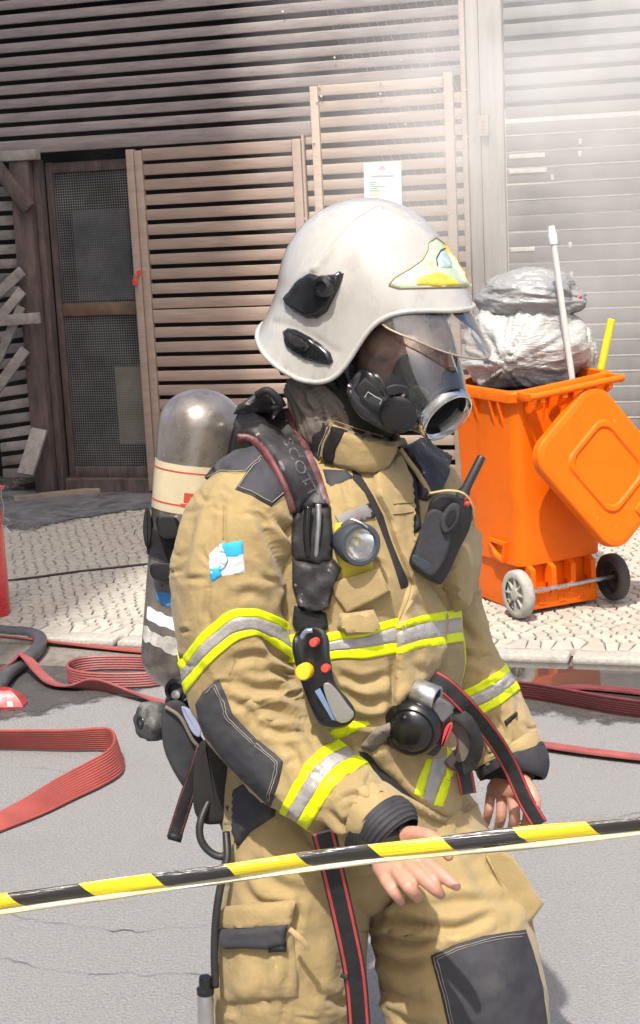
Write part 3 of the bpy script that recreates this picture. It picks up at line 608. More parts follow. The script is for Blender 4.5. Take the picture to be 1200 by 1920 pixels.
for h0, h1 in ((0.375, 0.40), (0.345, 0.365), (0.315, 0.325), (0.29, 0.30), (0.262, 0.275), (0.236, 0.25), (0.21, 0.226), (0.18, 0.20)):
    lab = MB(); q = [on_ext(a, h) for h in (h0, h1) for a in np.linspace(0.15, 0.62 + 0.1 * sin(h0 * 90), 8)]; lab.add(q, [(i, i + 1, 8 + i + 1, 8 + i) for i in range(7)]); obj('print_line', lab, M_white, EX)
# --- orange wheeled bin
M_or = mat('orange plastic', (0.76, 0.135, 0.001), 0.5, spec=0.25, var=0.06, vscale=5, dirt=(0.56, 0.095, 0.002), dscale=7, damt=0.25, bump=0.15, bscale=14, rvar=0.1, spots=(34, 0.70, (0.72, 0.20, 0.03)))
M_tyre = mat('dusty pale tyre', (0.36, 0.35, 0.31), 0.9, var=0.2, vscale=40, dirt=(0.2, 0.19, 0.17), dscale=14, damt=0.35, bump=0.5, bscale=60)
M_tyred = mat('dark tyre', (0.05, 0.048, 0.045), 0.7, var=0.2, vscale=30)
NB = nrm([0.41, -0.91, 0]); WB = np.array([-NB[1], NB[0], 0]); BO = gz(1058, 1143, SZ); BO[2] = SZ + 0.006
BIN = empty('wheeled_bin', BO, 'bright orange wheeled rubbish bin on the pavement at right', 'bin')
def bp(w, d, h): return BO + WB * w - NB * d + ZU * ((h if h < 0.22 else 0.22 + (h - 0.22) * 1.19) + w * 0.11 * h)           # width, depth from the rear face, height
def sect(w, d0, d1, h, r=0.05, k=5):
    return [bp(x, (d0 + d1) / 2 + y, h) for x, y in rrect(w, d1 - d0, r, k)]
b = MB(); prof = [(0.36, 0.09, 0.44, 0.02), (0.38, 0.075, 0.455, 0.0), (0.39, 0.06, 0.46, 0.03), (0.395, 0.055, 0.463, 0.20), (0.43, 0.015, 0.485, 0.215), (0.455, 0.0, 0.51, 0.5), (0.475, -0.012, 0.525, 0.83)]
b.loft([sect(*q) for q in prof], cap=True); obj('bin_body', b, M_or, BIN, smooth=True, auto=35)
b = MB(); o_ = [(0.475, -0.012, 0.525, 0.828), (0.50, -0.025, 0.54, 0.832), (0.525, -0.035, 0.552, 0.838), (0.53, -0.038, 0.555, 0.868), (0.52, -0.033, 0.55, 0.876), (0.47, -0.005, 0.52, 0.876), (0.462, 0.0, 0.515, 0.83)]
b.loft([sect(*q, r=0.06) for q in o_], cap=False); obj('rim', b, M_or, BIN, smooth=True, auto=35)
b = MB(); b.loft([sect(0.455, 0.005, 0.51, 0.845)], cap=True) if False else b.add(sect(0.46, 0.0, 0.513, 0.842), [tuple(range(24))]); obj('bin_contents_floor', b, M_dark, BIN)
# rear handle with hinge posts
for x in (-0.17, -0.06, 0.06, 0.17):
    b = MB(); b.prism([(-0.005, -0.10), (0.02, -0.07), (0.11, -0.015), (0.11, 0.02), (-0.005, 0.015)], bp(x - 0.011, -0.02, 0.85), NB, ZU, WB * 0.022); obj('hinge_bracket', b, M_or, BIN, smooth=True, auto=30)
b = MB(); b.tube([bp(x, -0.125, 0.862) for x in np.linspace(-0.235, 0.235, 9)], 0.015, 12); obj('handle', b, M_or, BIN, smooth=True, auto=50)
for x in (-0.225, 0.225):
    b = MB(); b.box(bp(x, -0.075, 0.86), (WB, NB, ZU), (0.022, 0.11, 0.035), 0.006); obj('handle_arm', b, M_or, BIN, smooth=True, auto=40)
# under-rim ribs of the near side
for d in (0.09, 0.16, 0.30, 0.38):
    b = MB(); b.prism([(0, 0), (0.03, 0.0), (0.0, -0.11)], bp(-0.236, d, 0.832), -WB, ZU, NB * 0.008); obj('rib', b, M_or, BIN)
for x in (-0.19, -0.10, -0.02, 0.08, 0.18):
    b = MB(); b.prism([(0, 0), (0.02, 0.0), (0.0, -0.12)], bp(x, -0.006, 0.832), NB, ZU, WB * 0.008); obj('rib', b, M_or, BIN)
# axle housing under the overhang
b = MB(); b.box(bp(0, 0.035, 0.055), (WB, NB, ZU), (0.36, 0.07, 0.085), 0.01); obj('axle_housing', b, M_or, BIN, smooth=True, auto=40)
for x in (-0.165, -0.06, 0.04, 0.145):
    b = MB(); b.prism([(-0.02, 0.10), (0.035, 0.075), (0.04, -0.02), (0.02, -0.055), (0.0, -0.05), (0.005, 0.0), (-0.02, 0.0)], bp(x - .012, 0.02, 0.125), NB, ZU, WB * 0.024); obj('axle_bracket', b, M_or, BIN, smooth=True, auto=35)
for x in (-0.11, -0.01, 0.09):
    b = MB(); b.loft([[bp(x + p * s, -0.002 + dd, 0.05 + q * s) for p, q in ((-.02, -.012), (.02, -.012), (.014, .014), (-.02, .016))] for s, dd in ((1, .006), (1, -.003), (.75, -.003), (.7, .003))]); obj('moulded_lug', b, M_or, BIN)
b = MB(); b.tube([bp(x, -0.02, 0.108) for x in (-0.27, 0.27)], 0.010, 12); obj('axle', b, M_steel, BIN, smooth=True, auto=40)
b = MB(); b.loft([sect(0.07, 0.1, 0.2, h) for h in (0.2,)], cap=False) if False else None
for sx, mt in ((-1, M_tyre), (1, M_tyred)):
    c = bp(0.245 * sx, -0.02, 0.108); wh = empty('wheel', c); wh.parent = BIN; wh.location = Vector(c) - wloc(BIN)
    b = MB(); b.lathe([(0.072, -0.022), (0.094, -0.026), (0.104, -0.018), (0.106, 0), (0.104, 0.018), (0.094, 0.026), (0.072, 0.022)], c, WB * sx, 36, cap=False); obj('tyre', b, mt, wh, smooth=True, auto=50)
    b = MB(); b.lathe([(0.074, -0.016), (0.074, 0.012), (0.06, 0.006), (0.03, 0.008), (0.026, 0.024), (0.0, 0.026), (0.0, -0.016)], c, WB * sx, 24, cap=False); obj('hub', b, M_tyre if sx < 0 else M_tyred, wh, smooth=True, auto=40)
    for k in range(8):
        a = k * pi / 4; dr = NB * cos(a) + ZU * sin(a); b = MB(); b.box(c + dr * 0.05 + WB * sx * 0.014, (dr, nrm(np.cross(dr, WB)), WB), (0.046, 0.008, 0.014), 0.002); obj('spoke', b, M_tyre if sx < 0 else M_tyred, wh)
# moulded pocket low on the near side
b = MB(); b.loft([[bp(-0.225 - dx, d, h) for d, h in ((0.10 + s, 0.30 - s), (0.24 - s, 0.30 - s), (0.20 - s, 0.235 + s), (0.12 + s, 0.22 + s))] for s, dx in ((0, -0.02), (0, 0.012), (0.012, 0.012), (0.02, -0.012))], cap=False); obj('moulded_pocket', b, M_or, BIN, smooth=True, auto=30)
# swung-open lid hanging from one hinge
def lidp(x, y, o=0.0):
    return LC + LX * x + LY * y + LN * o
LC = gy(1137, 876, BO[1] - 0.13); LN = nrm(NB * 0.95 + WB * 0.02 + ZU * 0.16); _yx = gy(1000, 832, BO[1] - .10) - gy(1157, 697, BO[1] - .10); LX = nrm(-(_yx - LN * (_yx @ LN))); LY = nrm(np.cross(LN, LX))
LID = empty('bin_lid', LC); LID.parent = BIN; LID.location = Vector(LC) - wloc(BIN)
b = MB(); w, h, r = 0.475, 0.60, 0.10
b.loft([[lidp(x, y, o) for x, y in rrect(w - s, h - s, r - s / 2, 7)] for s, o in ((0.01, -0.05), (0, -0.048), (0, -0.008), (0.012, 0.0), (0.05, 0.004), (0.05, 0.004))], cap=True); obj('lid_panel', b, M_or, LID, smooth=True, auto=35)
b = MB(); b.loft([[lidp(x + .005, y - .02 + 0.02, o) for x, y in rrect(w - s, h - s - 0.08, 0.06, 7)] for s, o in ((0.18, 0.004), (0.195, 0.014), (0.22, 0.014), (0.235, 0.005))], cap=False); obj('lid_ridge', b, M_or, LID, smooth=True, auto=35)
b = MB(); b.loft([[lidp(x + 0.02, y - 0.252, o) for x, y in rrect(0.11 - s, 0.06 - s, 0.012, 4)] for s, o in ((0, 0.004), (0.008, 0.013), (0.02, 0.013))]); obj('lid_grip', b, M_or, LID, smooth=True, auto=35)
# --- rubbish bags
def bag_mat(name, col):
    m, nt, bs = new_mat(name); L = nt.links.new; tc = _n(nt, 'ShaderNodeTexCoord'); n1 = _n(nt, 'ShaderNodeTexNoise'); n1.inputs['Scale'].default_value = 16; n1.inputs['Detail'].default_value = 6; n1.inputs['Distortion'].default_value = 1.5
    mp = _n(nt, 'ShaderNodeMapping'); mp.inputs['Scale'].default_value = (0.6, 1, 2.2); L(tc.outputs['Object'], mp.inputs[0]); L(mp.outputs[0], n1.inputs['Vector'])
    bs.inputs['Base Color'].default_value = (*col, 1); bs.inputs['Metallic'].default_value = 0.0; bs.inputs['Roughness'].default_value = 0.27; bs.inputs['Transmission Weight'].default_value = 0.0; bs.inputs['Specular IOR Level'].default_value = 0.8
    bp_ = _n(nt, 'ShaderNodeBump'); bp_.inputs['Strength'].default_value = 0.6; bp_.inputs['Distance'].default_value = 0.02; L(n1.outputs[0], bp_.inputs['Height']); L(bp_.outputs[0], bs.inputs['Normal']); return m
M_bag = bag_mat('grey bin liner', (0.40, 0.395, 0.375)); M_bag2 = bag_mat('dark grey bin liner', (0.27, 0.27, 0.265))
def bag(name, cpx, Y, rx, ry, rz, m, label, knot=None, seed=0, tilt=0.0, flat=0.6):
    c = gy(*cpx, Y); n = 64; b = MB(); rings = []; A = np.array([cos(tilt), 0, sin(tilt)]); B = np.array([0, 1.0, 0]); Cc = np.array([-sin(tilt), 0, cos(tilt)])
    kd = nrm(knot) if knot is not None else nrm([1, -.6, .2])
    for i in range(1, n):
        a = pi * i / n; ring = []
        d = np.array([[sin(a) * cos(t), sin(a) * sin(t), cos(a)] for t in np.arange(2 * n) * pi / n])
        # pleats gather towards the knot
        k = np.clip(d @ kd, -1, 1); ang = np.arctan2(d @ nrm(np.cross(kd, [0, 0, 1])), d @ nrm(np.cross(kd, np.cross(kd, [0, 0, 1]))))
        pl = (perlin(np.stack([np.cos(ang) * 4, np.sin(ang) * 4, k * 1.0 + seed], -1)) + 0.6 * perlin(np.stack([np.cos(ang) * 11, np.sin(ang) * 11, k * 1.6 + seed], -1))) * np.clip((k + 1) / 2, 0, 1) ** 0.9
        cr = 1 - np.abs(fbm(d * 2.6 + seed * 7.7, 4, 2.1, 0.55))
        rr = 1 + 0.14 * fbm(d * 1.2 + seed * 3.1, 2) + 0.11 * pl + 0.035 * (cr - 0.75) + 0.12 * np.clip(k - 0.9, 0, 1) * 10
        p = d * rr[:, None]; p[:, 2] = np.where(p[:, 2] < -flat, -flat + (p[:, 2] + flat) * 0.25, p[:, 2])
        rings.append([c + A * q[0] * rx + B * q[1] * ry + Cc * q[2] * rz for q in p])
    b.loft(rings); o = obj(name, b, m, smooth=True); tag(o, label, 'bag', 'rubbish bags in the bin'); return o
YB = BO[1] + 0.29
bag('rubbish_bag', (985, 650), YB, 0.27, 0.22, 0.215, M_bag, 'lower grey rubbish bag bulging out of the orange bin', (-0.4, -0.9, -0.25), 1, 0.02, 0.75)
bag('rubbish_bag', (992, 556), YB + 0.03, 0.232, 0.2, 0.125, M_bag2, 'upper dark grey rubbish bag lying on top of the bin', (0.98, -.2, -.15), 2, -0.03, 0.7)
bag('rubbish_bag', (1088, 655), YB + 0.05, 0.075, 0.12, 0.10, M_bag, 'small grey bag end poking up at the right of the bin', (0.6, -.3, .8), 3, 0.2, 0.9)
M_rag = mat('red rag', (0.5, 0.07, 0.03), 0.6, var=0.3, vscale=30, bump=0.5, bscale=40)
c = gy(1078, 568, YB - 0.03); b = MB(); b.loft([[c + RGT * x + UPC * y + FWD * z for x, y in s] for s, z in (([(-.035, .025), (.03, .035), (.025, -.01), (-.012, -.05)], 0.03), ([(-.03, .02), (.028, .03), (.02, -.015), (-.01, -.045)], -0.02), ([(-.01, .01), (.015, .02), (.01, -.01), (-.005, -.02)], -0.035))]); tag(obj('red_rag', b, M_rag, smooth=True, auto=50), 'scrap of red cloth beside the neck of the upper rubbish bag', 'rag')
M_pole = mat('off white plastic pipe', (0.62, 0.60, 0.57), 0.5, var=0.08, vscale=10)
PO = empty('white_pole', gy(1070, 690, BO[1] + 0.05), 'off white plastic pole standing up out of the bin', 'pole')
a = gy(1074, 720, BO[1] + 0.05); d = gy(1034, 426, BO[1] + 0.03); b = MB(); b.tube([a, d], 0.0135, 14); obj('shaft', b, M_pole, PO, smooth=True, auto=40)
b = MB(); dv = nrm(d - a); b.lathe([(0.0, -0.07), (0.017, -0.07), (0.0185, -0.03), (0.0145, -0.022), (0.015, 0.004), (0.0, 0.006)], d, dv, 14); obj('end_fitting', b, M_white, PO, smooth=True, auto=40)
M_yel = mat('yellow plastic', (0.75, 0.55, 0.02), 0.45, var=0.1)
a = gy(1112, 760, BO[1] + 0.20); d = gy(1147, 598, BO[1] + 0.22); b = MB(); b.lathe([(0.0, 0), (0.017, 0), (0.017, np.linalg.norm(d - a) - .004), (0.012, np.linalg.norm(d - a)), (0.010, np.linalg.norm(d - a) - .01), (0, np.linalg.norm(d - a) - .01)], a, d - a, 14); tag(obj('yellow_stick', b, M_yel, smooth=True, auto=40), 'short yellow plastic stick poking out of the bin corner', 'stick')
# ================================================================== FIREFIGHTER
FD = nrm([0.77, -0.64, 0]); LD = np.array([-FD[1], FD[0], 0])          # facing, and his left
M_tan = mat('tan turnout cloth', (0.342, 0.254, 0.117), 0.85, spec=0.2, var=0.14, vscale=9, dirt=(0.27, 0.185, 0.08), dscale=6.5, damt=0.25, bump=0.5, bscale=75, bdist=0.004, weave=(420, 0.35), spots=(26, 0.69, (0.46, 0.33, 0.155)), sheen=0.15)
M_tan2 = mat('tan flap cloth', (0.362, 0.268, 0.126), 0.85, spec=0.2, var=0.12, vscale=12, dirt=(0.30, 0.20, 0.085), dscale=7, damt=0.2, bump=0.5, bscale=45, bdist=0.005, weave=(420, 0.25), sheen=0.15)
M_patch = mat('charcoal reinforcement patch', (0.040, 0.040, 0.046), 0.7, spec=0.3, var=0.3, vscale=14, dirt=(0.085, 0.082, 0.085), dscale=6, damt=0.3, bump=0.5, bscale=40, bdist=0.004)
M_blk2 = mat('black webbing', (0.018, 0.018, 0.019), 0.65, spec=0.3, var=0.35, vscale=25, dirt=(0.055, 0.05, 0.048), dscale=9, damt=0.35, bump=0.5, bscale=60)
M_gear = mat('black moulded plastic', (0.008, 0.008, 0.009), 0.22, spec=0.6, var=0.3, vscale=20, dirt=(0.022, 0.021, 0.02), dscale=9, damt=0.3, rvar=0.1)
M_pad = mat('scuffed strap leather', (0.026, 0.023, 0.025), 0.55, spec=0.5, var=0.4, vscale=18, dirt=(0.13, 0.11, 0.11), dscale=16, damt=0.3, spots=(60, 0.66, (0.26, 0.24, 0.23)), bump=0.6, bscale=35, rvar=0.2)
M_padred = mat('worn dark red binding', (0.105, 0.026, 0.028), 0.5, var=0.45, vscale=25, dirt=(0.20, 0.13, 0.125), dscale=22, damt=0.4, bump=0.4)
M_lime = mat('lime reflective trim', (0.66, 0.76, 0.004), 0.5, spec=0.3, var=0.07, vscale=30, bump=0.15, bscale=150)
M_silv = mat('silver reflective trim', (0.36, 0.34, 0.32), 0.42, spec=0.6, metal=0.15, var=0.12, vscale=60, bump=0.3, bscale=200)
M_thr = mat('pale thread', (0.26, 0.235, 0.19), 0.8, var=0.2, vscale=60)
M_thrt = mat('tan thread', (0.30, 0.20, 0.08), 0.8, var=0.2, vscale=60)
M_helm = mat('white helmet paint', (0.415, 0.402, 0.37), 0.25, spec=0.5, var=0.12, vscale=9, dirt=(0.25, 0.24, 0.225), dscale=19, damt=0.25, coat=0.5, rvar=0.08, bump=0.05, bscale=10, stretch=(1.6, 1.6, 0.8), detail=9)
M_skin = mat('skin', (0.47, 0.24, 0.17), 0.5, var=0.12, vscale=30, dirt=(0.46, 0.19, 0.135), dscale=28, damt=0.32, bump=0.5, bscale=120, bdist=0.002)
M_skin.node_tree.nodes['Principled BSDF'].inputs['Subsurface Weight'].default_value = 0.15; M_skin.node_tree.nodes['Principled BSDF'].inputs['Subsurface Radius'].default_value = (0.01, 0.004, 0.002)
M_hood = mat('grey knit hood', (0.16, 0.135, 0.11), 0.9, var=0.2, vscale=20, bump=0.5, bscale=50)
M_blkhood = mat('black hood cloth', (0.016, 0.015, 0.015), 0.85, var=0.3, vscale=20, bump=0.4, bscale=50)
M_redth = mat('red edge stripe', (0.42, 0.04, 0.045), 0.6, var=0.2, vscale=30)
M_yelp = mat('yellow torch plastic', (0.62, 0.50, 0.03), 0.45, var=0.15, vscale=20, dirt=(0.35, 0.30, 0.08), dscale=8, damt=0.3)
M_chrome = mat('chrome', (0.75, 0.75, 0.74), 0.12, metal=1.0, var=0.05)
M_cyl = mat('worn metal cylinder', (0.25, 0.225, 0.20), 0.30, metal=0.6, spec=0.7, var=0.4, vscale=14, dirt=(0.10, 0.075, 0.055), dscale=9, damt=0.4, coat=0.5, rvar=0.12, bump=0.12, bscale=30, spots=(70, 0.68, (0.40, 0.37, 0.31)))
M_cream2 = mat('cream cylinder label', (0.52, 0.45, 0.30), 0.45, var=0.12, vscale=14, dirt=(0.34, 0.28, 0.19), dscale=8, damt=0.3, coat=0.3)
M_redl = mat('red print', (0.45, 0.05, 0.035), 0.5); M_blue = mat('blue tape', (0.04, 0.20, 0.45), 0.5, var=0.15, vscale=20); M_flagb = mat('flag blue', (0.02, 0.33, 0.62), 0.7, var=0.06); M_flagw = mat('flag white', (0.55, 0.55, 0.56), 0.7, var=0.06)
M_lens = glass_mat('mask lens', (0.97, 0.97, 0.96), 2.8, 0.02, 0.025); M_visor = glass_mat('visor lens', (0.93, 0.86, 0.74), 3.5, 0.05, 0.10, (0.8, 0.72, 0.6))

class Tube:
    """cloth tube: displaced (s, angle) grid that trims can be laid on"""
    def __init__(self, rows, ns=170, nt=150, axes=None, sup=2.0):
        """rows: px, py, Y, half width (photo px, or metres along axes[0]), depth radius m"""
        self.sup = sup
        R = spline(rows, ns); C = np.array([gy(*r[:3]) for r in R]); T = nrm(np.gradient(C, axis=0)); V = nrm(C - CAM)
        if axes is None:
            A = nrm(np.cross(V, T)); B = nrm(np.cross(T, A)); B = np.where(((B * V).sum(1) > 0)[:, None], -B, B); ra = R[:, 3] * ((C - CAM) @ FWD) / FOC
        else:
            A = np.broadcast_to(axes[0], C.shape); B = np.broadcast_to(axes[1], C.shape); ra = R[:, 3]
        th = np.arange(nt) * 2 * pi / nt; e = 2.0 / sup; ct = np.sign(np.cos(th)) * np.abs(np.cos(th)) ** e; st = np.sign(np.sin(th)) * np.abs(np.sin(th)) ** e
        self.P = C[:, None] + A[:, None] * (ra[:, None] * ct)[..., None] + B[:, None] * (R[:, 4][:, None] * st)[..., None]
        self.C = C; self.ns = ns; self.nt = nt; self.normals()
    def normals(self):
        P = self.P; du = np.gradient(P, axis=0); dv = np.roll(P, -1, 1) - np.roll(P, 1, 1); N = nrm(np.cross(du, dv)); s = ((P - self.C[:, None]) * N).sum(-1).mean()
        self.N = N if s > 0 else -N
    def noise(self, amp, sc, seed=0, an=(1, 1, 1), ridge=False, oc=3):
        q = self.P * np.array(an) * sc + seed * 13.7; n = fbm(q, oc)
        if ridge: n = 0.6 - 1.4 * np.abs(n)
        self.P = self.P + self.N * (n * amp)[..., None]; self.normals()
    def warped(self, amp, sc, seed=0, axis=2, st=0.35, ring=1.0):
        """drape folds: ridged noise stretched along the tube"""
        ns, nt = self.ns, self.nt; L = np.concatenate([[0], np.cumsum(np.linalg.norm(np.diff(self.C, axis=0), axis=1))])
        th = np.arange(nt) * 2 * pi / nt; rad = 0.09
        q = np.stack(np.broadcast_arrays(np.cos(th)[None] * rad * sc, np.sin(th)[None] * rad * sc, (L * sc * st)[:, None]), -1) + seed * 9.1
        w = np.stack([perlin(q * 0.7 + 5), perlin(q * 0.7 + 9), perlin(q * 0.7 + 31)], -1) * 0.6
        n = np.abs(perlin(q + w)); self.P = self.P + self.N * (amp * (0.35 - n * 1.3))[..., None]; self.normals()
    def strokes(self, S, facing=True):
        px = pxs(self.P); D = np.zeros(px.shape[:2]); vis = ((self.N * nrm(CAM - self.P)).sum(-1) > 0.02) if facing else np.ones(px.shape[:2], bool)
        q = px[vis]; acc = np.zeros(len(q))
        for pts, w, dep in S:
            L = spline(pts, max(8, 5 * len(pts))) if len(pts) > 2 else np.linspace(pts[0], pts[1], 8); m = len(L)
            bx = (q[:, 0] > L[:, 0].min() - 4 * w) & (q[:, 0] < L[:, 0].max() + 4 * w) & (q[:, 1] > L[:, 1].min() - 4 * w) & (q[:, 1] < L[:, 1].max() + 4 * w)
            if not bx.any(): continue
            z = q[bx]; d = np.linalg.norm(z[:, None] - L[None], axis=-1); k = d.argmin(1); dm = d.min(1); tp = np.clip(np.sin(pi * (k + 0.5) / m), 0, 1) ** 0.6
            acc[bx] += dep * tp * (-np.exp(-(dm / w) ** 2) + 0.45 * np.exp(-((dm - 2.1 * w) / (1.0 * w)) ** 2))
        D[vis] = acc; self.P = self.P + self.N * D[..., None]; self.normals()
    def creases(self, n, seed):
        """short crisp creases scattered over the cloth, mostly across the tube"""
        rg_ = np.random.default_rng(seed); px = pxs(self.P); vis = (self.N * nrm(CAM - self.P)).sum(-1) > 0.15; idx = np.argwhere(vis); S = []
        for _ in range(n):
            i, j = idx[rg_.integers(len(idx))]; t = px[min(i + 3, self.ns - 1), j] - px[max(i - 3, 0), j]; a = atan2(t[1], t[0]) + pi / 2 + rg_.normal(0, 0.55); l = rg_.uniform(14, 46); c = px[i, j]; d = np.array([cos(a), sin(a)]); k = np.array([-d[1], d[0]]) * rg_.normal(0, 0.18) * l
            S.append(([tuple(c - d * l / 2), tuple(c + k), tuple(c + d * l / 2)], rg_.uniform(3.0, 5.5), rg_.uniform(0.0015, 0.0042)))
        self.strokes(S)
    def faces(self):
        ns, nt = self.ns, self.nt; return [(i * nt + j, i * nt + (j + 1) % nt, (i + 1) * nt + (j + 1) % nt, (i + 1) * nt + j) for i in range(ns - 1) for j in range(nt)]
    def build(self, name, m, parent, cap=(True, True)):
        f = self.faces(); nt = self.nt
        if cap[0]: f.append(tuple(range(nt)))
        if cap[1]: f.append(tuple((self.ns - 1) * nt + j for j in range(nt)))
        b = MB(); b.v = [tuple(p) for p in self.P.reshape(-1, 3)]; b.f = f; b.m = [0] * len(f)
        self.bvh = BVHTree.FromPolygons(b.v, self.faces()); return obj(name, b, m, parent, smooth=True)
    def sample(self, s, t):
        s = np.clip(s, 0, self.ns - 1.001); i = np.floor(s).astype(int); f = (s - i)[..., None]; t = np.mod(t, self.nt); j = np.floor(t).astype(int) % self.nt; g = (t - np.floor(t))[..., None]; k = (j + 1) % self.nt
        def lerp(X): return (X[i, j] * (1 - f) + X[i + 1, j] * f) * (1 - g) + (X[i, k] * (1 - f) + X[i + 1, k] * f) * g
        return lerp(self.P), nrm(lerp(self.N))
    def cross(self, line, rng=None):
        """ring position per angle where the surface meets a photo polyline (front), mirrored behind"""
        L = np.asarray(line, float); d0 = L[0] - L[1]; d1 = L[-1] - L[-2]; L = np.vstack([L[0] + d0 * 4, L, L[-1] + d1 * 4]); L = np.vstack([np.linspace(L[i], L[i + 1], 12, endpoint=False) for i in range(len(L) - 1)] + [L[-1]])
        px = pxs(self.P); out = np.full(self.nt, np.nan); lo, hi = rng or (0, self.ns)
        vis = (self.N * nrm(CAM - self.P)).sum(-1)
        for j in range(self.nt):
            q = px[lo:hi, j]; d = np.linalg.norm(q[:, None] - L[None], axis=-1); k = np.minimum(d.argmin(1), len(L) - 2); T = L[k + 1] - L[k]; r = q - L[k]; s = np.sign(T[:, 0] * r[:, 1] - T[:, 1] * r[:, 0])
            c = np.where(s[:-1] * s[1:] < 0)[0]
            if len(c):
                c = c[0]; out[j] = lo + c + 0.5
        fr = vis[lo:hi].mean(0) > 0; f2 = out.copy(); nt = self.nt
        for j in range(nt):
            if not fr[j]:
                f2[j] = out[(nt - j) % nt]
        ok = ~np.isnan(f2)
        if not ok.all(): f2[~ok] = np.interp(np.where(~ok)[0], np.where(ok)[0], f2[ok], period=nt)
        k = np.exp(-np.arange(-6, 7) ** 2 / 8.0); k /= k.sum(); return np.convolve(np.concatenate([f2[-6:], f2, f2[:6]]), k, 'valid')
    def band(self, lines, off, name, mats, parent, rng=None, rows=5, arc=None):
        """trim strips between consecutive photo lines round the whole tube"""
        S = [self.cross(l, rng) for l in lines]; t = np.arange(self.nt)
        for k in range(len(S) - 1):
            rings = []
            for a, o in [(0, -0.002)] + [(x, off) for x in np.linspace(0, 1, rows)] + [(1, -0.002)]:
                P, N = self.sample(S[k] * (1 - a) + S[k + 1] * a, t.astype(float)); R_ = P + N * o
                rings.append(R_ if arc is None else R_[arc[0]:arc[1]])
            b = MB(); b.loft(rings, cap=False, closed_ring=arc is None); obj(name[k], b, mats[k], parent, smooth=True)

def hit(BV, x, y):
    d = Vector(ray(x, y)).normalized(); best = None
    for bv in (BV if isinstance(BV, (list, tuple)) else [BV]):
        h = bv.ray_cast(Vector(CAM), d)
        if h[0] is not None and (best is None or h[3] < best[3]): best = h
    return best
def inside(poly, x, y):
    r = False; n = len(poly)
    for i in range(n):
        a = poly[i]; b = poly[i - 1]
        if (a[1] > y) != (b[1] > y) and x < (b[0] - a[0]) * (y - a[1]) / (b[1] - a[1]) + a[0]: r = not r
    return r
def seg_dist(q, poly, closed=True):
    P = np.asarray(poly, float); A = P; B = np.roll(P, -1, 0)
    if not closed: A = P[:-1]; B = P[1:]
    q = np.asarray(q, float)[:, None]; d = B - A; t = np.clip(((q - A) * d).sum(-1) / ((d * d).sum(-1) + 1e-9), 0, 1); return np.linalg.norm(q - (A + d * t[..., None]), axis=-1).min(1)
def decal(name, poly, BV, thick, m, parent, edge=4.0, step=7.0, bridge=0, smoothp=True, relief=0.0, base=0.0, dfall=None, sink=0.006):
    """patch cut to a photo outline and laid on real surfaces, with a thickness of its own"""
    poly = [tuple(p) for p in poly]; out = []
    for i in range(len(poly)):
        a = np.array(poly[i]); b_ = np.array(poly[(i + 1) % len(poly)]); k = max(1, int(np.linalg.norm(b_ - a) / step)); out += [tuple(a + (b_ - a) * j / k) for j in range(k)]
    nb = len(out); xs = [p[0] for p in out]; ys = [p[1] for p in out]; pts = list(out); bd = []
    for gx in np.arange(min(xs), max(xs), step):
        for gy_ in np.arange(min(ys), max(ys), step):
            x = gx + (step / 2 if int((gy_ - min(ys)) / step) % 2 else 0)
            if inside(out, x, gy_): bd.append((x, gy_))
    if bd:
        dd = seg_dist(bd, out); pts += [p for p, d in zip(bd, dd) if d > step * 0.45]
    r = delaunay_2d_cdt([Vector(p) for p in pts], [(i, (i + 1) % nb) for i in range(nb)], [], 1, 1e-4)
    V = np.array([[v.x, v.y] for v in r[0]]); F = [tuple(f) for f in r[2]]; n = len(V); Z = np.full(n, np.nan); NN = np.zeros((n, 3)); D = np.array([ray(*v) for v in V]); Dl = np.linalg.norm(D, axis=1); D = D / Dl[:, None]
    for i in range(n):
        h = hit(BV, *V[i])
        if h is not None and (dfall is None or h[3] < dfall): Z[i] = h[3]; nn = np.array(h[1]); NN[i] = nn if nn @ D[i] < 0 else -nn
    ok = ~np.isnan(Z)
    if not ok.any(): print('decal missed', name, poly[0]); return None
    if not ok.all():
        for i in np.where(~ok)[0]:
            k = np.argmin(((V[ok] - V[i]) ** 2).sum(1)); Z[i] = Z[ok][k]; NN[i] = NN[ok][k]
    nb_ = [set() for _ in range(n)]
    for f in F:
        for a in range(3): nb_[f[a]].update((f[a - 1], f[a - 2]))
    for _ in range(bridge):
        Z2 = np.array([np.mean([Z[k] for k in nb_[i]]) if nb_[i] else Z[i] for i in range(n)]); Z = np.minimum(Z, Z2)
    for _ in range(2): NN = nrm(np.array([NN[i] + sum((NN[k] for k in nb_[i]), np.zeros(3)) for i in range(n)]))
    ed = seg_dist(V, out); prof = np.clip(ed / edge, 0, 1); prof = np.sqrt(1 - (1 - prof) ** 2) * 0.85 + 0.15
    off = base + thick * prof; P0 = CAM + D * Z[:, None]; dirn = nrm(NN - 0.5 * D); P = P0 + dirn * off[:, None]
    if relief: P = P + dirn * (relief * fbm(P * 45, 2))[:, None]
    cnt = {}
    for f in F:
        for a in range(3): e = (f[a], f[(a + 1) % 3]); cnt[e] = 1
    be = [e for e in cnt if (e[1], e[0]) not in cnt]; bi = sorted({v for e in be for v in e}); mp = {v: n + i for i, v in enumerate(bi)}
    VV = list(P) + [P0[v] - dirn[v] * sink for v in bi]; FF = F + [(e[1], e[0], mp[e[0]], mp[e[1]]) for e in be]
    b = MB(); b.add(VV, FF); me = b.mesh(name); return obj(name, me, m, parent, smooth=True, auto=60)
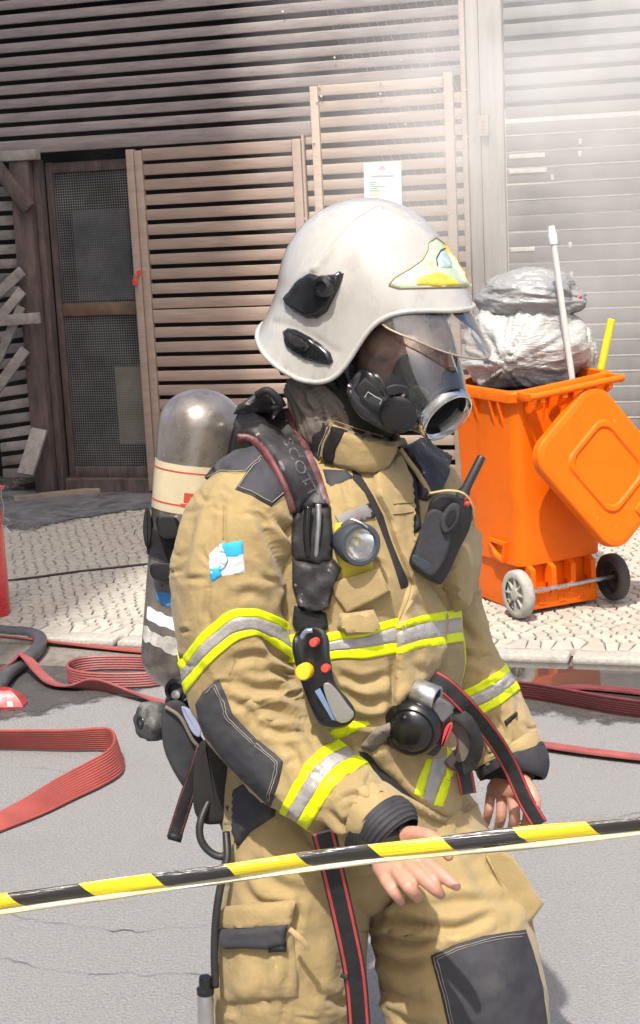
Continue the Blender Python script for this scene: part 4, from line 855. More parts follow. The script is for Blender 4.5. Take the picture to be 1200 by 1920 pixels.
def offset_path(path, w0, w1=None):
    L = spline(path, max(6, 4 * len(path))) if len(path) > 2 else np.linspace(path[0], path[1], 6); L = np.asarray(L, float); T = np.gradient(L, axis=0); T /= np.linalg.norm(T, axis=1)[:, None] + 1e-9; Nn = np.stack([-T[:, 1], T[:, 0]], -1); w = np.linspace(w0, w0 if w1 is None else w1, len(L))[:, None] / 2
    return [tuple(p) for p in np.vstack([L + Nn * w, (L - Nn * w)[::-1]])]
def seam(name, path, BV, m, parent, r=0.0012, off=0.001, closed=False, step=5.0):
    r = r * 0.7
    L = []
    pts = list(path) + ([path[0]] if closed else [])
    for a, b_ in zip(pts[:-1], pts[1:]):
        k = max(1, int(hypot(b_[0] - a[0], b_[1] - a[1]) / step)); L += [(a[0] + (b_[0] - a[0]) * i / k, a[1] + (b_[1] - a[1]) * i / k) for i in range(k)]
    L.append(pts[-1]); Q = []
    for x, y in L:
        h = hit(BV, x, y)
        if h is not None:
            nn = h[1]; d = Vector(ray(x, y)); nn = nn if nn.dot(d) < 0 else -nn; Q.append(np.array(h[0] + nn * off))
    if len(Q) > 2: b = MB(); b.tube(Q, r, 5); return obj(name, b, m, parent, smooth=True)
def inset(poly, d):
    P = np.asarray(poly, float); a = np.roll(P, 1, 0); c = np.roll(P, -1, 0); e0 = nrm(P - a); e1 = nrm(c - P); area = (P[:, 0] * c[:, 1] - c[:, 0] * P[:, 1]).sum(); s = 1 if area > 0 else -1
    n0 = np.stack([-e0[:, 1], e0[:, 0]], -1) * s; n1 = np.stack([-e1[:, 1], e1[:, 0]], -1) * s; b_ = nrm(n0 + n1); k = d / np.maximum(0.4, (b_ * n0).sum(1)); return [tuple(p) for p in P + b_ * k[:, None]]
def slab(name, poly, Y, depth, m, parent, bev=3.0, lean=(0, 0), rnd=True, step=None):
    """solid cut to a photo outline at distance Y, depth metres deep, rounded front edge (bev in photo px)"""
    Ys = [y_ for y_ in ([Y] * len(poly) if np.isscalar(Y) else Y)]
    if rnd:
        q = spline(np.column_stack([np.array(poly, float), Ys]), 5 * len(poly), True); poly = [tuple(r[:2]) for r in q]; Ys = list(q[:, 2])
    rings = []; bm_ = bev * np.mean(Ys) / FOC
    for d, o in ((bev * 1.8, -bm_ * 1.05), (bev, -bm_), (bev * 0.3, -bm_ * 0.7), (0, 0), (0, depth - bm_ * .5), (bev, depth)):
        q = inset(poly, d) if d else poly; rings.append([gy(x, y, yy + o) for (x, y), yy in zip(q, Ys)])
    b = MB(); b.loft(rings); return obj(name, b, m, parent, smooth=True, auto=40)
def ribbon(name, path, w, th, m, parent, n=60, face=None, edges=None, edge_mat=None, taper=None):
    """strap through (px, py, Y[, twist deg]) points, w wide, flat towards the viewer unless twisted"""
    R = spline([list(p) + [0] * (4 - len(p)) for p in path], n); C = np.array([gy(*r[:3]) for r in R]); T = nrm(np.gradient(C, axis=0)); V = nrm(C - CAM); E = nrm(np.cross(T, V)); K = np.cross(E, T); rings = []; Es = []; Ks = []
    for i in range(n):
        a = radians(R[i, 3]); e = E[i] * cos(a) + K[i] * sin(a); k = nrm(np.cross(e, T[i])); Es.append(e); Ks.append(k); ww = w * (1 if taper is None else np.interp(i / (n - 1), *taper))
        rings.append([C[i] + e * ww / 2 * x + k * th / 2 * y for x, y in ((-1, -.6), (-.92, -1), (0, -1.15), (.92, -1), (1, -.6), (1, .6), (.92, 1), (0, 1.15), (-.92, 1), (-1, .6))])
    b = MB(); b.loft(rings); o = obj(name, b, m, parent, smooth=True, auto=60)
    if edges:
        for s in (-1, 1):
            b = MB(); b.tube([C[i] + Es[i] * w * edges * s for i in range(n)], w * 0.085, 8, flat=th * 0.72 / (w * 0.085), up=np.array(Ks)); obj('edge_stripe', b, edge_mat, o, smooth=True)
    return o
def cpath(path, n=40):
    return np.array([gy(*r) for r in spline(path, n)])

# ---------------------------------------------------------------- body (head, trunk, arms, hands: one surface)
def remesh(mb, vox, smooth=3):
    me = mb.mesh('tmp'); o = bpy.data.objects.new('tmp', me); COL.objects.link(o); md = o.modifiers.new('r', 'REMESH'); md.mode = 'VOXEL'; md.voxel_size = vox
    ms = o.modifiers.new('s', 'SMOOTH'); ms.iterations = smooth; ms.factor = 0.5
    dg = bpy.context.evaluated_depsgraph_get(); r = bpy.data.meshes.new_from_object(o.evaluated_get(dg)); bpy.data.objects.remove(o); bpy.data.meshes.remove(me); return r
HC = gy(690, 545, 2.50); hf = nrm([0.80, -0.60, -0.20]); hl = nrm(np.cross([0, 0, 1], hf)); hu = np.cross(hf, hl)
def hp(f, l, u): return HC + hf * f + hl * l + hu * u
B = MB()
B.sphere(hp(0.0, 0, 0.0), (0.105, 0.082, 0.115), 18, ax=[hf, hl, hu]); B.sphere(hp(0.03, 0, -0.075), (0.072, 0.062, 0.085), 16, ax=[hf, hl, hu])
B.tube([hp(0.098, 0, -0.02), hp(0.112, 0, -0.045), hp(0.122, 0, -0.068), hp(0.104, 0, -0.08)], [0.009, 0.011, 0.015, 0.008], 10)      # nose
B.tube([hp(0.085, -0.03, -0.112), hp(0.098, 0, -0.108), hp(0.085, 0.03, -0.112)], [0.006, 0.010, 0.006], 8); B.tube([hp(0.083, -0.026, -0.122), hp(0.096, 0, -0.121), hp(0.083, 0.026, -0.122)], [0.006, 0.010, 0.006], 8)
for s in (-1, 1):
    B.tube([hp(0.098, 0.012 * s, -0.012), hp(0.096, 0.035 * s, -0.006), hp(0.076, 0.062 * s, -0.016)], [0.008, 0.010, 0.007], 8)          # brows
    B.sphere(hp(0.068, 0.045 * s, -0.065), (0.03, 0.03, 0.03), 10, ax=[hf, hl, hu]); B.sphere(hp(-0.01, 0.083 * s, -0.045), (0.018, 0.008, 0.03), 8, ax=[hf, hl, hu])
NK = gy(648, 850, 2.55); B.tube([hp(-0.02, 0, -0.07), (hp(-0.03, 0, -0.15) + NK) / 2, NK, gy(642, 930, 2.55)], [0.06, 0.058, 0.062, 0.09], 16)
TR = [(645, 880, 2.55, .11, .075), (640, 930, 2.55, .17, .095), (640, 1020, 2.55, .165, .115), (640, 1200, 2.55, .15, .11), (640, 1400, 2.55, .16, .115), (640, 1560, 2.54, .165, .12)]
B.loft([[gy(*r[:3]) + LD * r[3] * cos(t) + FD * r[4] * sin(t) for t in np.arange(24) * 2 * pi / 24] for r in spline(TR, 16)])
def limb(rows, n=16): R_ = spline(rows, n); B.tube([gy(*r[:3]) for r in R_], R_[:, 3], 16)
limb([(540, 930, 2.46, .055), (450, 960, 2.41, .058), (440, 1150, 2.39, .048), (458, 1310, 2.375, .043), (540, 1430, 2.32, .040), (650, 1515, 2.25, .034), (722, 1586, 2.195, .027)])
limb([(740, 930, 2.64, .055), (815, 960, 2.69, .058), (845, 1120, 2.70, .048), (875, 1250, 2.70, .043), (915, 1350, 2.68, .038), (950, 1445, 2.655, .026)])
def hand(wrist, knk, fingers, thumb, rf=0.0101, back=None):
    W_ = gy(*wrist); K = [gy(*k) for k in knk]; c = sum(K) / 4; ax = nrm(c - W_); across = nrm(K[0] - K[3]); up = nrm(np.cross(ax, across)); hw = np.linalg.norm(K[0] - K[3]) / 2 + 0.009
    rings = []
    for t, wd, th in ((-0.25, 0.024, 0.020), (0, 0.027, 0.0195), (0.3, 0.033, 0.0185), (0.65, hw * 0.98, 0.0165), (0.95, hw, 0.0135), (1.04, hw * 0.96, 0.010)):
        o = W_ + (c - W_) * t; ac = across
        rings.append([o + ac * wd * np.sign(cos(a)) * abs(cos(a)) ** 0.8 + up * th * np.sign(sin(a)) * abs(sin(a)) ** 0.8 for a in np.arange(20) * 2 * pi / 20])
    B.loft(rings)
    for k, f in zip(K, fingers):
        J = [W_ + (k - W_) * 0.72, k] + [gy(*q) for q in f[0]]; R_ = spline(np.column_stack([np.array(J), [rf * 1.0 * f[1], rf * 1.08 * f[1], rf * 1.02 * f[1], rf * 0.94 * f[1], rf * 0.72 * f[1]]]), 22); B.tube(R_[:, :3], R_[:, 3], 10); B.sphere(R_[-1, :3], rf * 0.72 * f[1], 6); B.sphere(J[2], rf * 1.08 * f[1], 6)
    J = [W_ + (gy(*thumb[0]) - W_) * 0.4] + [gy(*q) for q in thumb]; R_ = spline(np.column_stack([np.array(J), [0.014, 0.0145, 0.0112, 0.0105, 0.0082]]), 22); B.tube(R_[:, :3], R_[:, 3], 10); B.sphere(R_[-1, :3], 0.0082, 6)
RH_W = (722, 1588, 2.20)
hand(RH_W, [(795, 1613, 2.125), (771, 1626, 2.115), (746, 1637, 2.12), (720, 1644, 2.135)],
     [([(824, 1637, 2.085), (843, 1652, 2.07), (856, 1662, 2.06)], 1.0), ([(800, 1652, 2.08), (817, 1668, 2.075), (827, 1678, 2.082)], 1.04), ([(766, 1662, 2.085), (778, 1676, 2.09), (784, 1685, 2.10)], 1.0), ([(735, 1668, 2.105), (746, 1682, 2.105), (752, 1691, 2.112)], 0.88)],
     [(762, 1567, 2.175), (798, 1566, 2.14), (826, 1583, 2.118), (841, 1605, 2.108)])
hand((948, 1448, 2.655), [(980, 1490, 2.60), (961, 1496, 2.625), (941, 1495, 2.65), (921, 1488, 2.67)],
     [([(990, 1518, 2.585), (988, 1538, 2.59), (983, 1552, 2.60)], 1.0), ([(965, 1530, 2.61), (962, 1548, 2.62), (957, 1560, 2.632)], 1.04), ([(940, 1528, 2.64), (936, 1546, 2.65), (931, 1557, 2.66)], 1.0), ([(917, 1516, 2.66), (914, 1533, 2.668), (912, 1545, 2.676)], 0.88)],
     [(978, 1463, 2.61), (1000, 1492, 2.575), (1003, 1517, 2.57), (997, 1538, 2.575)])
PERSON = obj('person', remesh(B, 0.0028, 4), M_skin, None, smooth=True)
tag(PERSON, 'firefighter in tan turnout coat, white helmet and clear face mask walking right', 'person')
M_eyew = mat('eye white', (0.75, 0.72, 0.70), 0.2); M_iris = mat('dark iris', (0.03, 0.018, 0.01), 0.15)
for s in (-1, 1):
    b = MB(); b.sphere(hp(0.084, 0.033 * s, -0.035), 0.0125, 10); e = obj('eye', b, M_eyew, PERSON, smooth=True); b = MB(); b.sphere(hp(0.0915, 0.033 * s, -0.036), 0.0062, 8); obj('iris', b, M_iris, e, smooth=True)
# finger nails of the near hand
M_nail = mat('finger nail', (0.55, 0.34, 0.27), 0.3)

# ---------------------------------------------------------------- trousers
TROU = empty('trousers', gy(640, 1500, 2.55)); TROU.parent = PERSON; TROU.location = Vector(gy(640, 1500, 2.55)) - wloc(PERSON)
pel = Tube([(642, 1400, 2.555, .185, .165), (645, 1480, 2.55, .19, .17), (648, 1570, 2.545, .185, .165), (652, 1640, 2.535, .15, .13), (655, 1680, 2.53, .09, .08)], 60, 110, (LD, FD), 2.2)
pel.noise(0.006, 8, 2); pel.build('seat', M_tan, TROU)
rl = Tube([(560, 1440, 2.53, 128, .15), (558, 1560, 2.495, 132, .15), (553, 1680, 2.47, 137, .145), (547, 1790, 2.455, 141, .14), (547, 1900, 2.455, 140, .135), (552, 2050, 2.48, 130, .125), (560, 2220, 2.53, 118, .115), (565, 2380, 2.58, 108, .105)], 230, 170)
rl.warped(0.020, 7, 3, st=0.45); rl.warped(0.002, 24, 5, st=0.8); rl.noise(0.0025, 12, 4); rl.creases(40, 1)
rl.strokes([([(505, 1778), (500, 1830), (492, 1880)], 10, .010), ([(548, 1770), (540, 1820), (530, 1860)], 7, .009), ([(440, 1790), (432, 1850), (440, 1910)], 12, .008), ([(535, 1876), (530, 1920)], 5, .007),
            ([(560, 1690), (556, 1740)], 7, .008), ([(620, 1700), (640, 1760), (645, 1840)], 14, .007), ([(470, 1610), (520, 1660), (590, 1680)], 12, .008), ([(600, 1610), (640, 1640), (690, 1650)], 9, .009), ([(590, 1860), (640, 1880), (680, 1870)], 10, .007),
            ([(450, 1640), (480, 1690), (540, 1690)], 8, .006), ([(560, 1540), (620, 1600), (680, 1620)], 12, .01)])
RLEG = rl.build('trouser_leg', M_tan, TROU)
ll = Tube([(725, 1430, 2.60, 120, .15), (757, 1560, 2.565, 140, .15), (810, 1660, 2.52, 146, .15), (846, 1760, 2.475, 152, .145), (874, 1860, 2.445, 150, .14), (893, 1990, 2.46, 140, .13), (885, 2200, 2.53, 124, .12), (872, 2420, 2.60, 108, .105)], 240, 170)
ll.warped(0.020, 7, 7, st=0.45); ll.warped(0.002, 24, 9, st=0.9); ll.noise(0.0025, 12, 8); ll.creases(40, 2)
ll.strokes([([(698, 1719), (768, 1731), (856, 1742), (925, 1713)], 9, .013), ([(706, 1754), (768, 1772), (827, 1758)], 8, .012), ([(700, 1785), (750, 1812), (800, 1805)], 9, .010), ([(692, 1700), (740, 1690), (800, 1700)], 8, .008), ([(705, 1840), (740, 1870), (800, 1880)], 11, .010),
            ([(800, 1700), (870, 1690), (960, 1690)], 10, .007), ([(735, 1895), (770, 1920), (820, 1925)], 10, .009), ([(720, 1640), (720, 1690), (705, 1730)], 9, .010), ([(890, 1600), (900, 1650), (960, 1700)], 12, .007), ([(860, 1560), (880, 1620)], 10, .008)])
LLEG = ll.build('trouser_leg', M_tan, TROU)
LEGS = [rl.bvh, ll.bvh]
kp = [(808, 1792), (850, 1772), (905, 1755), (984, 1743), (1000, 1790), (1016, 1850), (1025, 1925), (1030, 2010), (850, 2020), (842, 1930), (828, 1870)]
decal('knee_patch', kp, ll.bvh, 0.004, M_patch, TROU, step=8, base=0.002, relief=0.0012)
kq = inset(kp, 6); seam('stitching', kq[:4], ll.bvh, M_thr, TROU, 0.0010, 0.0068); seam('stitching', [kq[0]] + kq[:-4:-1], ll.bvh, M_thr, TROU, 0.0010, 0.0068)
kq = inset(kp, 11); seam('stitching', kq[:4], ll.bvh, M_thr, TROU, 0.0008, 0.0068); seam('stitching', [kq[0]] + kq[:-4:-1], ll.bvh, M_thr, TROU, 0.0008, 0.0068)
# cargo pocket with dark flap on the near leg
decal('cargo_pocket', [(412, 1735), (414, 1715), (428, 1700), (552, 1690), (548, 1735), (556, 1800), (560, 1870), (420, 1880), (410, 1820)], rl.bvh, 0.010, M_tan, TROU, edge=34, step=8, relief=0.003, bridge=2)
decal('pocket_top', [(414, 1738), (420, 1712), (432, 1698), (552, 1687), (545, 1735), (470, 1740)], rl.bvh, 0.007, M_tan, TROU, edge=5, step=7, base=0.012, bridge=4)
decal('pocket_flap', [(416, 1741), (470, 1738), (542, 1728), (536, 1770), (512, 1773), (432, 1776), (418, 1763)], rl.bvh, 0.006, M_patch, TROU, edge=5, step=7, base=0.020, bridge=6)
decal('flap_tab', [(510, 1768), (538, 1764), (537, 1781), (511, 1783)], rl.bvh, 0.005, M_blk2, TROU, edge=3, step=6, base=0.016)
ribbon('pull_tag', [(543, 1742, 2.275), (560, 1756, 2.265), (574, 1772, 2.265), (576, 1786, 2.268)], 0.008, 0.002, M_tan2, TROU, 20)
# bellows pocket standing off the far leg
PY = 2.43
slab('bellows_pocket', [(912, 1600), (938, 1592), (962, 1606), (985, 1640), (1000, 1668), (1020, 1694), (1000, 1722), (985, 1738), (955, 1748), (925, 1720), (905, 1660)], PY, 0.10, M_tan2, TROU, 5, rnd=False)
b = MB(); b.tube([gy(*q, PY - 0.008) for q in ((912, 1604), (930, 1640), (948, 1680), (968, 1715), (984, 1735))], 0.0022, 6); obj('pocket_seam', b, M_thrt, TROU, smooth=True)
# boots
M_boot = mat('black boot leather', (0.02, 0.02, 0.02), 0.45, var=0.3, vscale=12)
for t, yw in ((rl, 0.0), (ll, 0.0)):
    a = t.C[-1]; fx = nrm(np.array([FD[0], FD[1], 0])); sx = LD; b = MB(); rings = []
    gzv = a[2]
    for f, w, h in ((-0.11, .035, .08), (-0.10, .045, .20), (-0.05, .052, .26), (0.02, .053, .25), (0.08, .053, .14), (0.14, .055, .095), (0.19, .048, .075), (0.215, .025, .05)):
        o = np.array([a[0], a[1], 0]) + fx * f; rings.append([o + sx * w * x + ZU * z for x, z in ((-1, .004), (1, .004), (1.02, .03), (.95, h * .6), (.5, h), (-.5, h), (-.95, h * .6), (-1.02, .03))])
    b.loft(rings); obj('boot', b, M_boot, PERSON, smooth=True, auto=60)

# ---------------------------------------------------------------- coat
to = Tube([(650, 1546, 2.555, .222, .192), (649, 1500, 2.555, .220, .190), (646, 1430, 2.553, .212, .182), (641, 1375, 2.55, .198, .168), (640, 1310, 2.55, .213, .182), (640, 1230, 2.55, .220, .186), (640, 1130, 2.55, .224, .184), (640, 1040, 2.55, .226, .178), (640, 960, 2.55, .222, .162), (641, 905, 2.55, .198, .142), (643, 872, 2.55, .155, .120), (646, 848, 2.55, .112, .100), (648, 828, 2.55, .098, .094)], 260, 240, (LD, FD), 2.25)
to.warped(0.015, 7, 1, st=0.6); to.warped(0.002, 20, 2, st=1.0); to.noise(0.0025, 11, 1); to.creases(45, 3)
to.strokes([([(632, 1262), (677, 1280), (727, 1266)], 8, .010), ([(640, 1290), (686, 1318), (730, 1310)], 8, .010), ([(736, 1240), (739, 1290), (728, 1335)], 7, .010), ([(732, 1341), (775, 1300), (818, 1258)], 9, .012), ([(650, 1340), (690, 1352), (730, 1345)], 8, .010), ([(760, 1240), (790, 1260), (822, 1240)], 8, .007),
            ([(720, 1380), (745, 1420), (775, 1460)], 9, .010), ([(800, 1060), (815, 1110), (835, 1140)], 8, .008), ([(770, 1120), (790, 1150)], 8, .007), ([(690, 1000), (705, 1060), (718, 1110)], 8, .006), ([(640, 900), (655, 940)], 6, .006), ([(830, 1440), (845, 1490), (850, 1530)], 9, .008), ([(600, 1480), (640, 1500), (690, 1490)], 9, .008), ([(470, 1480), (480, 1530)], 9, .01)])
COAT = to.build('coat', M_tan, PERSON, cap=(True, True))
ra = Tube([(545, 905, 2.47, 70, .085), (507, 915, 2.445, 82, .09), (472, 952, 2.42, 98, .10), (449, 1008, 2.402, 110, .107), (438, 1095, 2.39, 114, .108), (437, 1185, 2.385, 112, .106), (449, 1265, 2.378, 105, .102), (484, 1347, 2.36, 100, .098), (542, 1422, 2.325, 89, .090), (608, 1474, 2.285, 82, .083), (672, 1516, 2.245, 70, .075), (716, 1541, 2.218, 58, .064)], 300, 200)
ra.warped(0.011, 8, 11, st=0.7); ra.warped(0.0016, 26, 13, st=1.2); ra.noise(0.002, 13, 12); ra.creases(45, 4)
ra.strokes([([(490, 1193), (517, 1223), (540, 1243)], 7, .012), ([(437, 1240), (467, 1231), (510, 1230)], 9, .007), ([(440, 1277), (483, 1293), (523, 1293), (565, 1316)], 9, .009), ([(480, 1334), (503, 1327), (540, 1340), (590, 1357)], 9, .009), ([(495, 1364), (533, 1374), (580, 1368)], 8, .009), ([(505, 1255), (535, 1268), (556, 1290)], 7, .009),
            ([(483, 953), (503, 1000), (527, 1053), (541, 1095)], 10, .010), ([(420, 945), (418, 1000), (422, 1040)], 5, .004), ([(508, 965), (543, 1000), (556, 1020)], 8, .010), ([(363, 965), (350, 1020), (337, 1080)], 9, .008), ([(393, 1085), (387, 1147), (392, 1165)], 6, .006), ([(440, 1120), (470, 1112), (500, 1125)], 9, .005), ([(548, 1100), (535, 1140), (548, 1165)], 8, .009),
            ([(560, 1360), (585, 1385), (600, 1420)], 9, .006), ([(520, 1385), (550, 1410), (560, 1440)], 9, .007), ([(615, 1520), (640, 1545), (668, 1535)], 7, .007), ([(640, 1500), (665, 1490), (690, 1505)], 6, .006), ([(600, 1545), (630, 1570), (660, 1572)], 7, .006), ([(690, 1475), (700, 1510), (690, 1545)], 5, .005), ([(420, 1310), (460, 1330), (480, 1360)], 8, .006)])
ra.build('sleeve', M_tan, COAT, cap=(False, False))
la = Tube([(760, 905, 2.64, 60, .08), (790, 935, 2.67, 80, .09), (815, 1010, 2.695, 76, .095), (830, 1110, 2.71, 66, .09), (855, 1208, 2.715, 69, .088), (893, 1298, 2.70, 72, .084), (930, 1368, 2.68, 68, .078), (952, 1413, 2.665, 66, .072)], 220, 170)
la.warped(0.010, 8, 21, st=0.7); la.warped(0.0016, 26, 23, st=1.2); la.noise(0.002, 13, 22); la.creases(30, 5)
la.strokes([([(850, 1160), (880, 1190), (905, 1230)], 8, .008), ([(840, 1240), (880, 1230), (915, 1245)], 8, .009), ([(905, 1290), (930, 1280), (955, 1295)], 6, .006), ([(970, 1320), (975, 1350), (990, 1370)], 5, .006), ([(930, 1345), (945, 1370), (950, 1390)], 5, .006)])
la.build('sleeve', M_tan, COAT, cap=(False, False))
CT = [to.bvh, ra.bvh]; CTL = [to.bvh, la.bvh]
# cuffs
def cuff(t, s0, rows, m, name, parent, off=0.0, nt=120):
    pass
cu = Tube([(714, 1540, 2.219, 60, .069), (724, 1550, 2.212, 62, .070), (734, 1561, 2.205, 60, .066), (745, 1573, 2.198, 51, .054)], 40, 120); cu.noise(0.0012, 25, 5)
for k in range(3, 37, 6): cu.P[k:k + 2] += cu.N[k:k + 2] * 0.0016
cu.normals(); cu.build('cuff', M_patch, COAT, cap=(False, False))
cu2 = Tube([(690, 1549, 2.222, 58, .058), (722, 1580, 2.20, 52, .052), (736, 1594, 2.192, 48, .044), (741, 1600, 2.19, 40, .036)], 40, 120); cu2.noise(0.004, 30, 6); cu2.build('knit_wrist', M_blkhood, COAT, cap=(False, False))
cu = Tube([(951, 1411, 2.667, 68, .077), (958, 1426, 2.66, 69.5, .077), (963, 1437, 2.655, 67, .072), (961, 1449, 2.65, 56, .058)], 40, 120); cu.noise(0.0012, 25, 7); cu.build('cuff', M_patch, COAT, cap=(False, False))
cu2 = Tube([(945, 1415, 2.665, 60, .06), (950, 1440, 2.657, 56, .052), (952, 1456, 2.65, 50, .044), (952, 1462, 2.648, 40, .036)], 40, 120); cu2.noise(0.004, 30, 8); cu2.build('knit_wrist', M_blkhood, COAT, cap=(False, False))
# reflective trims
TN = ['lime_trim', 'silver_trim', 'lime_trim']; TM = [M_lime, M_silv, M_lime]
ra.band([[(336, 1243), (375, 1190), (420, 1150), (440, 1141), (480, 1140), (520, 1155), (556, 1180)], [(343, 1257), (382, 1205), (425, 1167), (442, 1157), (480, 1156), (520, 1171), (556, 1197)],
         [(350, 1272), (392, 1222), (432, 1189), (446, 1183), (480, 1180), (518, 1198), (554, 1222)], [(356, 1290), (398, 1238), (438, 1205), (452, 1196), (485, 1190), (520, 1212), (552, 1240)]], 0.0022, TN, TM, COAT, (60, 200))
ra.band([[(523, 1524), (545, 1480), (572, 1432), (600, 1405), (632, 1388)], [(536, 1530), (560, 1487), (585, 1445), (612, 1418), (646, 1402)], [(556, 1543), (582, 1500), (605, 1463), (630, 1436), (664, 1418)], [(576, 1556), (600, 1516), (622, 1482), (645, 1455), (680, 1436)]], 0.0022, TN, TM, COAT, (180, 292))
la.band([[(836, 1310), (880, 1290), (920, 1268), (948, 1246)], [(842, 1324), (886, 1304), (926, 1283), (956, 1260)], [(852, 1346), (896, 1325), (936, 1303), (966, 1278)], [(860, 1362), (904, 1340), (942, 1318), (972, 1294)]], 0.0022, TN, TM, COAT, (110, 205))
to.band([[(560, 1190), (616, 1187), (680, 1178), (740, 1158), (790, 1152), (836, 1146), (870, 1140)], [(560, 1206), (616, 1203), (680, 1195), (740, 1175), (790, 1168), (834, 1162), (870, 1156)], [(560, 1226), (616, 1222), (680, 1217), (742, 1205), (790, 1196), (832, 1190), (870, 1184)], [(560, 1242), (616, 1238), (680, 1234), (742, 1223), (790, 1214), (830, 1208), (870, 1202)]], 0.0022, TN, TM, COAT, (70, 190))
# right-side strip under the arm near the belt (slants down to the left)
decal('lime_trim', [(615, 1375), (650, 1352), (690, 1352), (694, 1358), (660, 1374), (622, 1392)], to.bvh, 0.0025, M_lime, COAT, 2, 6)
# skirt trim, left front panel
def quad(a, b_, c, d): return [a, b_, c, d]
decal('lime_trim', [(772, 1486), (795, 1420), (806, 1424), (788, 1496)], to.bvh, 0.003, M_lime, COAT, 2, 6, base=0.008)
decal('silver_trim', [(788, 1496), (806, 1424), (832, 1418), (836, 1424), (808, 1508)], to.bvh, 0.003, M_silv, COAT, 2, 6, base=0.008)
decal('lime_trim', [(808, 1508), (832, 1440), (832, 1402), (850, 1422), (848, 1440), (826, 1512)], to.bvh, 0.003, M_lime, COAT, 2, 6, base=0.0085)
# front placket: dark zip tape and storm flap
decal('zip_tape', [(660, 880), (676, 890), (700, 930), (718, 965), (732, 1010), (748, 1050), (764, 1085), (768, 1100), (752, 1105), (738, 1060), (724, 1020), (704, 968), (684, 925), (662, 900)], to.bvh, 0.002, M_blkhood, COAT, 3, 6)
flap = [(698, 886), (722, 876), (748, 850), (760, 872), (772, 905), (776, 950), (775, 1000), (782, 1045), (800, 1090), (822, 1120), (838, 1148), (834, 1212), (820, 1252), (795, 1284), (765, 1312), (736, 1332), (738, 1290), (742, 1230), (742, 1170), (760, 1110), (766, 1095), (752, 1052), (736, 1010), (722, 965), (704, 930)]
SFL = decal('storm_flap', flap, to.bvh, 0.011, M_tan2, COAT, 4, 6, relief=0.0025, bridge=3, base=0.001)
fb = [BVHTree.FromPolygons([tuple(v.co + wloc(COAT)) for v in SFL.data.vertices], [tuple(p.vertices) for p in SFL.data.polygons])]
for mm, a, b_ in ((M_lime, 0, 16), (M_silv, 16, 46), (M_lime, 46, 62)):
    decal('trim_on_flap', [(742, 1170 + a), (790, 1154 + a), (838, 1146 + a), (836, 1146 + b_), (790, 1152 + b_), (742, 1166 + b_)], fb + [to.bvh], 0.0022, mm, COAT, 2, 6)
seam('stitching', [(728, 960), (742, 1005), (758, 1048), (772, 1090), (768, 1115), (750, 1160)], fb + [to.bvh], M_thrt, COAT, 0.001, 0.0012)
seam('stitching', [(737, 945), (776, 942)], fb + [to.bvh], M_thrt, COAT, 0.0012, 0.0012); seam('stitching', [(737, 964), (775, 960)], fb + [to.bvh], M_thrt, COAT, 0.0012, 0.0012)
# lower left front panel under the belt
decal('front_skirt', [(690, 1412), (720, 1392), (760, 1400), (830, 1395), (866, 1440), (868, 1500), (858, 1536), (838, 1534), (800, 1516), (770, 1492), (740, 1462), (712, 1440)], to.bvh, 0.008, M_tan2, COAT, 6, 7, relief=0.002, bridge=2)
decal('open_lining', [(672, 1408), (690, 1412), (712, 1440), (740, 1462), (770, 1492), (800, 1516), (790, 1524), (750, 1500), (715, 1478), (690, 1450)], to.bvh, 0.002, M_blkhood, COAT, 3, 6)
for poly in ([(752, 1486), (800, 1512), (838, 1534), (836, 1546), (790, 1528), (748, 1500)],): decal('hem', poly, to.bvh, 0.010, M_tan2, COAT, 4, 6)
# elbow and shoulder patches, state flag
ep = [(367, 1320), (382, 1296), (410, 1273), (422, 1300), (437, 1340), (448, 1352), (480, 1385), (515, 1412), (531, 1428), (524, 1462), (508, 1514), (482, 1490), (450, 1460), (415, 1420), (383, 1378), (372, 1350)]
decal('elbow_patch', ep, ra.bvh, 0.0035, M_patch, COAT, 3, 7, relief=0.0012, base=0.001); eq = inset(ep, 7); seam('stitching', eq[1:11], ra.bvh, M_thr, COAT, 0.0010, 0.0058); eq = inset(ep, 11); seam('stitching', eq[2:11], ra.bvh, M_thr, COAT, 0.0008, 0.0058)
sp_ = [(398, 880), (412, 862), (440, 842), (478, 832), (500, 846), (520, 880), (540, 925), (508, 950), (470, 930), (440, 918), (462, 884), (420, 890)]
decal('shoulder_patch', [(384, 896), (405, 868), (440, 845), (480, 836), (492, 852), (462, 884), (415, 884)], CT, 0.003, M_patch, COAT, 3, 7, base=0.001)
sq = [(490, 855), (515, 880), (534, 926), (508, 950), (470, 928), (441, 918), (464, 884)]
decal('shoulder_patch', sq, CT, 0.003, M_patch, COAT, 3, 7, base=0.001); q = inset(sq, 5); seam('stitching', q[2:] + q[:1], CT, M_thr, COAT, 0.001, 0.0052); seam('stitching', [(386, 900), (415, 887), (462, 886), (490, 857)], CT, M_thr, COAT, 0.001, 0.0045)
fl = {'b1': [(411, 1020), (455, 1013), (457, 1045), (425, 1047)], 'w1': [(391, 1041), (411, 1020), (425, 1047), (420, 1055), (393, 1066)], 'w2': [(425, 1047), (457, 1045), (459, 1075), (416, 1080), (420, 1055)], 'b2': [(393, 1066), (420, 1055), (416, 1080), (395, 1094)]}
FLG = decal('flag_patch', [(391, 1041), (411, 1020), (455, 1013), (457, 1045), (459, 1075), (416, 1080), (395, 1094), (393, 1066)], ra.bvh, 0.0015, M_flagw, COAT, 2, 6)
for k in ('b1', 'b2'): decal('flag_quarter', fl[k], ra.bvh, 0.0022, M_flagb, COAT, 2, 6)
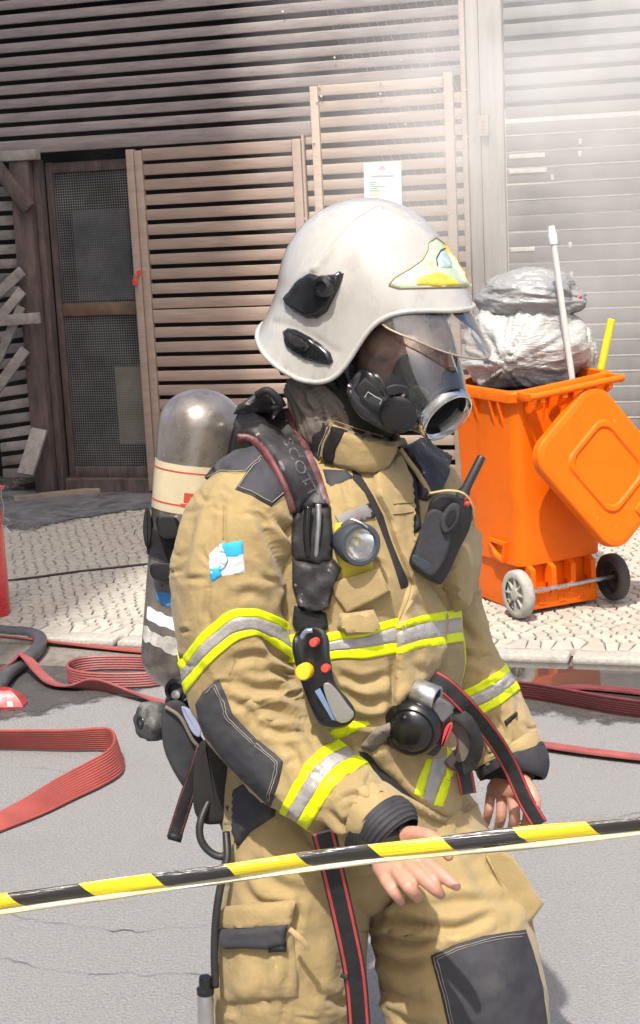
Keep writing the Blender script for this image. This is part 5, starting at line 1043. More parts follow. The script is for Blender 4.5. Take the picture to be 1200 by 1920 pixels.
decal('flag_crest', [(410, 1040), (417, 1032), (426, 1038), (428, 1052), (422, 1064), (413, 1058)], ra.bvh, 0.0028, M_flagw, COAT, 2, 5); decal('crest_centre', [(411, 1052), (416, 1046), (422, 1049), (417, 1055)], ra.bvh, 0.0035, M_redl, COAT, 1, 4); seam('crest_ring', [(413, 1034), (424, 1036), (428, 1050), (422, 1063), (412, 1070)], ra.bvh, M_blue, COAT, 0.001, 0.003)
seam('stitching', [(420, 945), (418, 985), (419, 1012)], ra.bvh, M_thrt, COAT, 0.0012, 0.0005)
seam('sleeve_seam', [(434, 1210), (440, 1240), (430, 1265)], ra.bvh, M_thrt, COAT, 0.001, 0.0005)
# cuff tab
decal('cuff_tab', [(668, 1480), (696, 1466), (712, 1474), (736, 1494), (726, 1508), (700, 1500), (676, 1500)], ra.bvh, 0.006, M_tan2, COAT, 4, 5)

for rows_, sd in (([(694, 1527, 2.232, 66, .073), (704, 1533, 2.226, 66, .073), (714, 1540, 2.219, 64.5, .072), (720, 1545, 2.215, 61, .068)], 5), ([(943, 1396, 2.672, 70, .079), (948, 1405, 2.669, 71.5, .080), (953, 1414, 2.665, 71, .079), (955, 1419, 2.663, 67, .075)], 6)):
    hm = Tube(rows_, 24, 120); hm.noise(0.0018, 22, sd); hm.build('sleeve_hem', M_tan2, COAT, cap=(False, False))
decal('cuff_tab', [(905, 1390), (935, 1372), (945, 1392), (950, 1400), (915, 1415)], la.bvh, 0.006, M_tan2, COAT, 4, 5); decal('cuff_buckle', [(945, 1352), (968, 1334), (970, 1342), (948, 1362)], la.bvh, 0.006, M_blk2, COAT, 2, 4)
# chest details
decal('name_tag', [(628, 968), (690, 944), (701, 969), (640, 988)], to.bvh, 0.002, mat('grey name tag', (0.20, 0.19, 0.18), 0.6, var=0.2, vscale=30), COAT, 2, 6, base=0.003); decal('name_tag_end', [(684, 946), (692, 943), (703, 969), (695, 972)], to.bvh, 0.0025, M_blk2, COAT, 1, 5, base=0.003)
decal('name_tag_mark', [(660, 970), (668, 965), (671, 972), (662, 976)], to.bvh, 0.0025, M_redl, COAT, 1, 4, base=0.0035)
decal('chest_patch', [(605, 880), (650, 882), (664, 896), (620, 912), (612, 905)], to.bvh, 0.003, M_patch, COAT, 3, 6)
decal('chest_pocket', [(888, 985), (890, 1040), (884, 1100), (872, 1138), (850, 1148), (836, 1115), (824, 1070), (836, 1030), (858, 1000)], CTL, 0.03, M_tan2, COAT, 12, 6, relief=0.003, bridge=8)
# collar
def ring3(back, front, near, far, n=96, k=1.0):
    b_, f, nr, fr = [gy(*q) for q in (back, front, near, far)]; c = (b_ + f) / 2; c2 = (nr + fr) / 2; e1 = (f - b_) / 2; e2 = (nr - fr) / 2; c = (c + c2) / 2
    return np.array([c - e1 * cos(t) * k + e2 * sin(t) * k for t in np.arange(n) * 2 * pi / n])
r0 = ring3((548, 868, 2.60), (735, 885, 2.50), (640, 905, 2.44), (648, 850, 2.66)); r1 = ring3((543, 800, 2.60), (733, 860, 2.47), (622, 855, 2.43), (655, 800, 2.63)); r2 = ring3((541, 722, 2.60), (747, 826, 2.46), (618, 800, 2.425), (665, 752, 2.62)); r3 = ring3((549, 724, 2.595), (740, 825, 2.465), (622, 795, 2.437), (663, 756, 2.61)); r4 = ring3((556, 790, 2.59), (722, 850, 2.48), (626, 838, 2.45), (655, 800, 2.61))
def mixr(a, c, n): return [a * (1 - t) + c * t for t in np.linspace(0, 1, n, endpoint=False)]
rg = mixr(r0, r1, 8) + mixr(r1, r2, 10) + mixr(r2, r3, 3) + mixr(r3, r4, 8) + [r4]; rg = np.array(rg); ctr = rg.mean((0, 1)); rn = nrm(rg - ctr); rg = rg + rn * (0.005 * fbm(rg * 16, 3))[..., None]
b = MB(); b.loft(list(rg), cap=False); obj('collar', b, M_tan2, COAT, smooth=True)
cb = BVHTree.FromPolygons([tuple(p) for r in rg for p in r], [(i * 96 + j, i * 96 + (j + 1) % 96, (i + 1) * 96 + (j + 1) % 96, (i + 1) * 96 + j) for i in range(len(rg) - 1) for j in range(96)])
decal('collar_velcro', [(584, 784), (620, 792), (612, 830), (598, 866), (584, 850), (578, 830)], [cb, to.bvh], 0.003, M_blkhood, COAT, 3, 5)
cf = [(600, 862), (606, 832), (622, 795), (655, 806), (716, 826), (744, 829), (738, 852), (722, 876), (698, 886), (640, 878)]
decal('collar_flap', cf, [cb, to.bvh], 0.007, M_tan2, COAT, 5, 5, bridge=5, base=0.003); decal('flap_velcro', [(607, 850), (610, 832), (624, 800), (652, 810), (636, 842), (632, 872), (610, 868)], [cb, to.bvh], 0.008, M_blk2, COAT, 4, 5, bridge=5, base=0.005)
q = [(604, 864), (609, 833), (624, 797)]; seam('stitching', q, [cb, to.bvh], M_thr, COAT, 0.0013, 0.013); seam('stitching', [(620, 800), (660, 815), (715, 832)], [cb, to.bvh], M_thrt, COAT, 0.001, 0.012)
# hood and neck
hd = Tube([(560, 706, 2.54, 40, .05), (596, 735, 2.53, 62, .085), (632, 780, 2.52, 84, .09), (655, 830, 2.51, 78, .08), (660, 860, 2.51, 60, .07)], 90, 140); hd.warped(0.010, 30, 31, st=0.25); hd.strokes([([(566, 722), (578, 760)], 5, .008), ([(585, 725), (610, 785)], 6, .009), ([(600, 735), (640, 800)], 6, .009), ([(560, 740), (590, 775)], 5, .007)])
HOOD = hd.build('hood', M_hood, PERSON)
bh = Tube([(585, 660, 2.54, 60, .085), (622, 700, 2.525, 66, .08), (660, 765, 2.51, 72, .08), (690, 818, 2.50, 60, .07), (708, 842, 2.49, 34, .05)], 60, 120); bh.noise(0.004, 18, 3); bh.build('inner_hood', M_blkhood, HOOD)
decal('neck_strap', [(523, 668), (560, 676), (600, 700), (630, 712), (640, 735), (600, 720), (560, 710), (530, 702), (520, 688)], [bh.bvh, hd.bvh], 0.012, M_blk2, HOOD, 6, 6, bridge=3)
slab('neck_buckle', [(521, 672), (540, 668), (545, 698), (527, 702)], 2.50, 0.03, M_gear, HOOD, 3)

# ---------------------------------------------------------------- helmet
def rimz(a):
    return sum(_rimz(a + d) * w for d, w in ((-4, .15), (-2, .2), (0, .3), (2, .2), (4, .15)))
def _rimz(a):
    a = abs(a); a = 360 - a if a > 180 else a
    return np.interp(abs(a), [0, 30, 42, 50, 56, 61, 65, 69, 73, 78, 86, 96, 108, 120, 135, 150, 165, 180], [0.006, 0.004, 0.0, -0.007, -0.018, -0.034, -0.058, -0.088, -0.110, -0.125, -0.134, -0.135, -0.127, -0.117, -0.104, -0.093, -0.085, -0.082])
def hshell(a, t):
    """a azimuth deg (0 front, + his left), t 0 crown .. 1 rim"""
    zr = rimz(a); c, s = cos(radians(a)), sin(radians(a)); TOP = 0.146; zq = TOP if t <= 0 else None
    tt = t * (1 + max(0, -zr) * 2.6) if False else t
    span = pi / 2 + max(0.0, -zr) / 0.15; g = tt * span
    if g <= pi / 2:
        z = TOP * cos(g) if zr <= 0 else zr + (TOP - zr) * cos(g); rho = sin(g)
    else:
        z = -(g - pi / 2) / (span - pi / 2) * (-zr); rho = 1.0
    front = 0.142 + 0.045 * np.clip((0.095 - z) / 0.095, 0, 1) ** 1.3 * np.clip(c, 0, 1) ** 0.5; back = 0.155
    rf = front if c > 0 else back; fl = 0.0
    if z < 0: q = -z / 0.085; fl = 0.026 * np.clip(-c, 0, 1) ** 0.8 * q ** 1.7 + 0.006 * (1 - np.clip(-c, 0, 1)) * q - (0.012 * q if 50 < abs(a) < 110 else 0) * 0
    rs = 0.126
    return hp(rho * rf * c + np.sign(c) * abs(c) * fl, rho * rs * s + s * fl * 0.6, z)
NA, NTT = 360, 120; rings = []
AZ = np.linspace(-180, 180, NA, endpoint=False)
G = np.array([[hshell(a, t) for a in AZ] for t in np.linspace(0.02, 1, NTT)]); Nh = nrm(G - HC)
def helm_strokes(G, S):
    px = pxs(G).reshape(-1, 2); vis = ((Nh * nrm(CAM - G)).sum(-1) > 0).reshape(-1); D = np.zeros(len(px))
    for pts, w, dep, kind in S:
        L = spline(pts, 40); d = np.linalg.norm(px[:, None] - L[None], axis=-1); dm = d.min(1); D += np.where(vis, dep * np.exp(-(dm / w) ** 2), 0)
    return G + Nh * D.reshape(G.shape[:2])[..., None]
G = helm_strokes(G, [([(590, 506), (625, 465), (660, 425), (695, 400), (712, 393)], 5, 0.0035, 0), ([(712, 393), (770, 420), (810, 446)], 6, 0.002, 0), ([(500, 605), (540, 612), (580, 630), (630, 662)], 9, -0.002, 0), ([(535, 560), (560, 520), (590, 502)], 8, 0.002, 0)])
b = MB(); b.loft(list(G) + [G[-1] - Nh[-1] * 0.006 - hu * -0.001] + [G[k] - Nh[k] * 0.008 for k in range(NTT - 2, 4, -12)], cap=True); HEL = obj('helmet', b, M_helm, PERSON, smooth=True, auto=70)
hb = BVHTree.FromPolygons([tuple(p) for r in G for p in r], [(i * NA + j, i * NA + (j + 1) % NA, (i + 1) * NA + (j + 1) % NA, (i + 1) * NA + j) for i in range(NTT - 1) for j in range(NA)])
b = MB(); b.tube(list(G[-1]), 0.0042, 8, loop=True); obj('rim_bead', b, M_helm, HEL, smooth=True)
decal('side_mount', [(532, 563), (545, 542), (560, 524), (580, 512), (600, 518), (618, 515), (634, 514), (645, 512), (640, 530), (630, 552), (614, 584), (596, 597), (576, 597), (552, 585)], hb, 0.012, M_gear, HEL, 7, 6)
c = hit(hb, 612, 538); n_ = -nrm(np.array(ray(612, 538))) * 0.5 + np.array(c[1]) * (1 if c[1].dot(Vector(ray(612, 538))) < 0 else -1) * 0.8; b = MB(); b.lathe([(0.0175, 0), (0.0175, 0.018), (0.015, 0.023), (0.009, 0.025), (0.008, 0.021), (0, 0.021)], np.array(c[0]), n_, 24); obj('visor_knob', b, M_gear, HEL, smooth=True, auto=40)
b = MB(); kk = np.array(c[0]) + nrm(n_) * 0.014; b.box(kk + RGT * 0.017 + UPC * 0.012, (nrm(RGT + UPC * .75), nrm(n_), nrm(np.cross(RGT + UPC * .75, n_))), (0.03, 0.012, 0.010), 0.003); obj('knob_lever', b, M_gear, HEL, smooth=True)
decal('side_pod', [(530, 622), (540, 615), (556, 618), (582, 632), (606, 648), (620, 662), (625, 678), (618, 684), (600, 682), (572, 674), (548, 662), (534, 646)], hb, 0.007, M_gear, HEL, 6, 6)
decal('pod_frame', [(536, 628), (548, 622), (572, 634), (588, 648), (580, 664), (556, 656), (540, 644)], hb, 0.010, M_blk2, HEL, 4, 5); decal('pod_button', [(562, 646), (578, 648), (580, 660), (566, 660)], hb, 0.0125, M_gear, HEL, 3, 4)
M_embl = mat('pale green reflective emblem', (0.42, 0.50, 0.36), 0.35, var=0.12, vscale=20, coat=0.4); M_gold = mat('gold emblem', (0.62, 0.44, 0.06), 0.4, var=0.3, vscale=60, dirt=(0.35, 0.22, 0.03), dscale=40, damt=0.3); M_dgold = mat('dark gold edge', (0.25, 0.17, 0.04), 0.5)
em = [(729, 535), (738, 523), (768, 505), (792, 488), (802, 470), (803, 456), (816, 446), (830, 456), (850, 484), (868, 512), (884, 537), (860, 539), (800, 540), (748, 541)]
decal('emblem_plate', em, hb, 0.0025, M_embl, HEL, 2, 6); 
decal('emblem_wreath', [(778, 536), (780, 522), (800, 514), (820, 510), (840, 514), (858, 528), (866, 537), (820, 539)], hb, 0.004, M_gold, HEL, 3, 4, relief=0.001); decal('emblem_bar', [(826, 452), (834, 456), (850, 480), (868, 508), (884, 535), (874, 537), (856, 510), (842, 486)], hb, 0.004, M_gold, HEL, 2, 4, relief=0.001)
decal('emblem_disc', [(816, 486), (824, 470), (836, 472), (846, 488), (848, 502), (838, 508), (824, 504)], hb, 0.0042, mat('pale blue disc', (0.36, 0.46, 0.46), 0.4, var=0.2, vscale=80), HEL, 2, 4); seam('emblem_ring', [(818, 500), (816, 486), (824, 471), (832, 468)], hb, M_patch, HEL, 0.0013, 0.0035); decal('emblem_mark', [(800, 500), (806, 492), (812, 494), (808, 502)], hb, 0.004, M_gold, HEL, 1, 3)
seam('emblem_edge', em, hb, M_dgold, HEL, 0.0011, 0.0015, closed=True)
# clear flip-down visor below the brow
rows = []
for t in np.linspace(0, 1, 9):
    r_ = []
    for a in np.linspace(-57, 57, 61):
        h = max(0.0, cos(radians(a * 90 / 58))) ** 0.5; c, s = cos(radians(a)), sin(radians(a)); z = -0.002 - 0.060 * h * t + min(0.0, rimz(a)) * 0.6; rf = 0.180 + 0.048 * t * h; r_.append(hp(rf * c, (0.121 + 0.012 * t * h) * s, z))
    rows.append(r_)
b = MB(); b.loft(rows, cap=False, closed_ring=False); obj('visor', b, M_visor, HEL, smooth=True)
b = MB(); b.tube(rows[-1], 0.0018, 6); obj('visor_edge', b, mat('visor edge', (0.30, 0.24, 0.18), 0.3, spec=0.7), HEL, smooth=True)

# ---------------------------------------------------------------- breathing mask
MASK = empty('face_mask', hp(0.1, 0, -0.1)); MASK.parent = PERSON; MASK.location = Vector(hp(0.1, 0, -0.1)) - wloc(PERSON)
pc = gy(834, 777, 2.372); pd = nrm(RGT * 0.54 - UPC * 0.675 - FWD * 0.50); PRAD = 0.0455
_pu = nrm(hu - pd * (hu @ pd)); _pl = nrm(np.cross(_pu, pd)); _pl = _pl if _pl @ hl > 0 else -_pl
def oval(t):                                             # outline of the face seal, t angle from the brow
    c, s = cos(t), sin(t); h = np.sign(c) * abs(c) ** 0.8; w = np.sign(s) * abs(s) ** 0.8
    return hp(0.045 + 0.078 * max(0, c) ** 1.1 + 0.035 * max(0, -c) - 0.015 * abs(w), 0.090 * w * (1 - 0.14 * max(0, -c)), -0.088 + 0.090 * h)
def lensp(t, k):
    q = pc + (_pu * cos(t) + _pl * sin(t)) * PRAD; a = oval(t); p = a * (1 - k) + q * k; o = nrm(hu * cos(t) + hl * sin(t) + hf * 0.5); return p + o * 0.010 * sin(pi * k) * (1.0 if cos(t) > -0.2 else 0.5)
TT = np.arange(64) * 2 * pi / 64
rows = [[lensp(t, k) for t in TT] for k in np.linspace(0, 0.97, 16)]
b = MB(); b.loft(rows, cap=False); obj('lens', b, M_lens, MASK, smooth=True)
b = MB(); b.tube(rows[0], 0.0085, 10, loop=True); obj('lens_frame', b, M_gear, MASK, smooth=True)
# rubber face seal inside
seal = []
for t in np.linspace(0, 1, 14):
    seal.append([hp(0.075 - 0.07 * abs(s_) ** 2.2 + np.interp(t, [0, .5, 1], [0.0, 0.0, .02]), 0.088 * s_ * np.interp(t, [0, .7, 1], [1, 0.95, 0.7]), -0.03 - 0.165 * t) for s_ in (-1.0, -0.93, -0.82, -0.74)])
b = MB(); b.loft(seal, cap=False, closed_ring=False); b.loft([[hp(0.075 - 0.07 * abs(s_) ** 2.2 + np.interp(t, [0, .5, 1], [0.0, 0.0, .02]), 0.088 * s_ * np.interp(t, [0, .7, 1], [1, 0.95, 0.7]), -0.03 - 0.165 * t) for s_ in (1.0, 0.93, 0.82, 0.74)] for t in np.linspace(0, 1, 14)], cap=False, closed_ring=False); obj('face_seal', b, M_blkhood, MASK, smooth=True)
b = MB(); b.loft([[hp(f, 0.0 + w * cos(t), -0.10 + u_ + h * sin(t)) for t in np.arange(28) * 2 * pi / 28] for f, w, h, u_ in ((0.095, .050, .045, -0.022), (0.112, .047, .042, -.025), (0.128, .036, .036, -0.038), (0.14, .026, .028, -0.055), (0.148, .02, .02, -0.07))]); obj('nose_cup', b, M_blkhood, MASK, smooth=True)
# port
M_clr = glass_mat('clear port plastic', (0.80, 0.79, 0.75), 2.2, 0.10, 0.22)
b = MB(); b.lathe([(0.0465, -0.012), (0.048, -0.004), (0.048, 0.003), (0.0455, 0.009), (0.0425, 0.010), (0.038, 0.006), (0.037, 0.0), (0.036, -0.02)], pc, pd, 56, cap=False); obj('port_housing', b, M_clr, MASK, smooth=True, auto=60)
b = MB(); b.lathe([(0.0445, -0.015), (0.0455, -0.008), (0.0445, -0.001), (0.0415, 0.0025), (0.0385, 0.0), (0.0375, -0.006)], pc, pd, 56, cap=False); obj('port_rim', b, mat('grey clear plastic rim', (0.17, 0.165, 0.15), 0.18, spec=0.8, coat=0.7, var=0.2, vscale=30), MASK, smooth=True, auto=60)
b = MB(); b.lathe([(0.0375, -0.006), (0.036, -0.014), (0.0345, -0.03), (0.0, -0.03)], pc, pd, 48, cap=False); obj('port_insert', b, M_blkhood, MASK, smooth=True, auto=50)
# speech unit on the right cheek
slab('speech_unit', [(650, 722), (662, 706), (678, 692), (700, 702), (722, 722), (738, 728), (770, 728), (786, 742), (790, 762), (782, 786), (762, 806), (735, 812), (705, 800), (672, 778), (652, 745)], [2.385] * 3 + [2.375] * 3 + [2.355] * 5 + [2.37] * 4, 0.06, M_gear, MASK, 5)
slab('unit_face', [(664, 728), (684, 708), (712, 730), (722, 742), (706, 768), (676, 752)], 2.366, 0.02, M_gear, MASK, 3, rnd=False)
slab('unit_latch', [(722, 728), (740, 720), (766, 724), (782, 738), (778, 762), (758, 740), (730, 742)], 2.352, 0.02, M_gear, MASK, 3)
b = MB(); b.tube([gy(x, y, 2.348) for x, y in ((684, 745), (690, 735), (704, 744), (716, 750), (712, 758))], 0.0009, 5); obj('unit_outline', b, M_silv, MASK)
b = MB(); b.lathe([(0.026, -0.01), (0.030, 0.0), (0.030, 0.008), (0.024, 0.012), (0.0, 0.010)], gy(748, 775, 2.362), nrm(hf * .3 - hl * .8 + np.array([0, -.4, -.2])), 30); obj('speech_diaphragm', b, M_gear, MASK, smooth=True, auto=40)
b = MB(); b.lathe([(0.024, 0.0), (0.026, 0.003), (0.024, 0.006), (0.020, 0.005), (0.019, 0)], gy(778, 752, 2.362), nrm(hf * .75 - hl * .6), 30); obj('port_ring', b, M_hood, MASK, smooth=True)
for x, y in ((796, 775),):
    b = MB(); b.box(gy(x, y, 2.35), (RGT, UPC, FWD), (0.014, 0.014, 0.01), 0.003); obj('clip', b, M_silv, MASK)
# ================================================================== BREATHING APPARATUS AND KIT
ALLB = [to.bvh, ra.bvh]; ALLC = [to.bvh, ra.bvh, la.bvh, cb]
A0 = gy(377, 798, 2.745); A1 = gy(343, 1228, 2.735); AX = nrm(A1 - A0); CR = 0.0765; CLn = np.linalg.norm(A1 - A0)
BA = empty('breathing_apparatus', gy(420, 1560, 2.70), 'air cylinder and black harness worn on the back of the firefighter', 'breathing set')
b = MB(); prof = [(CR * sin(a), -CR * 0.86 * cos(a)) for a in np.linspace(0.02, pi / 2, 14)] + [(CR, h) for h in np.linspace(0.02, CLn - 0.02, 12)] + [(CR * cos(a) , CLn + CR * 0.85 * sin(a)) for a in np.linspace(0, 1.15, 12)] + [(0.030, CLn + CR * .84), (0.024, CLn + CR * .9), (0.024, CLn + CR * 1.1)]
b.lathe(prof, A0, AX, 72); CYL = obj('cylinder', b, M_cyl, BA, smooth=True, auto=60)
_t = nrm(-FWD - AX * (-FWD @ AX)); _s = nrm(np.cross(AX, _t))                 # towards viewer / sideways round the cylinder
if _s @ RGT < 0: _s = -_s
def cylp(a, h, k=0.0): return A0 + AX * h + (_t * cos(a) + _s * sin(a)) * (CR + k)
def cband(name, h0, h1, a0, a1, k, m, slope=0.0, n=40, parent=None, jag=0.0):
    b = MB(); A_ = np.linspace(radians(a0), radians(a1), n); jj = jag * np.array([perlin(np.array([[a * 6, h0 * 50, 0.5]]))[0] for a in A_])
    b.loft([[cylp(a, h0 + slope * sin(a) + j, kk) for a, j in zip(A_, jj)] for kk in (-0.002, k)] + [[cylp(a, h0 + (h1 - h0) * t + slope * sin(a) + j * (1 if t < 1 else -1), k) for a, j in zip(A_, jj)] for t in np.linspace(0.1, 1, 5)] + [[cylp(a, h1 + slope * sin(a) - j, -0.002) for a, j in zip(A_, jj)]], cap=False, closed_ring=False); return obj(name, b, m, parent or CYL, smooth=True, auto=50)
def hy(y, x=340):                                                         # photo row on the cylinder -> height along its axis
    best = min(np.linspace(-0.05, CLn + 0.08, 200), key=lambda h: abs(pxs(cylp(-0.35, h))[1] - y)); return best
cband('label_band', hy(872), hy(962), -180, 180, 0.0012, M_cream2)
cband('label_line', hy(884), hy(888), -180, 180, 0.0016, M_redl); cband('label_line', hy(946), hy(949), -180, 180, 0.0016, M_redl)
# mark on the label: a squared red letter form
for (a0, a1, y0, y1) in ((-8, 22, 922, 927), (-10, -2, 922, 937), (-10, 22, 933, 938), (12, 22, 933, 946), (-14, 20, 942, 947)): cband('label_mark', hy(y0), hy(y1), a0, a1, 0.0022, M_redl, n=8)
cband('tape_band', hy(1120), hy(1140), -40, 70, 0.0016, M_blue, 0.012, jag=0.004); cband('tape_band', hy(1160), hy(1182), -60, 80, 0.0015, M_wlab, 0.012, jag=0.003); cband('tape_band', hy(1200), hy(1224), -70, 80, 0.0015, mat('worn white tape', (0.5, 0.48, 0.45), 0.7, var=0.4, vscale=40, dirt=(0.15, 0.13, 0.11), dscale=30, damt=0.45), 0.012, jag=0.006)
# cylinder strap and buckle
cband('cylinder_strap', hy(1000), hy(1052), -180, 180, 0.004, M_blk2, parent=BA)
slab('strap_bracket', [(272, 956), (280, 954), (284, 985), (280, 1024), (272, 1022), (268, 990)], 2.70, 0.05, M_blk2, BA, 2)
slab('strap_buckle', [(294, 968), (326, 968), (338, 984), (336, 1006), (312, 1010), (296, 996)], 2.63, 0.05, M_gear, BA, 4); slab('strap_buckle', [(284, 1058), (326, 1058), (324, 1086), (288, 1086)], 2.64, 0.04, M_gear, BA, 3)
# valve end, reducer, backplate
VE = A1 + AX * (CR * 1.0)
b = MB(); b.lathe([(0.022, 0), (0.026, 0.01), (0.026, 0.035), (0.016, 0.04), (0, 0.04)], VE, AX, 20); obj('cylinder_valve', b, M_gear, BA, smooth=True, auto=40)
c = gy(335, 1292, 2.60); b = MB(); b.lathe([(0.0, -0.02), (0.021, -0.02), (0.023, 0.0), (0.021, 0.014), (0.015, 0.016), (0.0145, 0.006), (0, 0.006)], c, nrm([-.25, -.95, .1]), 28); RED = obj('pressure_reducer', b, M_gear, BA, smooth=True, auto=40)
b = MB(); b.lathe([(0.0, 0.0), (0.008, 0.0), (0.008, 0.016), (0, 0.018)], c + np.array([0.0, -0.004, -0.006]), nrm([-.25, -.95, .1]), 14); obj('reducer_screw', b, M_steel, RED, smooth=True, auto=40)
M_knob = mat('scuffed rubber knob', (0.05, 0.05, 0.048), 0.6, var=0.4, vscale=25, dirt=(0.34, 0.33, 0.31), dscale=14, damt=0.3, bump=0.5)
c = gy(287, 1352, 2.62); kd = nrm([-.75, -.6, .15]); b = MB(); rings = []
_a = nrm(np.cross(kd, ZU)); _b = np.cross(kd, _a)
for h, r in ((-0.028, .020), (-0.024, .030), (0.0, .034), (0.016, .033), (0.024, .026), (0.026, .014)): rings.append([c + kd * h + (_a * cos(t) + _b * sin(t)) * r * (1 + 0.08 * cos(6 * t)) for t in np.arange(36) * 2 * pi / 36])
b.loft(rings); obj('handwheel', b, M_knob, BA, smooth=True, auto=60)
b = MB(); b.lathe([(0.011, 0.022), (0.011, 0.028), (0.006, 0.028), (0.006, 0.02), (0, .02)], c, kd, 16); obj('handwheel_cap', b, M_gear, BA, smooth=True)
slab('backplate', [(436, 800), (486, 780), (520, 830), (540, 1000), (540, 1400), (520, 1480), (470, 1560), (430, 1580), (396, 1500), (384, 1440), (400, 1300), (410, 1000)], 2.63, 0.05, M_gear, BA, 6)
slab('hip_pouch', [(308, 1322), (330, 1312), (352, 1326), (372, 1372), (388, 1402), (386, 1450), (372, 1490), (352, 1486), (322, 1440), (306, 1398), (303, 1350)], 2.575, 0.07, M_patch, BA, 7)
b = MB(); b.tube(cpath([(310, 1325, 2.565), (338, 1345, 2.56), (362, 1388, 2.556), (382, 1412, 2.555), (378, 1450, 2.557), (352, 1484, 2.562)]), 0.0035, 8); obj('pouch_piping', b, M_hood, BA, smooth=True)
slab('blue_tab', [(340, 1326), (362, 1334), (376, 1360), (374, 1382), (358, 1370)], 2.545, 0.01, mat('pale blue tab', (0.28, 0.31, 0.45), 0.6), BA, 2)
ribbon('loose_strap', [(382, 1400, 2.54), (370, 1440, 2.54), (352, 1490, 2.55), (336, 1540, 2.56), (326, 1572, 2.56)], 0.026, 0.005, M_blk2, BA, 40, edges=0.38, edge_mat=M_padred)
b = MB(); b.tube([gy(316, 1566, 2.555), gy(341, 1573, 2.555)], 0.007, 10); obj('strap_end_roll', b, M_blk2, BA, smooth=True)
slab('lumbar_pad', [(372, 1400), (398, 1390), (436, 1420), (444, 1470), (440, 1530), (410, 1545), (376, 1540), (362, 1500)], 2.50, 0.10, M_blkhood, BA, 8)
decal('waist_belt', [(440, 1480), (470, 1462), (520, 1480), (516, 1530), (470, 1560), (446, 1590), (436, 1560)], [to.bvh, rl.bvh], 0.012, M_patch, BA, 6, 7, bridge=4)
b = MB(); b.tube(cpath([(392, 1500, 2.50), (376, 1540, 2.48), (376, 1572, 2.47), (392, 1596, 2.465), (416, 1606, 2.462), (432, 1590, 2.465), (440, 1555, 2.475), (430, 1510, 2.48)], 60), 0.0065, 10); obj('pressure_hose', b, M_blk, BA, smooth=True)
b = MB(); b.tube(cpath([(424, 1560, 2.40), (426, 1610, 2.375), (414, 1660, 2.36), (405, 1720, 2.35), (402, 1790, 2.345), (404, 1850, 2.345)], 50), 0.0065, 10); obj('pressure_hose', b, M_blk, BA, smooth=True)
# right shoulder strap
sp1 = [(440, 826), (438, 800), (448, 780), (470, 772), (500, 768), (537, 766), (556, 796), (574, 832), (594, 880), (612, 920), (619, 955), (590, 956), (551, 966), (545, 944), (528, 905), (508, 868), (484, 838), (462, 824)]
PADO = decal('shoulder_strap', sp1, ALLC, 0.014, M_pad, BA, 8, 7, bridge=10, relief=0.0025, base=0.002)
pb = BVHTree.FromPolygons([tuple(v.co + BA.location) for v in PADO.data.vertices], [tuple(p.vertices) for p in PADO.data.polygons])
decal('strap_binding', offset_path([(538, 772), (558, 806), (578, 848), (598, 896), (614, 945)], 13, 11), [pb], 0.003, M_padred, BA, 4, 6)
decal('strap_binding', offset_path([(444, 822), (466, 822), (492, 842), (520, 886), (540, 930), (550, 962)], 16, 13), [pb] + ALLC, 0.005, M_padred, BA, 5, 6, bridge=2)
# lettering down the strap
def strap_text(txt, p0, p1, h, m):
    cu_ = bpy.data.curves.new('t', 'FONT'); cu_.body = txt; cu_.size = 1.0; o = bpy.data.objects.new('t', cu_); COL.objects.link(o); dg = bpy.context.evaluated_depsgraph_get(); me = bpy.data.meshes.new_from_object(o.evaluated_get(dg)); bpy.data.objects.remove(o)
    co = np.array([v.co for v in me.vertices]); w = co[:, 0].max(); p0 = np.array(p0, float); p1 = np.array(p1, float); d = (p1 - p0) / w; nn = np.array([-d[1], d[0]]); nn = nn / np.linalg.norm(nn) * h; V = []
    for x, y, _ in co:
        q = p0 + d * x - nn * (y - 0.35) ; hh = hit([pb], *q)
        if hh is None: hh = hit(ALLC, *q)
        V.append(np.array(hh[0]) - nrm(ray(*q)) * 0.0014 if hh else gy(*q, 2.35))
    bb = MB(); bb.add(V, [tuple(p.vertices) for p in me.polygons]); return obj('strap_lettering', bb, m, BA)
strap_text('SCOTT', (538, 822), (590, 930), 26, mat('worn grey lettering', (0.085, 0.082, 0.085), 0.6, var=0.6, vscale=90))
# crumpled loop at the shoulder top
decal('strap_roll', [(438, 776), (446, 760), (470, 745), (498, 733), (520, 740), (528, 762), (500, 772), (466, 775)], ALLC + [pb], 0.03, M_pad, BA, 12, 5, bridge=14, relief=0.006)
b = MB(); b.tube(cpath([(482, 740, 2.40), (500, 732, 2.39), (516, 742, 2.39), (524, 758, 2.395), (512, 766, 2.40)], 20), 0.006, 8); obj('webbing_loop', b, M_blk2, BA, smooth=True)
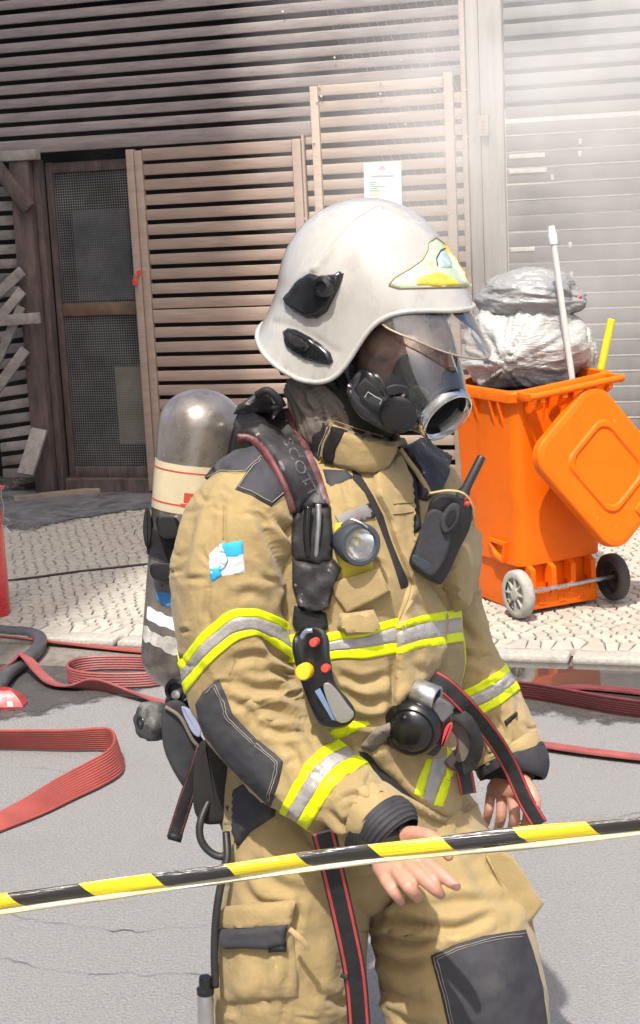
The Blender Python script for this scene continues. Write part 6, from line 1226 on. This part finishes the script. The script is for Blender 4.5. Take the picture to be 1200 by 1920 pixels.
# lower run of the strap with pressure line
sp2 = [(550, 958), (586, 950), (620, 950), (624, 1000), (622, 1052), (600, 1060), (548, 1052), (546, 1010)]
decal('harness_strap', sp2, ALLB, 0.010, M_blk2, BA, 5, 7, bridge=8)
b = MB(); q_ = cpath([(597, 950, 2.315), (597, 985, 2.31), (595, 1020, 2.31), (592, 1050, 2.315)], 60); h_ = hit(ALLB, 600, 1000); dy = h_[0].y - 2.31 - 0.016; q_[:, 1] += dy; b.tube(q_, [0.0042 + 0.0007 * (i % 2) for i in range(60)], 8); obj('braided_line', b, M_steel, BA, smooth=True)
b = MB(); q_ = cpath([(578, 955, 2.315), (575, 1000, 2.31), (578, 1050, 2.315)], 30); q_[:, 1] += dy; b.tube(q_, 0.006, 8); obj('pressure_line', b, M_gear, BA, smooth=True)
decal('harness_strap', [(548, 1042), (585, 1056), (624, 1046), (640, 1066), (624, 1104), (618, 1140), (586, 1150), (560, 1136), (548, 1100)], ALLB, 0.018, M_pad, BA, 8, 7, bridge=10, relief=0.003)
decal('harness_strap', [(552, 1136), (590, 1140), (612, 1150), (616, 1180), (560, 1190), (548, 1170)], ALLB, 0.012, M_blk2, BA, 5, 7, bridge=10)
# left shoulder strap
decal('shoulder_strap', [(745, 838), (772, 832), (800, 828), (822, 848), (845, 862), (838, 890), (830, 918), (800, 940), (784, 936), (780, 900), (768, 872)], [to.bvh, la.bvh], 0.016, M_pad, BA, 7, 6, bridge=10, relief=0.003)
decal('harness_strap', [(762, 850), (780, 870), (784, 930), (790, 990), (776, 1000), (768, 930), (756, 880)], [to.bvh], 0.007, M_blk2, BA, 4, 6, bridge=4)
M_cord = mat('tan cord', (0.45, 0.34, 0.17), 0.8, var=0.2, vscale=80, bump=0.5, bscale=200)
_l = [(750, 842), (764, 862), (778, 880), (790, 898), (800, 915), (806, 928)]; _c = []
for x, y in _l: h_ = hit([to.bvh, la.bvh], x, y); _c.append(np.array(h_[0]) - nrm(ray(x, y)) * 0.024)
b = MB(); b.tube(spline(_c, 40), [0.0042 + 0.0008 * (i % 2) for i in range(40)], 8); obj('lanyard', b, M_cord, BA, smooth=True)
# waist belt at the front, over the coat
decal('waist_belt', [(676, 1398), (692, 1378), (712, 1362), (738, 1350), (756, 1354), (745, 1372), (722, 1388), (694, 1408)], to.bvh, 0.004, M_hood, BA, 3, 6, base=0.004)
def sY(x, y, B_=None): return hit(B_ or [to.bvh, la.bvh], x, y)[0].y
# long strap ends
ribbon('loose_strap', [(812, 1272, sY(812, 1272) - 0.02), (840, 1290, 2.42), (880, 1330, 2.44), (925, 1385, 2.50), (958, 1440, 2.55), (985, 1500, 2.56), (1012, 1546, 2.56)], 0.029, 0.003, M_blk2, BA, 70, edges=0.40, edge_mat=M_redth)
ribbon('loose_strap', [(606, 1560, 2.20), (616, 1600, 2.235), (630, 1660, 2.265), (648, 1740, 2.275), (664, 1820, 2.285), (672, 1900, 2.295), (678, 2010, 2.31)], 0.037, 0.003, M_blk2, BA, 70, edges=0.36, edge_mat=M_redth)
b = MB(); b.tube([gy(640, 1828, 2.285), gy(652, 1834, 2.28)], 0.004, 8); obj('strap_keeper', b, M_blk2, BA)
ribbon('loop_strap', [(848, 1335, 2.44), (876, 1352, 2.43), (894, 1392, 2.43), (882, 1432, 2.44), (858, 1444, 2.45)], 0.022, 0.004, M_blk2, BA, 40)
ribbon('inner_strap', [(852, 1352, 2.455), (868, 1372, 2.455), (872, 1402, 2.455), (858, 1430, 2.46), (842, 1418, 2.46)], 0.030, 0.003, M_hood, BA, 40, edges=0.4, edge_mat=M_padred)
ribbon('loose_strap', [(866, 1430, 2.455), (872, 1455, 2.46), (878, 1488, 2.465)], 0.028, 0.003, M_patch, BA, 20, edges=0.40, edge_mat=M_redth)

# --- demand valve on the belt
DV = empty('demand_valve', gy(790, 1420, 2.42), 'shiny black demand valve with silver clip hanging at the waist belt', 'valve')
dc = gy(776, 1360, 2.372); dd = nrm([-0.30, -0.92, -0.12]); b = MB(); b.lathe([(0.046, 0.05), (0.048, 0.02), (0.048, -0.012), (0.045, -0.020), (0.040, -0.0245), (0.036, -0.0235), (0.032, -0.029), (0.018, -0.034), (0, -0.035)], dc, -dd, 40); obj('valve_body', b, M_gear, DV, smooth=True, auto=40)
slab('valve_neck', [(775, 1318), (805, 1318), (842, 1338), (846, 1364), (824, 1410), (808, 1418), (785, 1400), (772, 1350)], 2.36, 0.08, M_gear, DV, 6)
slab('connector', [(808, 1322), (824, 1306), (846, 1320), (850, 1336), (832, 1356), (812, 1344)], 2.355, 0.05, mat('dull grey connector', (0.16, 0.16, 0.165), 0.35, metal=0.4), DV, 3, rnd=False)
b = MB(); b.lathe([(0.019, -0.02), (0.021, -0.018), (0.021, 0.02), (0.019, 0.022), (0.016, 0.02), (0.016, -0.02)], gy(797, 1302, 2.37), nrm([.75, -.4, -.25]), 30, cap=False); obj('silver_clip', b, M_steel, DV, smooth=True, auto=50)
slab('red_tab', [(834, 1366), (846, 1354), (848, 1366), (834, 1396), (827, 1400)], 2.35, 0.02, M_redth, DV, 2)
for k in range(3): b = MB(); b.tube([gy(770 + 14 * k, 1336 + 5 * k, 2.366), gy(776 + 14 * k, 1350 + 4 * k, 2.364)], 0.003, 6); obj('valve_grip', b, M_gear, DV)

# --- distress alarm on the strap
DA = empty('distress_alarm', gy(610, 1366, 2.22), 'black handheld distress alarm with red and yellow buttons clipped to the chest strap', 'alarm')
Yd = 2.235
slab('alarm_body', [(556, 1186), (576, 1174), (602, 1178), (616, 1196), (620, 1236), (630, 1282), (652, 1310), (666, 1332), (660, 1354), (636, 1366), (606, 1362), (588, 1340), (568, 1290), (552, 1240), (548, 1206)], [Yd + .03, Yd + .02, Yd + .015, Yd + .01, Yd, Yd - .005, Yd - .01, Yd - .012, Yd - .01, Yd - .008, Yd - .006, Yd, Yd + .01, Yd + .015, Yd + .025], 0.04, M_gear, DA, 6)
slab('metal_plate', [(606, 1288), (616, 1280), (630, 1292), (650, 1318), (664, 1338), (654, 1352), (636, 1354), (622, 1336)], Yd - 0.018, 0.012, mat('polished plate', (0.55, 0.54, 0.50), 0.16, metal=0.9, var=0.1), DA, 2)
slab('blue_edge', [(590, 1296), (600, 1290), (624, 1338), (632, 1352), (622, 1350)], Yd - 0.014, 0.008, mat('blue grey edge', (0.16, 0.24, 0.38), 0.3), DA, 1, rnd=False)
for nm, x, y, r, m in (('red_button', 590, 1204, .0065, M_redpl), ('red_button', 612, 1252, .0065, M_redpl), ('yellow_button', 571, 1259, .0125, mat('yellow button', (0.70, 0.46, 0.02), 0.4))):
    b = MB(); b.lathe([(r, -0.01), (r, 0.008), (r * .85, 0.011), (r * .5, 0.0115), (0, 0.011)], gy(x, y, Yd - 0.006), nrm([-.25, -.95, .15]), 20); obj(nm, b, m, DA, smooth=True, auto=40)
b = MB(); b.tube(cpath([(566, 1196, Yd), (574, 1184, Yd - .005), (586, 1182, Yd - .006)], 12), 0.004, 8); obj('cap_edge', b, mat('steel blue edge', (0.25, 0.33, 0.42), 0.25, metal=0.5), DA, smooth=True)

# --- right-angle torch
TL = empty('chest_torch', gy(680, 1165, 2.32), 'yellow angle-head torch with dark bezel clipped to the chest', 'torch')
Yt = sY(672, 1020, [to.bvh]) - 0.035; ld = nrm([0.34, -0.92, 0.02]); lc = gy(672, 1020, Yt)
b = MB(); b.lathe([(0.024, -0.05), (0.030, -0.035), (0.0335, -0.012), (0.0335, 0.008), (0.031, 0.012), (0.0255, 0.012), (0.0245, 0.004)], lc, ld, 40, cap=False); obj('bezel', b, mat('dark blue grey bezel', (0.045, 0.055, 0.07), 0.45, var=0.2), TL, smooth=True, auto=50)
b = MB(); b.lathe([(0.0245, 0.004), (0.018, -0.012), (0.006, -0.022), (0.0, -0.023)], lc, ld, 40, cap=False); obj('reflector', b, M_chrome, TL, smooth=True)
b = MB(); b.lathe([(0.0, -0.006), (0.004, -0.007), (0.004, -0.022)], lc, ld, 12, cap=False); obj('bulb', b, M_white, TL, smooth=True)
b = MB(); b.lathe([(0.0, 0.0065), (0.012, 0.006), (0.0245, 0.005)], lc, ld, 40, cap=False); obj('torch_glass', b, glass_mat('torch glass', (0.97, 0.97, 0.97), 1.0, 0.03, 0.05), TL, smooth=True)
slab('torch_body', [(626, 988), (648, 980), (676, 990), (696, 1040), (698, 1076), (668, 1092), (644, 1088), (632, 1040)], Yt + 0.025, 0.05, M_yelp, TL, 6)
slab('torch_tail', [(650, 1120), (690, 1112), (702, 1146), (694, 1162), (662, 1168), (648, 1150)], Yt + 0.035, 0.04, M_yelp, TL, 5)
b = MB(); b.tube(cpath([(640, 985, Yt), (656, 974, Yt - .006), (676, 980, Yt - .01), (690, 990, Yt - .01)], 20), 0.002, 6); obj('torch_wire', b, M_steel, TL, smooth=True)
slab('torch_sleeve', [(622, 1092), (660, 1080), (712, 1064), (722, 1090), (732, 1108), (700, 1126), (650, 1150), (640, 1134), (626, 1116)], Yt + 0.012, 0.05, M_tan2, COAT, 4, rnd=False)
decal('torch_pocket', [(636, 1150), (700, 1140), (712, 1172), (700, 1186), (650, 1192), (632, 1176)], to.bvh, 0.022, M_tan2, COAT, 6, 6, bridge=3)

# --- radio
Yr = min(sY(825, 1010), sY(800, 1060)) - 0.055
RD = empty('handheld_radio', gy(800, 1095, Yr), 'black handheld radio with stub antenna in a chest holder', 'radio')
slab('radio_body', [(808, 938), (830, 926), (858, 930), (884, 952), (882, 988), (862, 1030), (838, 1082), (822, 1096), (790, 1080), (770, 1062), (768, 1046), (782, 1010), (800, 960)], [Yr] * 13, 0.045, M_gear, RD, 5)
slab('radio_holder', [(800, 964), (826, 958), (846, 990), (838, 1040), (812, 1080), (782, 1064), (776, 1044)], Yr - 0.012, 0.03, M_patch, RD, 4)
slab('belt_clip', [(826, 970), (846, 944), (862, 950), (858, 980), (838, 1000), (828, 992)], Yr - 0.022, 0.02, M_patch, RD, 3); slab('clip_window', [(835, 972), (848, 954), (856, 958), (852, 976), (840, 988)], Yr - 0.0255, 0.01, M_gear, RD, 1.5)
slab('radio_foot', [(772, 1046), (778, 1040), (808, 1056), (800, 1070), (776, 1058)], Yr - 0.014, 0.02, mat('glossy blue grey plastic', (0.03, 0.04, 0.055), 0.1, spec=0.8), RD, 2)
a_ = gy(864, 935, Yr + 0.012); z_ = gy(904, 855, Yr + 0.012); b = MB(); L_ = np.linalg.norm(z_ - a_); b.lathe([(0.011, -0.01), (0.010, 0.012), (0.0075, 0.02), (0.007, L_ - 0.003), (0.005, L_), (0, L_)], a_, z_ - a_, 16); obj('antenna', b, M_blk, RD, smooth=True, auto=40)
b = MB(); b.tube(cpath([(806, 925, Yr - .004), (840, 920, Yr - .012), (870, 926, Yr - .01), (886, 950, Yr), (888, 975, Yr + .01)], 30), 0.0022, 6); obj('elastic_cord', b, M_cord, RD, smooth=True)
slab('side_key', [(878, 946), (888, 950), (886, 976), (878, 976)], Yr + 0.006, 0.03, M_gear, RD, 2); b = MB(); b.lathe([(0.006, -.006), (0.006, 0.006), (0, 0.007)], gy(876, 942, Yr), nrm(z_ - a_), 12); obj('orange_key', b, M_redpl, RD, smooth=True)
# --- metal tube on the hose end
MT = empty('metal_tube', gy(386, 2060, 2.33), 'grey metal tube with black cap hanging beside the near leg', 'tube')
a_ = gy(388, 2040, 2.34); z_ = gy(385, 1858, 2.34); b = MB(); b.tube([a_, z_], 0.0135, 20); obj('tube_body', b, M_steel, MT, smooth=True, auto=40)
b = MB(); b.lathe([(0.0145, -0.004), (0.0145, 0.004), (0.0105, 0.006), (0.0105, 0.022), (0.0095, 0.025), (0.0, 0.025)], z_, z_ - a_, 20); obj('tube_cap', b, M_gear, MT, smooth=True, auto=40)

# ================================================================== BARRIER TAPE
def tape_mat():
    m, nt, bs = new_mat('yellow and black barrier tape'); L = nt.links.new; uv = _n(nt, 'ShaderNodeUVMap'); sx = _n(nt, 'ShaderNodeSeparateXYZ'); L(uv.outputs[0], sx.inputs[0])
    mu = _n(nt, 'ShaderNodeMath', operation='MULTIPLY_ADD'); L(sx.outputs[1], mu.inputs[0]); mu.inputs[1].default_value = -0.13; L(sx.outputs[0], mu.inputs[2])
    fr = _n(nt, 'ShaderNodeMath', operation='FRACT'); L(mu.outputs[0], fr.inputs[0]); gt = _n(nt, 'ShaderNodeMath', operation='GREATER_THAN'); L(fr.outputs[0], gt.inputs[0]); gt.inputs[1].default_value = 0.5
    mx = _n(nt, 'ShaderNodeMix', data_type='RGBA'); L(gt.outputs[0], mx.inputs[0]); mx.inputs[6].default_value = (0.72, 0.58, 0.01, 1); mx.inputs[7].default_value = (0.018, 0.017, 0.016, 1); pl = _n(nt, 'ShaderNodeMapRange'); pl.inputs[1].default_value = 0.74; pl.inputs[2].default_value = 0.78; pl.inputs[4].default_value = 0.72; L(sx.outputs[1], pl.inputs[0]); mz = _n(nt, 'ShaderNodeMix', data_type='RGBA'); L(pl.outputs[0], mz.inputs[0]); L(mx.outputs[2], mz.inputs[6]); mz.inputs[7].default_value = (0.62, 0.56, 0.38, 1); L(mz.outputs[2], bs.inputs['Base Color'])
    bs.inputs['Roughness'].default_value = 0.22; bs.inputs['Specular IOR Level'].default_value = 0.7
    ns = _n(nt, 'ShaderNodeTexNoise'); ns.inputs['Scale'].default_value = 1.5; mp = _n(nt, 'ShaderNodeMapping'); mp.inputs['Scale'].default_value = (2, 14, 1); L(uv.outputs[0], mp.inputs[0]); L(mp.outputs[0], ns.inputs['Vector']); bp_ = _n(nt, 'ShaderNodeBump'); bp_.inputs['Strength'].default_value = 0.35; bp_.inputs['Distance'].default_value = 0.004; L(ns.outputs[0], bp_.inputs['Height']); L(bp_.outputs[0], bs.inputs['Normal']); return m
def tape():
    YT = 2.0; path = [(-700, 1790), (-350, 1742), (0, 1693), (300, 1652), (600, 1610), (900, 1577), (1200, 1546), (1550, 1505), (1900, 1464)]; R_ = spline(path, 200); C = np.array([gy(x, y, YT) for x, y in R_]); T = nrm(np.gradient(C, axis=0)); U_ = nrm(np.cross(np.array([0, -1.0, 0]), T)); U_ = np.where((U_[:, 2] < 0)[:, None], -U_, U_)
    prof = [(0.0125, 0.0), (0.0115, -0.0018), (0.004, -0.0035), (-0.004, -0.003), (-0.0075, -0.001), (-0.0085, 0.0015), (-0.0105, 0.001), (-0.0135, -0.0035), (-0.016, -0.0025), (-0.0165, 0.003), (-0.012, 0.006), (0.006, 0.0065), (0.0118, 0.003)]
    uvv = [0, 0.05, 0.3, .55, .68, .74, .8, .92, 1.0, 1.05, 1.2, 1.9, 2.05]; L = np.concatenate([[0], np.cumsum(np.linalg.norm(np.diff(C, axis=0), axis=1))]); n = len(prof); V = []; TAPE0 = L[np.argmin(np.abs(R_[:, 0] - 145))]; tw = 0.0012 * np.sin(L * 9) + 0.0008 * np.sin(L * 23 + 1)
    for i in range(200):
        for k, (u_, d_) in enumerate(prof): V.append(C[i] + U_[i] * (u_ + tw[i] * (k % 3 - 1)) + np.array([0, d_ + 0.0012 * sin(L[i] * 17 + k), 0]))
    F = [(i * n + j, i * n + (j + 1) % n, (i + 1) * n + (j + 1) % n, (i + 1) * n + j) for i in range(199) for j in range(n)]
    me = bpy.data.meshes.new('barrier_tape'); me.from_pydata([tuple(v) for v in V], [], F); uvl = me.uv_layers.new(name='UVMap')
    for p in me.polygons:
        for li in p.loop_indices:
            vi = me.loops[li].vertex_index; i, k = divmod(vi, n); uvl.data[li].uv = ((L[i] - TAPE0) / 0.2005, uvv[k])
    me.update(); o = obj('barrier_tape', me, tape_mat(), None, smooth=True); tag(o, 'folded yellow and black barrier tape stretched across in front of the legs', 'tape')
tape()

# ================================================================== SMOKE
def smoke():
    m = bpy.data.materials.new('smoke'); m.use_nodes = True; nt = m.node_tree; nt.nodes.clear(); L = nt.links.new; out = _n(nt, 'ShaderNodeOutputMaterial'); pv = _n(nt, 'ShaderNodeVolumePrincipled'); pv.inputs['Color'].default_value = (0.985, 0.985, 0.985, 1); pv.inputs['Anisotropy'].default_value = -0.25
    tc = _n(nt, 'ShaderNodeTexCoord'); ns = _n(nt, 'ShaderNodeTexNoise'); ns.inputs['Scale'].default_value = 1.1; ns.inputs['Detail'].default_value = 4; ns.inputs['Distortion'].default_value = 0.6; L(tc.outputs['Object'], ns.inputs['Vector'])
    r1 = _n(nt, 'ShaderNodeMapRange'); r1.inputs[1].default_value = 0.34; r1.inputs[2].default_value = 0.72; r1.inputs[3].default_value = 0.0; r1.inputs[4].default_value = 1.0; L(ns.outputs[0], r1.inputs[0])
    gr = _n(nt, 'ShaderNodeTexGradient', gradient_type='SPHERICAL'); mp = _n(nt, 'ShaderNodeMapping'); mp.vector_type = 'TEXTURE'; mp.inputs['Location'].default_value = (0.0, 0.0, 2.0); mp.inputs['Scale'].default_value = (1.7, 1.1, 2.0); L(tc.outputs['Object'], mp.inputs[0]); L(mp.outputs[0], gr.inputs[0])
    m1 = _n(nt, 'ShaderNodeMath', operation='MULTIPLY'); L(r1.outputs[0], m1.inputs[0]); L(gr.outputs[1], m1.inputs[1]); m2 = _n(nt, 'ShaderNodeMath', operation='MULTIPLY'); L(m1.outputs[0], m2.inputs[0]); m2.inputs[1].default_value = 1.9
    L(m2.outputs[0], pv.inputs['Density']); L(pv.outputs[0], out.inputs['Volume'])
    c = wp(uK + 0.35, 2.2, 0.75); b = MB(); b.box(c, (WU, ZU, WN), (3.6, 3.6, 1.3)); o = obj('smoke', b, m); tag(o, 'pale smoke drifting across the screen at upper right', 'smoke', kind='stuff')
smoke()
